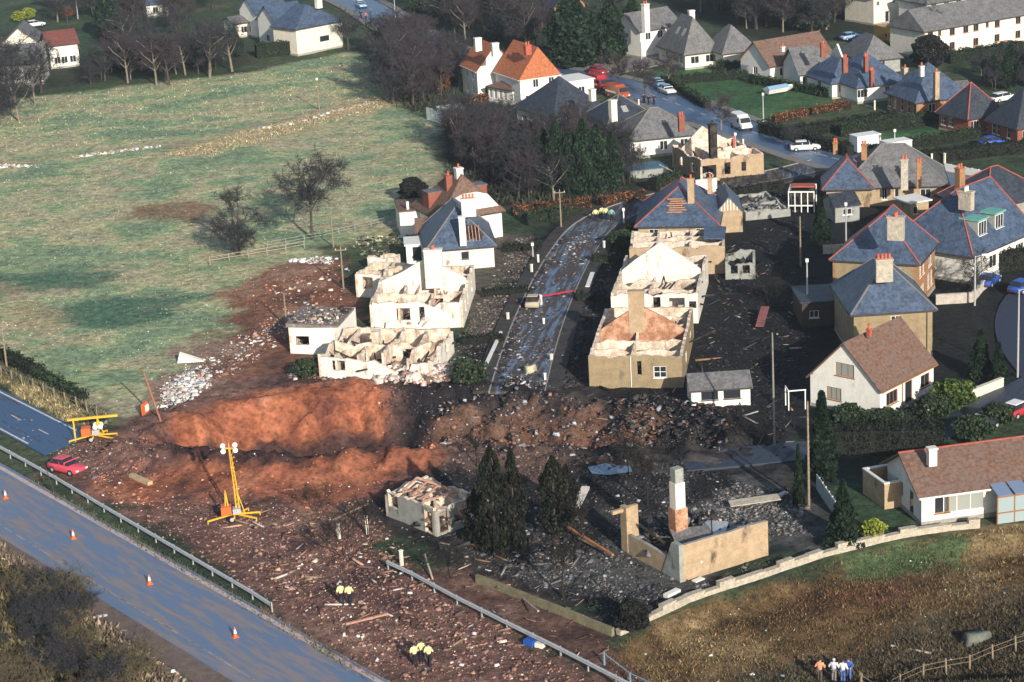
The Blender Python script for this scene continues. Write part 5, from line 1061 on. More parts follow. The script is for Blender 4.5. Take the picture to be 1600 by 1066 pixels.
ORH = [(.22, .08, .035), (.15, .05, .025), (.27, .12, .05), (.08, .04, .025)]; GH = [(.02, .04, .022), (.03, .055, .03), (.045, .06, .03)]; BH = [(.014, .02, .016), (.025, .03, .02)]
for a in [((800, 336), (922, 322), 1.2, 1.1, ORH, 'orange beech hedge at the top of the burnt street, left piece'), ((937, 322), (1008, 310), 1.2, 1.1, ORH, 'orange beech hedge at the top of the burnt street, right piece'), ((1208, 192), (1262, 180), 1.1, 1.1, ORH, 'orange hedge by the village road below the lawn'), ((1266, 179), (1328, 168), 1.1, 1.1, ORH, 'orange hedge running up to the brown brick villa'),
          ((184, 30), (276, 12), 1.5, 1.6, ORH, 'tall orange hedge at the top left'), ((676, 146), (706, 134), 1.5, 2.2, ORH, 'short orange hedge beside the white fence panel'), ((726, 168), (762, 158), 1.2, 1.3, ORH, 'short orange-brown hedge below the orange-roofed house'),
          ((1294, 706), (1474, 700), 2.6, 2.4, BH, 'long tall dark hedge below the white gabled house'), ((1330, 668), (1440, 652), .8, .9, BH, 'low dark hedge at the foot of the white gable'), ((1050, 134), (1106, 170), 1.2, 1.3, GH, 'dark hedge along the lawn and the village road'), ((1034, 132), (1176, 120), 1.2, 1.3, GH, 'dark hedge behind the lawn of the rooflighted bungalow'),
          ((1190, 206), (1330, 244), 1.6, 1.6, BH, 'dark hedge along the village road by the white saloon'), ((1240, 214), (1400, 190), 1.4, 1.6, BH, 'dark hedge below the orange hedges'), ((1310, 212), (1500, 186), 1.5, 1.6, GH, 'dark green hedge below the brown brick villa'), ((1350, 244), (1530, 214), 1.3, 1.5, GH, 'dark green hedge above the two white box trailers'), ((1430, 256), (1610, 236), 1.5, 1.7, BH, 'near-black hedge behind the white roadside wall'),
          ((1556, 422), (1612, 416), 1.8, 2.2, BH, 'black clipped hedge at the right edge below the dormered villa'), ((1120, 110), (1180, 112), 1.4, 1.6, GH, 'hedge at the front of the lower hipped wing'), ((1170, 128), (1300, 152), 1.0, 1.3, GH, 'hedge in front of the white bungalows'), ((0, 560), (62, 590), 1.4, 1.2, BH, 'dark overgrown hedge above the far carriageway at the left edge'), ((62, 590), (130, 626), 1.2, .9, GH, 'ragged hedge beside the fence posts above the far carriageway'),
          ((1180, 105), (1240, 128), 1.0, 1.4, GH, 'hedge before the long brown-roofed house'), ((1480, 98), (1600, 80), 2, 1.8, GH, 'dark hedge below the long cream terrace'), ((700, 195), (770, 178), 1.6, 1.8, GH, 'dark hedge below the greenhouse and orange hedge'), ((400, 90), (455, 84), 2, 2.5, GH, 'dark hedge below the slate roofed row'), ((820, 350), (885, 338), 1.5, 1.4, GH, 'green hedge in the garden at the top of the burnt street'), ((1020, 300), (1062, 290), 1.6, 2, GH, 'hedge between the burnt street and the pale bungalow'), ((1225, 300), (1120, 312), .8, 1.4, BH, 'black hedge before the flattened plot'), ((785, 392), (848, 389), .9, .8, BH, 'low near-black hedge across the upper gardens left of the burnt street'), ((752, 462), (826, 458), .9, .8, BH, 'low near-black hedge across the middle gardens left of the burnt street'), ((722, 538), (788, 534), 1.0, .9, BH, 'low near-black hedge across the lower gardens left of the burnt street'), ((900, 470), (948, 468), .9, .9, BH, 'charred hedge before the bright white shell'), ((925, 410), (975, 407), .9, .9, BH, 'charred hedge before the long tan shell')]:  # low near-black hedges run as stripes between the left garden plots
    hedge(*a)
# ground cover that nobody could count
def tufts(name, poly, n, cols, h, label, fall=None, wd=.5, z=0):
    q = inpoly(PP(poly), n, fall); pos = np.zeros((n, 3)); pos[:, :2] = q; pos[:, 2] = terr(q[:, 0], q[:, 1]) - .05 + z
    hh = rng.uniform(.5, 1.4, n) * h
    gc = groundcol(q[:, 0], q[:, 1]); pc = gc * rng.lognormal(.1, .4, (n, 1)) * .82 + .18 * pal(cols, n, .3)
    o = bulk(name, BLADEV, BLADEF, pos, np.stack([hh * wd, hh * wd, hh], 1), rng.random(n) * 6.28, np.clip(pc, .004, .6), LEAFY, tilt=.55); tag(o, label, 'grass', kind='stuff'); return o
SLP = [(945, 1010), (1075, 950), (1200, 908), (1300, 874), (1400, 850), (1480, 836), (1640, 815), (1720, 900), (1720, 1120), (1000, 1120), (960, 1060)]
tufts('bracken', SLP, 46000, [(.30, .18, .06), (.20, .11, .04), (.10, .065, .03), (.36, .25, .10), (.12, .11, .045), (.16, .06, .03)], .24, 'dead bracken and rough grass on the slope below the stepped wall')
tufts('grass', [(1330, 1000), (1460, 960), (1700, 880), (1700, 1150), (1180, 1150), (1150, 1060)], 16000, [(.03, .03, .025), (.05, .045, .03), (.02, .025, .02), (.10, .08, .045)], .35, 'dark rough undergrowth at the lower right corner')
tufts('grass', [(-160, 820), (0, 850), (110, 925), (300, 1085), (280, 1150), (-160, 1200)], 26000, [(.10, .09, .045), (.06, .055, .035), (.24, .19, .10), (.035, .04, .025), (.30, .23, .14)], .6, 'rough winter grass at the lower left corner')
tufts('grass', [(-80, 535), (0, 560), (70, 590), (160, 640), (165, 668), (90, 655), (0, 600), (-80, 570)], 9000, [(.32, .26, .14), (.22, .19, .10), (.09, .10, .05)], .4, 'straw-coloured verge grass above the far carriageway')
tufts('grass', [(380, 205), (520, 172), (598, 152), (615, 165), (480, 200), (330, 245), (250, 242)], 2600, [(.46, .36, .20), (.36, .27, .15), (.25, .21, .12)], .35, 'pale dead grass strip across the field')
tufts('grass', [(30, 155), (200, 135), (400, 110), (540, 82), (600, 100), (590, 150), (420, 190), (200, 225), (0, 240), (0, 180)], 7000, [(.36, .29, .17), (.10, .15, .08), (.22, .17, .12), (.05, .10, .05)], .3, 'tussocky grass in the upper part of the field')
tufts('grass', [(0, 250), (300, 225), (600, 180), (680, 200), (640, 320), (500, 370), (320, 410), (520, 440), (400, 560), (220, 640), (60, 585), (0, 560)], 26000, [(.34, .28, .17), (.06, .13, .07), (.10, .16, .09), (.24, .17, .12), (.30, .26, .15)], .16, 'mottled winter grass in the lower part of the field', wd=.9)
tufts('grass', [(55, 752), (200, 830), (450, 975), (590, 1060), (575, 1066), (440, 985), (190, 840), (40, 752)], 5000, [(.20, .19, .09), (.12, .13, .06), (.28, .2, .12)], .3, 'thin grass between the carriageway and the crash barrier')
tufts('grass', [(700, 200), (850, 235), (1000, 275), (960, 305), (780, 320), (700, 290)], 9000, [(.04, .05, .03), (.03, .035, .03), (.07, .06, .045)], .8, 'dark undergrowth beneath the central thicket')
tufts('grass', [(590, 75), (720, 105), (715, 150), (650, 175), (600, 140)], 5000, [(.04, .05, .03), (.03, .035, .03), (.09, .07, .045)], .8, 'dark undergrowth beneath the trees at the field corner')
# ------------------------------------------------------------------ fences, walls, barriers, poles
def poly_len(pts):
    return sum((b - a).length for a, b in zip(pts[:-1], pts[1:]))
def along(pts, step):
    out = []; acc = 0; nxt = 0
    for a, b in zip(pts[:-1], pts[1:]):
        L = (b - a).length
        while nxt <= acc + L: out.append((a.lerp(b, (nxt - acc) / L), (b - a).normalized())); nxt += step
        acc += L
    return out
def barrier(px, label, h=.72, bend=()):
    pts = PP(px, h); o0 = Vector((pts[0].x, pts[0].y, 0)); root = empty('crash_barrier', o0, 0, label, 'crash barrier')
    st_ = along(pts, 3.2)
    pm = MB().box(-.05, .05, -.05, .05, -.5, .75).mesh('post', GALV)
    for (a, d), (b, _) in zip(st_[:-1], st_[1:]):
        aa = Vector((a.x, a.y, 0)) - o0; bb = Vector((b.x, b.y, 0)) - o0; n = Vector((-d.y, d.x, 0)); mb = MB()
        za, zb = terr([a.x], [a.y])[0] * .3, terr([b.x], [b.y])[0] * .3; prof = [(-.02, .42), (.06, .48), (.0, .56), (.06, .64), (-.02, .72), (-.05, .72), (.02, .64), (-.04, .56), (.02, .48), (-.05, .42)]
        prof = [(-.03, .40), (.07, .46), (.07, .52), (-.0, .57), (.07, .62), (.07, .68), (-.03, .76)]
        A_ = [aa + n * y * -1 + Vector((0, 0, z)) for y, z in prof]; B2 = [bb + n * y * -1 + Vector((0, 0, z)) for y, z in prof]
        for i in range(len(prof) - 1): mb.poly([A_[i], A_[i + 1], B2[i + 1], B2[i]]); mb.poly([A_[i] + n * .015, B2[i] + n * .015, B2[i + 1] + n * .015, A_[i + 1] + n * .015])
        mb.obj('rail', GALV, root)
    for a, d in st_:
        p = linkmesh('post', pm, root); p.location = Vector((a.x, a.y, 0)) - o0 + Vector((-d.y, d.x, 0)) * .1; p.rotation_euler.z = math.atan2(d.y, d.x)
    return root
barrier([(-140, 622), (0, 697), (75, 738), (175, 797), (400, 927), (452, 962)], 'long steel crash barrier between the carriageways, ending near the mud')
barrier([(604, 876), (622, 884), (650, 897), (700, 925), (800, 975), (880, 1014), (985, 1068), (1070, 1112)], 'bent steel crash barrier running from the middle of the mud to the bottom edge')
def railfence(px, label, h=1.1, step=2.4, m=OLDWOOD, rails=(.95, .5), name='fence', rt=.07, pm_=None, lean=0, posts=True, pr=.06):
    pts = PP(px); o0 = pts[0]; root = empty(name, o0, 0, label, 'fence'); s = along(pts, step); pm = MB().box(-pr, pr, -pr, pr, -.5, h).mesh('post', pm_ or m)
    for (a, d), (b, _) in zip(s[:-1], s[1:]):
        za, zb = tz(a.x, a.y), tz(b.x, b.y)
        for z in rails: MB().bar(a - o0 + Vector((0, 0, z + za)), b - o0 + Vector((0, 0, z + zb)), rt * .6, rt).obj('rail', m, root)
    for a, d in s:
        p = linkmesh('post', pm, root); p.location = a - o0 + Vector((0, 0, tz(a.x, a.y))); p.rotation_euler.z = math.atan2(d.y, d.x); p.rotation_euler.x = rnd.uniform(-1, 1) * lean
    return root
railfence([(944, 1033), (1000, 1056), (1075, 1086)], 'blue-grey metal railing at the foot of the bracken slope', 1.0, 2.6, mat('blue_grey_rail', (.20, .30, .38), rough=.5), (.95,), 'railing')
railfence([(1345, 1075), (1385, 1052), (1423, 1040), (1457, 1028), (1492, 1018), (1565, 996), (1640, 975)], 'wooden post and wire fence at the lower right corner', 1.25, 2.1, OLDWOOD, (1.1, .7), rt=.03, lean=.08)
railfence([(-30, 575), (20, 595), (130, 640), (180, 668)], 'weathered post and wire fence above the far carriageway', 1.2, 2.2, OLDWOOD, (1.05, .6), rt=.03, lean=.1)
railfence([(328, 412), (400, 400), (492, 384)], 'pinkish rail fence under the two bare trees', 1.0, 2.5, mat('pinkish_rail', (.36, .28, .24), var=.2), (.9, .5), rt=.06, pr=.045)
railfence([(418, 386), (500, 372), (608, 347)], 'pale rail fence running from the trees to the white houses', .9, 2.5, mat('pale_rail', (.26, .28, .25), var=.2), (.8, .4), rt=.05, pr=.045)
railfence([(620, 168), (665, 176)], 'low dark fence at the far corner of the field', 1.0, 2.4, TRIMD, (.9, .4))
def panelfence(p0, p1, h, n, m, label, name='panel_fence', th=.08, cat='fence', hend=None):
    a, b = P(*p0), P(*p1); d = b - a; L = d.length; o = empty(name, a, math.atan2(d.y, d.x), label, cat)
    for i in range(n):
        x0, x1 = L * i / n + .04, L * (i + 1) / n - .04; hh = h + ((hend or h) - h) * i / n
        MB().box(x0, x1, -th / 2, th / 2, -.3, hh + rnd.uniform(-.03, .03)).obj('panel', m, o); MB().box(x1, x1 + .08, -.07, .07, -.3, hh + .08).obj('post', m, o)
    return o
panelfence((667, 186), (712, 199), 1.9, 5, TRIM, 'white board fence panels at the far corner of the field')
panelfence((1476, 268), (1562, 284), 1.1, 8, TRIM, 'long white roadside wall panels above the slate villas', 'white_wall', .2, 'wall')
panelfence((1276, 762), (1306, 806), 1.3, 6, mat('pale_boards', (.42, .46, .46), var=.2), 'leaning pale board fence left of the walled yard')
panelfence((1125, 290), (1222, 280), 1.0, 8, SOOTM, 'scorched black fence at the far bend of the burnt street')
panelfence((1020, 264), (1066, 288), 1.1, 4, mat('cream_wall_paint', (.6, .57, .5), var=.2), 'cream garden wall between the pale bungalow and the street bend', 'garden_wall', .2, 'wall')
def lowwall(px, h, label, m=STONE, th=.35, step=1.7, top=None, name='garden_wall', zf=None, jit=.02, cap=True):
    pts = PP(px); o0 = pts[0]; root = empty(name, o0, 0, label, 'wall'); s = along(pts, step)
    if (pts[-1] - s[-1][0]).length > .3: s.append((pts[-1], s[-1][1]))
    for k, ((a, d), (b, _)) in enumerate(zip(s[:-1], s[1:])):
        n = Vector((-d.y, d.x, 0)) * th / 2; z = (zf(k) if zf else 0) + h + rnd.uniform(-jit, jit); A_, B2 = a - o0, b - o0
        lo = Vector((0, 0, -1.6)); hi = Vector((0, 0, z))
        MB().hexa([A_ - n + lo, B2 - n + lo, B2 + n + lo, A_ + n + lo, A_ - n + hi, B2 - n + hi, B2 + n + hi, A_ + n + hi]).obj('wall_section', m, root)
        if cap:
            e = n * 1.2; h2 = hi + Vector((0, 0, .09)); hi2 = hi + Vector((0, 0, .002)); MB().hexa([A_ - e + hi2, B2 - e + hi2, B2 + e + hi2, A_ + e + hi2, A_ - e + h2, B2 - e + h2, B2 + e + h2, A_ + e + h2]).obj('coping_stone', top or m, root)
    return root
lowwall([(1012, 968), (1075, 938), (1130, 920), (1200, 897), (1290, 866), (1400, 839), (1486, 826), (1530, 822)], .25, 'long stepped pale stone wall above the bracken slope', STONE, .45, 1.5, zf=lambda k: .35 * ((k * 3) % 4) / 4 + (0.1 if k % 2 else 0), jit=.05)
lowwall([(966, 990), (990, 980), (1012, 968)], .05, 'broken corner of the stone wall above the slope', STONE, .5, .8, jit=.25)
lowwall([(745, 908), (790, 925), (840, 945), (900, 968), (958, 992)], .55, 'olive concrete garden wall behind the bent crash barrier', mat('mossy_concrete', (.20, .18, .11), var=.35), .3, 2.4, cap=False)
lowwall([(1443, 653), (1500, 630), (1566, 604)], .85, 'low white garden wall beside the lane', mat('old_white_wall', (.62, .58, .50), var=.2), .35, 2.2, jit=.01)
lowwall([(1462, 474), (1520, 470)], .9, 'pale garden wall right of the orange-sided house', mat('pale_rough_wall', (.42, .38, .34), var=.25), .3, 2.0)
lowwall([(1520, 470), (1535, 452), (1560, 436)], .9, 'curved pale wall at the lane bend', mat('pale_curved_wall', (.50, .47, .40), var=.2), .3, 1.5)
lowwall([(1286, 396), (1352, 392)], .9, 'grey garden wall left of the red-ridged house', STONE, .25, 2.2)
scatter('field_stones', [(0, 255), (62, 256), (62, 260), (0, 261)], 160, .28, WHT, 'broken line of white stones in the field at the left edge', mixg=.1, fall=.3) if 0 else None
None
None
lowwall([(1258, 600), (1228, 612), (1232, 640)], 1.6, 'pale framed trellis corner left of the tall white gable', mat('pale_trellis', (.35, .40, .42), var=.2), .08, 1.6) if False else None
def pole(px, py, h, label, kind='pole', m=OLDWOOD, lean=(0, 0), r=.12):
    p = G(px, py); o = empty('utility_pole' if kind == 'pole' else 'street_lamp', p, 0, label, 'pole' if kind == 'pole' else 'street lamp')
    o.rotation_euler.x, o.rotation_euler.y = lean
    MB().tube([(0, 0, -.6), (0, 0, h * .5), (0, 0, h)], [r, r * .85, r * .6], 8).obj('post', m, o)
    if kind == 'pole' and h < 5.3 and h > 5: MB().box(-.7, .7, -.05, .05, h - .5, h - .38).obj('crossarm', m, o); [MB().tube([(x, 0, h - .38), (x, 0, h - .22)], [.04, .03], 6).obj('insulator', TRIM, o) for x in (-.6, 0, .6)]
    elif kind == 'lamp': MB().bar((0, 0, h - .1), (.9, 0, h + .1), .06).obj('arm', m, o); MB().box(.7, 1.3, -.13, .13, h + .02, h + .2).obj('lamp_head', TRIM, o)
    elif kind == 'ball': MB().box(-.16, .16, -.16, .16, h, h + .35).obj('lamp_head', TRIM, o)
    return o
for a in [(877, 358, 5.2, 'timber utility pole beside the upper end of the burnt street', 'pole', OLDWOOD), (1264, 792, 9.5, 'tall timber pole right of the grey ash heap', 'pole', OLDWOOD), (1210, 700, 11, 'tall thin pole above the dark lane, left of the tall white gable', 'pole', mat('grey_timber', (.22, .21, .19), var=.3)),
          (1590, 590, 9, 'lamp post at the lane bend near the right edge', 'lamp', GALV), (1193, 200, 5, 'street lamp on the far side of the village road', 'ball', GALV), (1003, 110, 5, 'street lamp at the side road junction', 'ball', GALV), (1251, 416, 6, 'pole standing in the black back gardens', 'pole', OLDWOOD), (1322, 384, 5, 'thin lamp post below the pale shed', 'ball', GALV),
          (521, 386, 4.5, 'timber pole between the rail fence and the small ruin', 'pole', OLDWOOD), (537, 452, 5.2, 'timber pole left of the small windowed shell', 'pole', OLDWOOD), (448, 512, 4, 'short timber pole at the corner of the roofed white wing', 'pole', OLDWOOD), (499, 172, 5, 'lone pole in the strip of dead grass', 'ball', OLDWOOD), (11, 576, 5.2, 'pole at the left edge above the far carriageway', 'pole', OLDWOOD),
          (1523, 478, 5.6, 'lamp post beside the bare tree near the dormered villa', 'lamp', GALV), (1150, 262, 4.6, 'street lamp by the burnt brown brick house', 'ball', GALV), (833, 404, 1.6, 'short lamp stub on the left pavement of the burnt street', 'ball', GALV), (1398, 250, 4, 'pole behind the two box trailers', 'ball', GALV), (122, 30, 6, 'pole in the gardens at the top left', 'ball', GALV), (975, 352, 1.9, 'small white lamp by the dark bushes at the street top', 'ball', TRIM),
          (1262, 500, 6.5, 'thin pole left of the low sooty garage', 'ball', GALV), (618, 30, 5, 'lamp post at the top of the village road', 'ball', GALV)]:
    pole(*a)
pole(251, 658, 5.6, 'leaning reddish broken pole at the edge of the crater', 'pole', mat('reddish_pole', (.33, .14, .10), var=.3), (.0, -.22))
pole(89, 782, 3.6, 'thin bent black post leaning over the crash barrier', 'stub', TRIMD, (.0, -.2), .04)
r_ = random.Random(3)
for px, py, h in [(841, 413, 1.1), (831, 428, 1.1), (944, 390, 1.0), (794, 502, .9), (862, 566, .8), (852, 596, .8), (850, 508, .7), (1100, 340, .7), (998, 170, 1.4), (1161, 232, 1.3), (1456, 258, 1.5), (1476, 256, 1.4), (1367, 172, 1.4), (530, 842, 1.3), (628, 884, 1.3), (574, 835, 1.6)]:
    p = G(px, py); o = empty('gate_post', p, r_.uniform(0, 1.5), f'pale square post standing ' + {841: 'on the left pavement of the burnt street, upper of two', 831: 'on the left pavement of the burnt street, lower of two', 944: 'on the right pavement near the bushes', 794: 'by the grey rubble gardens left of the street', 862: 'left of the tan semi-detached shell', 852: 'at the lower end of the street near the crater', 850: 'in the middle of the wide littered street end', 1100: 'beside the slate bungalow with bare laths', 998: 'beside the three dark-clothed people', 1161: 'behind the burnt brown brick house', 1456: 'left of the white roadside wall', 1476: 'at the left end of the white roadside wall', 1367: 'in front of the brown brick villa', 530: 'in the mud left of the grey shell', 628: 'behind the start of the bent crash barrier', 574: 'beside the grey bungalow shell, slightly tilted'}[px], 'post')
    MB().box(-.11, .11, -.11, .11, -.3, h).obj('shaft', W_CREAM, o); MB().box(-.14, .14, -.14, .14, h, h + .08).obj('cap', TRIM, o)
for (px, py), lab in (((9, 779), 'orange and white traffic cone nearest the left edge'), ((115, 842), 'second traffic cone along the carriageway from the left'), ((234, 913), 'third traffic cone along the carriageway from the left'), ((368, 996), 'traffic cone nearest the bottom of the photo'), ((1140, 272), 'small red cone at the far end of the burnt street')):
    p = P(px, py); p.z = .03; o = empty('traffic_cone', p, .4, lab, 'traffic cone', None)
    MB().box(-.22, .22, -.22, .22, 0, .05).obj('base', ORA, o); MB().tube([(0, 0, .05), (0, 0, .3)], [.17, .12], 12).obj('body', ORA, o); MB().tube([(0, 0, .3), (0, 0, .6)], [.12, .075], 12).obj('sleeve', TRIM, o); MB().tube([(0, 0, .6), (0, 0, .78)], [.075, .03], 12).obj('tip', ORA, o)
    o.scale = (1.05, 1.05, 1.05)
# ------------------------------------------------------------------ vehicles
def loft(mb, st_, m=0):
    rings = []
    for x, w_, z0, z1, tp in st_:
        h = z1 - z0; rings.append([(x, -w_ * .93, z0), (x, w_ * .93, z0), (x, w_, z0 + h * .3), (x, w_ * .98, z0 + h * .65), (x, w_ * tp, z1), (x, -w_ * tp, z1), (x, -w_ * .98, z0 + h * .65), (x, -w_, z0 + h * .3)])
    n = len(mb.v); k = 8
    for r in rings: mb.v += r
    for i in range(len(rings) - 1):
        for j in range(k): mb.f.append((n + i * k + j, n + i * k + (j + 1) % k, n + (i + 1) * k + (j + 1) % k, n + (i + 1) * k + j)); mb.m.append(m)
    mb.f.append(tuple(n + j for j in reversed(range(k)))); mb.m.append(m); mb.f.append(tuple(n + (len(rings) - 1) * k + j for j in range(k))); mb.m.append(m); return mb
def wheels(o, xs_, y, r=.31, wd=.2, m=RUB):
    me = MB().tube([(0, -wd / 2, 0), (0, -wd / 2, 0.0001), (0, wd / 2, 0)], [r * .9, r, r], 14)
    me = MB(); me.tube([(0, -wd / 2, 0), (0, wd / 2, 0)], [r, r], 14); mm = me.mesh('wheel', m); hm = MB().tube([(0, -wd / 2 - .012, 0), (0, wd / 2 + .012, 0)], [r * .55, r * .55], 10).mesh('hub', GALV)
    for x in xs_:
        for s1 in (-1, 1):
            q = linkmesh('wheel', mm, o); q.location = (x, s1 * (y - wd / 2), r); linkmesh('hub', hm, q)
def put(name, px, py, to, label, cat, z=.04, group=None):
    p = P(px, py); q = P(*to); ang = math.atan2(q.y - p.y, q.x - p.x); return empty(name, (p.x, p.y, max(z, tz(p.x, p.y)) if z is None else z), ang, label, cat, group)
def car(px, py, to, m, label, L=4.2, roofm=None, wreck=False, cat='car', z=.04, est=False):
    o = put('parked_car', px, py, to, label, cat, z); h = L / 2; W_ = .82
    loft(MB(), [(-h, W_ * .82, .38, .72, .8), (-h + .12, W_ * .97, .24, .84, .88), (-h + .9, W_, .2, .9, .92), (0, W_ * 1.02, .2, .92, .93), (h - 1.2, W_, .2, .88, .92), (h - .35, W_ * .95, .22, .76, .88), (h - .03, W_ * .85, .3, .66, .8), (h, W_ * .8, .36, .6, .8)]).obj('body', m, o, True)
    gl = SOOTM if wreck else GLASS; b0 = -h + (.15 if est else .35)
    loft(MB(), [(b0, W_ * .86, .86, .92, .95), (b0 + .45, W_ * .9, .86, 1.33, .78), (h - 1.95, W_ * .9, .86, 1.36, .78), (h - 1.15, W_ * .86, .84, .9, .95)]).obj('windows', gl, o)
    MB().hexa([(b0 + .42, -W_ * .74, 1.335), (h - 1.93, -W_ * .74, 1.365), (h - 1.93, W_ * .74, 1.365), (b0 + .42, W_ * .74, 1.335), (b0 + .5, -W_ * .68, 1.40), (h - 2.05, -W_ * .68, 1.42), (h - 2.05, W_ * .68, 1.42), (b0 + .5, W_ * .68, 1.40)]).obj('roof', roofm or m, o)
    for x in (b0 + 1.35, h - 1.55): MB().box(x - .04, x + .04, -W_ * .91, W_ * .91, .9, 1.2).obj('door_pillar', m, o) if not wreck else None
    if not wreck:
        wheels(o, (-h + .8, h - .8), W_ + .03)
        for s1 in (-1, 1): MB().box(h - .08, h + .01, s1 * .58 - .14, s1 * .58 + .14, .5, .64).obj('headlight', TRIM, o); MB().box(-h - .005, -h + .08, s1 * .6 - .12, s1 * .6 + .12, .52, .7).obj('tail_light', P_RED, o)
        MB().box(h - .02, h + .08, -.7, .7, .3, .42).obj('bumper', TRIMD, o); MB().box(-h - .08, -h + .02, -.7, .7, .3, .42).obj('bumper', TRIMD, o)
    else: wheels(o, (-h + .8, h - .8), W_ + .03, .26, .16, SOOTM)
    return o
def van(px, py, to, m, label, L=4.8, H=2.2, cat='van', stripe=None, boxm=None, box=False, z=.04, name='parked_van'):
    o = put(name, px, py, to, label, cat, z); h = L / 2; W_ = .95
    loft(MB(), [(-h, W_, .35, H if not box else 1.0, .9), (h - 1.9, W_, .35, H if not box else 1.0, .9), (h - 1.55, W_, .35, 1.95, .88), (h - 1.0, W_, .32, 1.9, .85), (h - .55, W_ * .97, .32, 1.15, .9), (h, W_ * .9, .38, .95, .85)]).obj('body', m, o)
    if box: MB().box(-h - .1, h - 1.7, -W_ - .1, W_ + .1, .8, H + .25).obj('cargo_box', boxm or TRIM, o)
    MB().hexa([(h - 1.02, -W_ * .84, 1.2), (h - .52, -W_ * .84, 1.2), (h - .52, W_ * .84, 1.2), (h - 1.02, W_ * .84, 1.2), (h - 1.04, -W_ * .78, 1.86), (h - .92, -W_ * .78, 1.86), (h - .92, W_ * .78, 1.86), (h - 1.04, W_ * .78, 1.86)]).obj('windscreen', GLASS, o)
    for s1 in (-1, 1):
        MB().box(h - 1.75, h - 1.1, s1 * (W_ + .0) - .012, s1 * W_ + .012, 1.2, 1.75).obj('side_window', GLASS, o); MB().box(h - .06, h + .02, s1 * .6 - .15, s1 * .6 + .15, .6, .78).obj('headlight', TRIM, o)
        if stripe: MB().box(-h + .1, h - 1.7, s1 * (W_ + .02) - .01, s1 * (W_ + .02) + .01, .9, 1.2).obj('stripe', stripe, o)
    wheels(o, (-h + .9, h - .8), W_ + .02, .34, .22); MB().box(h - .02, h + .1, -.8, .8, .36, .5).obj('bumper', TRIMD, o); return o
car(106, 738, (132, 744), P_PINK, 'red sports car standing on the verge beside the far carriageway', 3.9, z=.05)
car(834, 478, (842, 458), P_BEIGE, 'burnt-out beige car shell in the middle of the burnt street', 3.7, wreck=True)
car(1042, 146, (1058, 152), P_WHITE, 'white police saloon with blue markings nearest the road junction', 4.3, P_LBLUE); car(1028, 136, (1038, 140), P_LBLUE, 'pale blue police car behind the white one')
car(1258, 235, (1280, 234), P_WHITE, 'white saloon parked on the village road', 4.3); car(564, 12, (575, 17), P_LBLUE, 'white and blue car at the top of the village road', 4.0, P_WHITE)
car(935, 116, (955, 120), P_RED, 'dark red car at the cypress side of the junction', 4.2); car(1371, 242, (1384, 246), P_LBLUE, 'pale blue car parked between the two box trailers', 3.8); car(1552, 228, (1572, 226), P_BLUE, 'bright blue car on the drive below the red brick bungalow', 4.2)
car(1330, 62, (1345, 60), P_LBLUE, 'pale blue car left of the amber van', 4.2); car(1348, 66, (1365, 62), P_BLUE, 'darker blue car right beside the pale blue one near the amber van', 4.2); car(1575, 76, (1595, 72), P_RED, 'red car in front of the long cream terrace', 4.2); car(1548, 86, (1565, 84), P_LBLUE, 'pale car left of the red one before the cream terrace', 4.2)
car(1592, 648, (1620, 636), P_RED, 'dark red car with white roof cut by the right edge in the lane', 4.2, P_WHITE); car(1532, 672, (1560, 662), P_DARK, 'dark car with a pale roof parked in the lane', 4.2, P_WHITE); car(1568, 158, (1590, 154), P_WHITE, 'white estate car with roof load above the red brick houses', 4.6, est=True)
car(55, 42, (70, 40), P_WHITE, 'white car at the top left behind the maroon-roofed house', 4.2); car(300, 78, (320, 76), P_LBLUE, 'pale blue car glimpsed through the bare trees above the field', 4.2); car(1600, 455, (1640, 440), P_BLUE, 'blue car at the lane bend at the right edge', 4.2); car(1545, 445, (1560, 435), P_BLUE, 'blue car on the drive before the dormered villa', 3.8)
car(1222, 22, (1236, 24), P_LBLUE, 'pale car deep among the trees at the top of the town', 4.2)
van(1158, 201, (1176, 210), P_WHITE, 'white minibus driving on the village road', 5.0, 2.2); van(936, 140, (950, 144), P_RED, 'red and white fire vehicle at the junction', 5.4, 2.5, cat='fire engine', boxm=P_WHITE, stripe=TRIM, name='fire_engine'); van(966, 153, (980, 157), P_ORV, 'orange and white fire vehicle beside the road', 5.0, 2.2, cat='fire engine', stripe=TRIM, name='fire_engine')
van(1386, 66, (1400, 70), P_YELT, 'amber lorry with white roof at the top right', 5.5, 2.6, cat='lorry', box=True, boxm=P_YELT, name='lorry')
for px, py, lab in ((1352, 240, 'white box trailer left of the pale blue car'), (1400, 250, 'white box trailer right of the pale blue car')):
    o = put('box_trailer', px, py, (px + 20, py - 3), lab, 'trailer'); MB().box(-1.9, 1.9, -1.1, 1.1, .55, 2.7).obj('body', TRIM, o); MB().box(-1.95, 1.95, -1.15, 1.15, 2.7, 2.8).obj('roof', TRIM, o); MB().bar((1.9, 0, .5), (3.0, 0, .45), .1).obj('drawbar', TRIMD, o); wheels(o, (-.5, .4), 1.1, .32, .2)
car(1419, 262, (1436, 268), P_BLUE, 'blue car parked in front of the right-hand box trailer', 4.0)
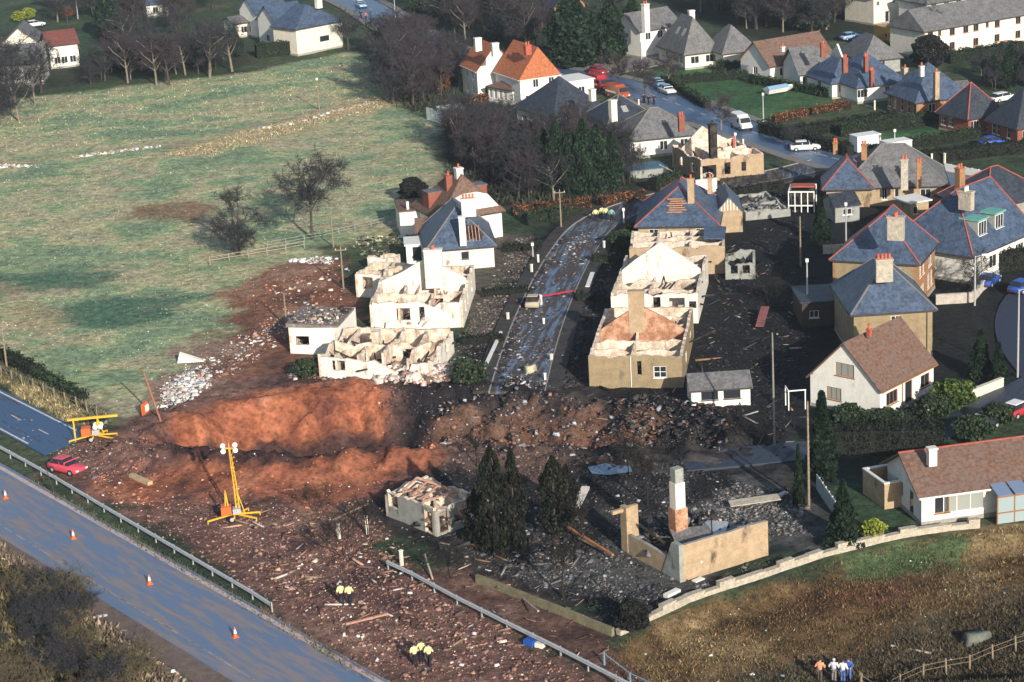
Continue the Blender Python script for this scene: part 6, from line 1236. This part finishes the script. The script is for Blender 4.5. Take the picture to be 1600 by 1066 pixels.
# lighting towers
def tower(px, py, raised, label):
    p = G(px, py); o = empty('lighting_tower', p, .1, label, 'lighting tower')
    MB().box(-1.0, 1.0, -.08, .08, .45, .6).box(-.08, .08, -1.0, 1.0, .45, .59).obj('chassis', YEL, o); wheels(o, (-.2,), .85, .33, .2)
    MB().box(-1.1, -.2, -.5, .45, .62, 1.35).obj('generator_cover', ORA, o); MB().box(-.1, .6, -.4, .4, .62, 1.1).obj('winch_box', GALV, o)
    for k, (x, y) in enumerate(((-2.3, -.6), (2.2, .5), (1.9, -.9), (1.2, 1.7))):
        MB().bar((0.2 if x > 0 else -.2, 0, .52), (x, y, .3), .13).obj('outrigger', YEL, o); MB().bar((x, y, .35), (x, y, 0), .08).obj('outrigger_foot', YEL, o)
    if raised:
        for s1 in (-.14, .14): MB().tube([(.35 + s1, 0, .5), (.3 + s1 * .8, 0, 3.4), (.1 + s1 * .3, 0, 6.6)], [.07, .06, .04], 6).obj('mast_rail', YEL, o)
        mb = MB()
        for i in range(12): z0 = .7 + i * .47; mb.bar((.2, 0, z0), (.42, 0, z0 + .42), .035)
        mb.obj('mast_lattice', YEL, o); tag(o.children[-1], kind='stuff')
        MB().bar((-.75, 0, .6), (-.6, 0, 2.8), .1).bar((-.6, 0, 2.8), (-.4, 0, .6), .1).obj('mast_prop', YEL, o); MB().bar((.9, 0, .6), (.4, 0, 2.6), .07).obj('mast_brace', YEL, o)
        MB().bar((-.45, 0, 6.6), (.65, 0, 6.6), .08).bar((.1, 0, 6.3), (.1, 0, 7.05), .07).obj('lamp_bar', YEL, o)
        for x, z in ((-.42, 6.45), (-.42, 6.95), (.62, 6.45), (.62, 6.95)):
            q = MB().tube([(x, -.28, z), (x, -.2, z), (x, .1, z)], [.22, .23, .1], 14).obj('floodlight', TRIM, o)
    else:
        for x in (-1.75, .55): MB().bar((x, 0, .3), (x, 0, 2.15), .14).obj('mast_rest', YEL, o)
        MB().bar((.2, -.3, .5), (.55, 0, 2.1), .1).bar((.95, .3, .5), (.55, 0, 2.1), .1).obj('mast_brace', YEL, o)
        MB().bar((-2.3, 0, 2.28), (2.5, 0, 2.33), .26, .2).obj('mast', YEL, o)
        for x, y in ((.3, -.45), (.8, -.45), (.3, .3), (.8, .3)): MB().tube([(x, y - .15, 1.5), (x, y + .1, 1.5)], [.24, .12], 12).obj('floodlight', TRIM, o)
    return o
tower(367, 812, True, 'yellow lighting tower with its mast raised beside the mud and four white lamps'); tower(147, 688, False, 'yellow lighting tower with its mast lowered flat, on the far carriageway end')
# red and white road barrier across the street
o = put('road_barrier', 872, 471, (900, 466), 'red plank barrier laid across the burnt street', 'barrier'); Ln = (P(899, 467) - P(846, 474)).length
MB().box(-Ln / 2, Ln / 2, -.04, .04, .8, .98).obj('plank', P_RED, o); MB().box(-Ln / 2 - .5, -Ln / 2 - .04, -.2, .2, 0, 1.1).obj('end_weight', TRIM, o); MB().box(Ln / 2 - .1, Ln / 2, -.3, .3, 0, .75).obj('leg', TRIMD, o)
o = put('road_sign', 228, 648, (240, 640), 'orange and white damaged road sign lying by the leaning pole', 'sign', 0); MB().box(-.7, .7, -.05, .05, .1, 1.3).obj('board', ORA, o); MB().box(-.1, .6, -.075, -.052, .3, 1.0).obj('white_patch', TRIM, o); MB().bar((0, .1, 0), (0, .1, .9), .08).obj('leg', GALV, o)
# greenhouse and small garden things
b = B_((686, 176), (715, 172), (684, 168), 1.6, 'greenhouse', 'small glazed greenhouse behind the white fence panels', 'greenhouse', d=2.6, ori='R', w=4.4)
mb = MB(); [mb.box(i * b.w / 6 - .03, i * b.w / 6 + .03, -.03, .03, 0, 1.6) for i in range(7)]; mb.box(-.03, b.w, -.04, .04, 1.6, 1.68); mb.obj('frame', TRIM, b.root); b.roof(glass('greenhouse_glass', (.35, .42, .42), .2), .8, 'x', 0, 0, .05, gut=None); MB().box(0.03, b.w - .03, .04, .06, 0, 1.6).obj('glazing', GLASS, b.root)
# ------------------------------------------------------------------ debris
FR = [(0, 1, 2, 3)]
def scatter(name, poly, n, size, cols, label, fall=None, flat=(.15, .7), v=ROCKV, f=BOXF, tilt=.3, long=(.6, 1.8), z=.02, mixg=.7, mound=0):
    n = int(n * 1.05); size *= .48; q = inpoly(PP(poly), n, fall or 1.2); pos = np.zeros((n, 3)); pos[:, :2] = q; pos[:, 2] = terr(q[:, 0], q[:, 1]) + size * .12 + z + mound * np.clip(sdist(PP(poly), q[:, 0], q[:, 1]) / 2.5, 0, 1)
    gc = groundcol(q[:, 0], q[:, 1]) * rng.uniform(.5, 2.6, (n, 1)); k_ = rng.random((n, 1)) < mixg; pc = np.where(k_, gc, pal(cols, n, .25))
    s = np.clip(rng.lognormal(math.log(size) - .12, .85, n), .03, size * 5)[:, None] * np.stack([rng.uniform(*long, n), rng.uniform(.5, 1.1, n), rng.uniform(*flat, n)], 1)
    o = bulk(name, v, f, pos, s, rng.uniform(0, 6.3, n), np.clip(pc, .004, .8), DEB, tilt=tilt); tag(o, label, 'debris', kind='stuff'); return o
WHT = [(.75, .74, .72), (.6, .58, .56), (.45, .5, .58), (.68, .6, .5)]
MUDC = [(.16, .09, .07), (.28, .16, .10), (.10, .06, .05), (.45, .26, .16), (.55, .45, .38), (.22, .14, .12)]
scatter('debris', [(238, 640), (250, 598), (300, 570), (340, 575), (330, 605), (290, 635)], 1500, .30, WHT, 'dense white litter spread on the soil left of the crater', 2.5, mixg=.1)
scatter('debris', [(225, 650), (240, 590), (330, 540), (420, 490), (480, 465), (500, 500), (420, 560), (330, 615), (250, 650)], 1100, .24, WHT + [(.3, .2, .15)], 'white litter trail leading up from the crater', 3, mixg=.35)
scatter('debris', [(380, 480), (400, 440), (540, 405), (560, 440), (540, 470), (450, 500)], 420, .24, WHT + [(.3, .2, .15)], 'pale litter on the red soil beyond the roofed wing')
scatter('debris', [(440, 405), (500, 398), (530, 402), (520, 412), (450, 412)], 130, .4, WHT[:2], 'white heap of litter under the rail fence', mixg=0)
for pl, n_, lab in (([(0, 256), (62, 257), (62, 261), (0, 262)], 200, 'broken line of white stones in the field at the left edge'), ([(112, 243), (180, 234), (252, 226), (252, 229), (180, 238), (112, 247)], 260, 'broken line of pale stones in the upper field'), ([(400, 199), (460, 191), (520, 172), (592, 156), (592, 159), (520, 176), (460, 195), (400, 203)], 300, 'line of pale stones along the strip of dead grass')):
    scatter('field_stones', pl, n_, .34, WHT + [(.3, .26, .2)], lab, fall=.2, mixg=.2)
scatter('debris', [(540, 370), (650, 362), (650, 400), (560, 405)], 350, .35, WHT + C_CHAR, 'litter in the gardens left of the holed slate roof')
scatter('rubble', [(130, 760), (330, 780), (600, 790), (640, 860), (720, 930), (1000, 1085), (600, 1085), (450, 965), (200, 815)], 9000, .14, MUDC, 'stones and clods strewn over the churned mud')
scatter('rubble', [(330, 830), (600, 850), (720, 940), (900, 1050), (620, 1066), (470, 960)], 1500, .22, MUDC + WHT[:2], 'larger stones on the mud around the officers', flat=(.3, .8))
scatter('rubble', [(100, 700), (230, 660), (400, 720), (640, 720), (620, 790), (330, 800), (160, 790)], 1500, .15, MUDC + WHT[:1], 'clods on the orange near bank of the crater')
scatter('rubble', [(560, 600), (720, 600), (1000, 630), (1180, 690), (900, 710), (640, 720)], 4200, .22, [(.03, .028, .03), (.06, .05, .05), (.16, .15, .16), (.30, .16, .10), (.40, .40, .42), (.12, .08, .07)], 'dark wreckage filling the right half of the crater', flat=(.2, .8))
scatter('rubble', [(640, 740), (760, 700), (1000, 710), (1150, 740), (1250, 830), (1060, 915), (960, 970), (760, 900), (650, 850)], 12000, .17, C_CHAR + [(.35, .36, .38), (.07, .06, .06)], 'charred rubble covering the foreground plots', flat=(.2, .8))
scatter('rubble', [(700, 780), (900, 760), (940, 860), (960, 960), (780, 900)], 900, .32, [(.28, .30, .34), (.2, .2, .22), (.10, .10, .12), (.2, .13, .09)], 'larger grey pieces among the charred rubble', flat=(.15, .5))
scatter('rubble', [(900, 900), (1060, 920), (1160, 880), (1290, 850), (1200, 890), (1080, 935), (960, 980)], 2200, .14, [(.2, .2, .2), (.12, .12, .13), (.35, .35, .35), (.06, .06, .06)], 'grey gravelly rubble before the tan bungalow shell')
scatter('rubble', [(1090, 820), (1120, 750), (1260, 760), (1280, 840), (1210, 840)], 2600, .2, [(.2, .2, .2), (.12, .12, .13), (.35, .34, .33), (.06, .06, .06), (.3, .22, .15)], 'grey collapsed rubble behind the tan bungalow shell', flat=(.15, .5))
scatter('rubble', [(640, 600), (700, 540), (760, 440), (800, 370), (850, 365), (830, 430), (790, 520), (750, 600)], 5200, .17, [(.13, .12, .12), (.22, .20, .19), (.35, .32, .30), (.07, .06, .06), (.20, .12, .09)], 'grey rubble filling the gardens left of the burnt street')
scatter('debris', [(760, 612), (785, 540), (820, 450), (890, 360), (980, 332), (950, 400), (912, 470), (893, 540), (875, 612)], 6500, .2, [(.3, .32, .36), (.12, .1, .1), (.5, .5, .52), (.06, .05, .05), (.25, .15, .1)], 'litter strewn over the burnt street', z=.08, mixg=.1)
scatter('rubble', [(870, 600), (890, 520), (930, 420), (990, 380), (960, 440), (930, 520), (915, 600)], 1500, .17, C_CHAR, 'black rubble in the front gardens right of the burnt street')
scatter('rubble', [(1070, 580), (1090, 480), (1140, 400), (1200, 340), (1260, 330), (1290, 470), (1260, 560), (1240, 690), (1180, 680), (1180, 620)], 6500, .15, C_CHAR, 'charred rubble on the back gardens right of the shells', mixg=.9)
scatter('rubble', [(1150, 340), (1165, 300), (1240, 300), (1260, 330)], 900, .3, [(.2, .2, .21), (.12, .12, .14), (.32, .32, .33)], 'grey rubble of a flattened house beyond the slate roof')
scatter('debris', [(0, 620), (70, 660), (130, 690), (120, 720), (60, 712), (0, 680)], 320, .13, WHT + MUDC, 'litter on the far carriageway', z=.06, mixg=0)
scatter('rubble', [(95, 690), (180, 690), (260, 700), (250, 745), (150, 760), (95, 730)], 1600, .16, [(.07, .05, .05), (.12, .09, .09), (.3, .28, .3), (.16, .10, .09)], 'dark gravel burying the end of the far carriageway')
scatter('rubble', [(-30, 835), (20, 842), (110, 910), (330, 1080), (290, 1080), (80, 925), (-30, 880)], 1300, .2, [(.35, .27, .24), (.5, .42, .36), (.2, .15, .13), (.6, .58, .55)], 'pale stones along the foot of the hard shoulder')
scatter('debris', SLP, 160, .16, WHT, 'pale scraps caught in the bracken', mixg=0)
scatter('debris', [(200, 480), (400, 420), (500, 400), (420, 500), (250, 600), (180, 600)], 160, .13, WHT, 'pale scraps on the lower field', mixg=0)
scatter('rubble', [(560, 592), (600, 575), (715, 572), (720, 598), (640, 606)], 2600, .42, [(.66, .52, .46), (.74, .66, .6), (.5, .36, .3), (.3, .2, .16)], 'heap of pinkish plaster rubble under the collapsed front wall', mixg=0, mound=1.0, flat=(.3, .8))
scatter('rubble', [(445, 590), (470, 560), (500, 578), (560, 590), (520, 600)], 500, .28, C_MIX + WHT[:1], 'rubble at the foot of the small roofed wing')
scatter('splinters', [(300, 790), (620, 800), (900, 850), (1000, 950), (960, 1040), (620, 1000), (460, 950)], 900, .11, [(.45, .3, .2), (.3, .2, .14), (.5, .45, .4), (.2, .12, .08)], 'splintered timber over the mud and plots', long=(5, 12), flat=(.4, .8), v=BOXV)
scatter('splinters', [(640, 700), (1250, 720), (1280, 560), (1260, 340), (1100, 380), (1080, 560), (900, 620)], 1300, .10, [(.14, .10, .09), (.3, .28, .28), (.03, .03, .03), (.35, .2, .12)], 'charred timber lying over the burnt ground', long=(6, 14), flat=(.4, .8), v=BOXV)
scatter('rubble', [(748, 612), (772, 540), (808, 450), (876, 362), (905, 345), (845, 450), (815, 520), (795, 612)], 3200, .22, C_CHAR + [(.35, .33, .32)], 'dark rubble spilled over the left pavement of the burnt street', z=.12)
scatter('rubble', [(868, 612), (886, 540), (905, 470), (945, 400), (985, 345), (962, 400), (930, 470), (912, 540), (900, 612)], 2600, .22, C_CHAR, 'black rubble spilled over the right pavement of the burnt street', z=.12)
scatter('rubble', [(640, 612), (900, 612), (1150, 660), (1180, 690), (960, 706), (700, 706)], 3400, .24, [(.03, .03, .035), (.06, .06, .07), (.20, .21, .24), (.35, .36, .4), (.22, .11, .07), (.06, .05, .05)], 'twisted pale and dark wreckage in the right half of the crater', flat=(.1, .6), mixg=.3)
scatter('rubble', [(930, 620), (1060, 625), (1160, 640), (1160, 690), (1020, 700), (940, 660)], 1800, .26, [(.03, .03, .035), (.06, .06, .07), (.25, .25, .28), (.2, .09, .06), (.03, .03, .03)], 'large wreckage piled before the tan semi-detached shell', flat=(.1, .6), mixg=.5, mound=.6)
b = B_((985, 268), (1042, 262), (978, 252), 1.0, 'low_shed', 'low shed with a blue sheet roof between pale bungalow and burnt brick house', 'shed', d=4.0, ori='R'); b.walls(W_GREY, []); MB().box(-.1, b.w + .1, -.1, b.d + .1, 1.0, 1.1).obj('roof', mat('faded_blue_sheet', (.08, .16, .24), var=.3), b.root)
b = B_((1232, 612), (1258, 610), (1228, 600), 1.9, 'trellis', 'pale open timber frame left of the tall white gable', 'garden frame', d=1.5, ori='R'); mb = MB()
mb.box(-.05, .05, -.05, .05, 0, 1.9).box(b.w - .05, b.w + .05, -.05, .05, 0, 1.9).box(-.05, .05, b.d - .05, b.d + .05, 0, 1.9).box(-.08, b.w + .08, -.05, .05, 1.9, 2.0); mb.obj('frame', TRIM, b.root); MB().bar((0, .06, 1.95), (0, b.d + .05, 1.95), .1).obj('top_rail', TRIM, b.root)
p = P(1216, 146); o = empty('boat', p, .5, 'small pale blue covered boat on the grass beside the brown-roofed white house', 'boat'); MB().hexa([(-2.2, -.4, .2), (1.4, -.4, .2), (1.4, .4, .2), (-2.2, .4, .2), (-2.4, -.9, .95), (1.8, -.8, 1.0), (1.8, .8, 1.0), (-2.4, .9, .95)]).poly([(1.4, -.4, .2), (2.9, 0, .5), (1.8, -.8, 1.0)]).poly([(1.4, .4, .2), (1.8, .8, 1.0), (2.9, 0, .5)]).poly([(1.8, -.8, 1.0), (2.9, 0, .5), (3.1, 0, 1.1)]).poly([(1.8, .8, 1.0), (3.1, 0, 1.1), (2.9, 0, .5)]).obj('hull', P_WHITE, o)
MB().hexa([(-2.3, -.85, 1.01), (1.8, -.78, 1.01), (1.8, .78, 1.01), (-2.3, .85, 1.01), (-2.2, -.1, 1.4), (1.6, -.1, 1.4), (1.6, .1, 1.4), (-2.2, .1, 1.4)]).obj('cover', P_LBLUE, o)
# larger single pieces
def piece(name, a, b_, w_, t_, m, label, cat='plank', z=.15, z2=None):
    p, q = G(*a), G(*b_); p.z += z; q.z += z if z2 is None else z2; mb = MB(); c = (p + q) / 2; mb.bar(p - c, q - c, w_, t_); o = mb.obj(name, m, None, loc=c); tag(o, label, cat); return o
piece('timber_beam', (540, 978), (606, 962), .22, .16, TIMBER, 'long broken timber on the mud between the two groups of officers'); piece('timber_beam', (888, 836), (958, 880), .2, .15, mat('scorched_orange_timber', (.45, .19, .07), var=.3), 'orange-brown beam lying in the rubble left of the bungalow shell', z=.7)
piece('timber_beam', (905, 850), (950, 872), .14, .12, OLDWOOD, 'thin beam beneath the orange-brown one', z=.5); piece('pole_fragment', (752, 590), (783, 524), .3, .3, TRIM, 'long white pole lying beside the burnt street', 'pole', .3); piece('timber_beam', (1392, 1012), (1455, 1024), .14, .1, STONE, 'pale plank lying above the wire fence at the lower right')
piece('metal_strip', (132, 970), (168, 964), .35, .05, TRIM, 'white metal strip in the grass at the lower left'); piece('metal_strip', (175, 1014), (193, 1002), .3, .06, OLDWOOD, 'pale bent strip near the hard shoulder at the lower left'); piece('metal_strip', (918, 452), (926, 430), .5, .12, TRIM, 'white board leaning at the right pavement', 'board', .3)
piece('mud_log', (205, 745), (235, 758), .5, .35, mat('pale_clay', (.52, .38, .22), var=.3), 'pale log-like lump on the red mud near the red car', 'debris'); piece('timber_beam', (818, 940), (842, 972), .14, .12, mat('pinkish_pipe', (.5, .36, .36)), 'pinkish pipe leaning on the concrete garden wall', 'pipe', .2, .9); piece('timber_beam', (665, 886), (676, 908), .14, .12, STONE, 'pale stick leaning against the bent crash barrier', 'plank', 1.1, .2)
piece('metal_sheet', (1140, 796), (1218, 790), 1.4, .06, mat('pale_sheet', (.55, .48, .38), var=.3), 'pale sheet lying on the grey rubble behind the bungalow shell', 'sheet', .5, .8); piece('metal_sheet', (1040, 935), (1060, 925), .5, .3, TRIM, 'white block lying at the foot of the bungalow pier', 'block'); piece('metal_sheet', (1084, 912), (1098, 906), .5, .1, TRIM, 'white slab on the ground before the tan wall', 'slab')
piece('timber_beam', (1212, 780), (1228, 772), .4, .2, GALV, 'pale metal scrap in the black plot left of the timber pole', 'scrap'); piece('timber_beam', (900, 800), (916, 778), .7, .2, mat('white_curved_scrap', (.55, .52, .48), var=.2), 'pale curved scrap between evergreens and bungalow shell', 'scrap', .4, 1.0); piece('timber_beam', (520, 815), (575, 790), .16, .12, OLDWOOD, 'timber lying left of the grey bungalow shell', 'plank')
piece('cloth_bundle', (822, 1006), (836, 1010), .7, .4, P_BLUE, 'blue tarpaulin bundle beside the bent crash barrier', 'tarpaulin', .25); piece('cloth_bundle', (838, 1010), (850, 1013), .5, .35, W_CREAM, 'cream bundle touching the blue tarpaulin', 'bundle', .2)
piece('metal_sheet', (1187, 516), (1196, 496), .9, .1, mat('red_striped_cloth', (.24, .09, .09), var=.3), 'reddish sheet on the black back gardens', 'sheet', .4, 1.2)
p = G(1527, 1002); o = bulk('boulder', ROCKV, BOXF, [(0, 0, .3)], [(2.6, 1.2, 1.0)], [.5], [(.16, .17, .14)], DEB, tilt=.1); o.location = p; tag(o, 'long pale boulder beside the wire fence at the lower right', 'rock')
p = G(829, 583); o = bulk('boulder', ROCKV, BOXF, [(0, 0, .4)], [(1.3, 1.1, 1.0)], [.8], [(.55, .48, .33)], DEB, tilt=.1); o.location = p; tag(o, 'cream lump lying on the lower end of the burnt street', 'debris')
p = G(301, 565); mb = MB().hexa([(-1.6, -.4, 0), (1.4, -.5, 0), (1.2, .5, 0), (-1.5, .3, 0), (-1.3, -.3, 1.0), (.9, -.3, .15), (.8, .3, .2), (-1.3, .25, 1.1)]); mb.m = [0] * 6; o = mb.obj('torn_panel', W_CREAM, None, loc=p); tag(o, 'cream torn panel at the head of the white litter', 'panel')
# ------------------------------------------------------------------ people
def skinmesh(name, pts, edges, rad, m):
    me = bpy.data.meshes.new(name); me.from_pydata(pts, edges, []); o = bpy.data.objects.new(name, me); COL.objects.link(o)
    md = o.modifiers.new('s', 'SKIN'); md.use_smooth_shade = True; s2 = o.modifiers.new('d', 'SUBSURF'); s2.levels = s2.render_levels = 1
    for i, r in enumerate(rad): me.skin_vertices[0].data[i].radius = (r[0], r[1]) if isinstance(r, tuple) else (r, r)
    me.skin_vertices[0].data[0].use_root = True
    bpy.context.view_layer.update(); ev = o.evaluated_get(bpy.context.evaluated_depsgraph_get()); nm = bpy.data.meshes.new_from_object(ev); nm.name = name; bpy.data.objects.remove(o); nm.materials.clear(); nm.materials.append(m); return nm
def pose_mesh(stride=.0, arm=.12, bend=0., elbow=.25, key=''):
    """standing figure, facing +x"""
    J = {'pel': (0, 0, .95), 'wai': (.01 + bend * .1, 0, 1.12), 'che': (.02 + bend * .3, 0, 1.36), 'nek': (.03 + bend * .42, 0, 1.50), 'hed': (.05 + bend * .5, 0, 1.62), 'top': (.05 + bend * .52, 0, 1.74)}
    for s, n in ((1, 'l'), (-1, 'r')):
        st_ = stride * s
        J['hip' + n] = (0, s * .09, .90); J['kne' + n] = (.03 + st_ * .5, s * .10, .50); J['ank' + n] = (st_ * .9 - .02, s * .10, .09); J['toe' + n] = (st_ * .9 + .14, s * .12, .04)
        cx, cz = J['che'][0], 1.42; J['sho' + n] = (cx, s * .18, cz); J['elb' + n] = (cx - .04 - st_ * .3, s * (.23 + arm), 1.14); J['wri' + n] = (cx + elbow * .6 - st_ * .3, s * (.22 + arm * .6), .93 + elbow * .5)
        hx_, hy, hz = J['wri' + n]; J['pal' + n] = (hx_ + .03, hy, hz - .07)
        for k in range(4): J[f'f{k}{n}'] = (hx_ + .01 + k * .02, hy - s * .01, hz - .12 - (.02 if k in (1, 2) else 0)); J[f'g{k}{n}'] = (hx_ + .03 + k * .02, hy - s * .03, hz - .15 - (.02 if k in (1, 2) else 0))
        J['th' + n] = (hx_ + .06, hy - s * .03, hz - .07); J['ti' + n] = (hx_ + .08, hy - s * .04, hz - .10)
    return J
def sub(J, names, edges, rads):
    ix = {n: i for i, n in enumerate(names)}; return [J[n] for n in names], [(ix[a], ix[b]) for a, b in edges], rads
_cache = {}
def figure(key, J):
    if key in _cache: return _cache[key]
    nm = ['pel', 'wai', 'che', 'nek', 'hed', 'top']; ed = [('pel', 'wai'), ('wai', 'che'), ('che', 'nek'), ('nek', 'hed'), ('hed', 'top')]; rd = [(.13, .10), (.12, .09), (.14, .10), .055, (.09, .1), (.055, .06)]
    for n in 'lr':
        nm += ['hip' + n, 'kne' + n, 'ank' + n, 'toe' + n, 'sho' + n, 'elb' + n, 'wri' + n, 'pal' + n]; rd += [.08, .055, .04, .035, .055, .04, .026, .032]
        ed += [('pel', 'hip' + n), ('hip' + n, 'kne' + n), ('kne' + n, 'ank' + n), ('ank' + n, 'toe' + n), ('che', 'sho' + n), ('sho' + n, 'elb' + n), ('elb' + n, 'wri' + n), ('wri' + n, 'pal' + n)]
        for k in range(4): nm += [f'f{k}{n}', f'g{k}{n}']; rd += [.009, .008]; ed += [('pal' + n, f'f{k}{n}'), (f'f{k}{n}', f'g{k}{n}')]
        nm += ['th' + n, 'ti' + n]; rd += [.011, .009]; ed += [('pal' + n, 'th' + n), ('th' + n, 'ti' + n)]
    body = skinmesh('body', *sub(J, nm, ed, rd), SKIN)
    _cache[key] = (body, J); return _cache[key]
CL = {}
def cloth(c):
    if c not in CL: CL[c] = mat('cloth_%d' % len(CL), c, rough=.85, var=.12, bump=0)
    return CL[c]
HIV = (.86, .86, .36); NAVY = (.012, .014, .03); JEAN = (.08, .16, .42); WHC = (.75, .75, .78)
POSES = {'stand': pose_mesh(), 'walk': pose_mesh(.28, .05, .05, .3), 'lean': pose_mesh(.1, .1, .25, .5)}
def person(px, py, to, pose, jc, tc, label, group=None, hat=None, hair=(.05, .035, .025), hi=False, s=1.0):
    J = POSES[pose]; body, _ = figure(pose, J); p = G(px, py); p.z = max(p.z, -3); q = P(*to); o = empty('person', p, math.atan2(q.y - p.y, q.x - p.x), label, 'person', group); o.scale = (s, s, s)
    linkmesh('body', body, o)
    kj = ('j', pose, jc)
    if kj not in _cache:
        nm = ['pel', 'wai', 'che', 'nek', 'shol', 'elbl', 'wril', 'shor', 'elbr', 'wrir']; ed = [('pel', 'wai'), ('wai', 'che'), ('che', 'nek'), ('che', 'shol'), ('shol', 'elbl'), ('elbl', 'wril'), ('che', 'shor'), ('shor', 'elbr'), ('elbr', 'wrir')]
        _cache[kj] = skinmesh('jacket', *sub(J, nm, ed, [(.185, .15), (.175, .14), (.19, .145), .075, .085, .07, .05, .085, .07, .05]), cloth(jc))
    linkmesh('jacket', _cache[kj], o); kt = ('t', pose, tc)
    if kt not in _cache:
        nm = ['pel', 'hipl', 'knel', 'ankl', 'hipr', 'kner', 'ankr']; ed = [('pel', 'hipl'), ('hipl', 'knel'), ('knel', 'ankl'), ('pel', 'hipr'), ('hipr', 'kner'), ('kner', 'ankr')]
        _cache[kt] = skinmesh('trousers', *sub(J, nm, ed, [(.15, .12), .11, .08, .065, .11, .08, .065]), cloth(tc))
    linkmesh('trousers', _cache[kt], o)
    hx_, hy, hz = J['hed']; hc = MB()
    hc.tube([(hx_ - .02, 0, hz - .0), (hx_ - .015, 0, hz + .06), (hx_ - .01, 0, hz + .12), (hx_ - .01, 0, hz + .155)], [.108, .115, .09, .03], 12)
    hc.obj('hat' if hat else 'hair', cloth(hat or hair), o, True); hp = MB()
    hp.hexa([(hx_ + .07, -.015, hz - .02), (hx_ + .115, -.012, hz - .02), (hx_ + .115, .012, hz - .02), (hx_ + .07, .015, hz - .02), (hx_ + .07, -.01, hz + .03), (hx_ + .09, -.008, hz + .03), (hx_ + .09, .008, hz + .03), (hx_ + .07, .01, hz + .03)]).obj('nose', SKIN, o)
    for s1 in (-1, 1): MB().box(hx_ + .078, hx_ + .094, s1 * .035 - .012, s1 * .035 + .012, hz + .02, hz + .035).obj('eye', TRIMD, o); MB().box(hx_ + .1 * 1 + s1 * 0 + (J['toel'][0] if 0 else 0) - .1 - .02, hx_ + .02, s1 * .095 - .012, s1 * .095 + .012, hz - .03, hz + .03).obj('ear', SKIN, o)
    for n in 'lr': a = J['ank' + n]; MB().hexa([(a[0] - .09, a[1] - .05, 0), (a[0] + .2, a[1] - .05, 0), (a[0] + .2, a[1] + .05, 0), (a[0] - .09, a[1] + .05, 0), (a[0] - .07, a[1] - .045, .13), (a[0] + .1, a[1] - .045, .1), (a[0] + .1, a[1] + .045, .1), (a[0] - .07, a[1] + .045, .13)]).obj('boot', TRIMD, o)
    return o
POL = 'officers in yellow jackets'
for a in [(534, 946, (520, 900), 'walk', HIV, NAVY, 'person in yellow jacket, left of the pair walking on the mud', NAVY), (547, 947, (560, 900), 'walk', HIV, NAVY, 'person in yellow jacket, right of the pair walking on the mud', NAVY),
          (649, 1042, (640, 1000), 'walk', HIV, NAVY, 'person in yellow jacket, left of the three near the bottom edge', NAVY), (660, 1036, (660, 1000), 'stand', HIV, NAVY, 'person in yellow jacket, middle of the three near the bottom edge', NAVY), (671, 1042, (690, 1000), 'walk', HIV, NAVY, 'person in yellow jacket, right of the three near the bottom edge', NAVY),
          (931, 347, (935, 360), 'stand', HIV, NAVY, 'person in yellow jacket, leftmost of four at the top of the burnt street', NAVY), (941, 344, (945, 360), 'walk', HIV, NAVY, 'person in yellow jacket, second from left at the top of the burnt street', NAVY), (947, 345, (950, 360), 'stand', HIV, NAVY, 'person in yellow jacket, third from left at the top of the burnt street', NAVY), (956, 347, (960, 360), 'stand', (.15, .45, .40), NAVY, 'person in greenish jacket at the right of the group at the street top', NAVY),
          (1281, 1067, (1290, 1020), 'lean', (.75, .30, .18), (.10, .08, .07), 'person in orange-pink jacket, leftmost of four at the bottom right', None), (1303, 1066, (1310, 1020), 'stand', (.55, .57, .66), (.25, .24, .24), 'person in pale grey jacket, second of four at the bottom right', (.5, .5, .55)), (1317, 1068, (1330, 1020), 'stand', WHC, JEAN, 'person in white top and blue jeans, third of four at the bottom right', None), (1327, 1063, (1300, 1060), 'lean', (.05, .12, .45), JEAN, 'person in dark blue jacket, rightmost of four at the bottom right', None),
          (1006, 164, (1010, 180), 'stand', NAVY, NAVY, 'dark-clothed person, left of three standing on the village road', NAVY), (1014, 166, (1000, 170), 'walk', (.02, .02, .02), NAVY, 'dark-clothed person, middle of three standing on the village road', NAVY), (1022, 165, (1010, 180), 'stand', (.03, .03, .05), NAVY, 'dark-clothed person, right of three standing on the village road', NAVY), (564, 30, (570, 40), 'walk', NAVY, NAVY, 'dark-clothed person walking at the top of the village road', None), (572, 33, (580, 40), 'walk', (.5, .12, .08), NAVY, 'person in red top beside the dark-clothed one at the top of the village road', None)]:
    person(*a[:7], hat=a[7], s=1.06)

# ------------------------------------------------------------------ thin haze volume added to lift the dark tones
mb = MB().box(-330, 330, -60, 900, -8, 78); hm = bpy.data.materials.new('haze'); hm.use_nodes = True; t = hm.node_tree
for n in list(t.nodes):
    if n.type == 'BSDF_PRINCIPLED': t.nodes.remove(n)
v = t.nodes.new('ShaderNodeVolumePrincipled'); v.inputs['Density'].default_value = .00012; v.inputs['Color'].default_value = (.72, .86, 1, 1); v.inputs['Anisotropy'].default_value = .1
t.links.new(v.outputs[0], t.nodes['Material Output'].inputs['Volume'])
o = mb.obj('haze', hm); tag(o, 'thin blue haze added over the town to lift its dark tones', kind='stuff')
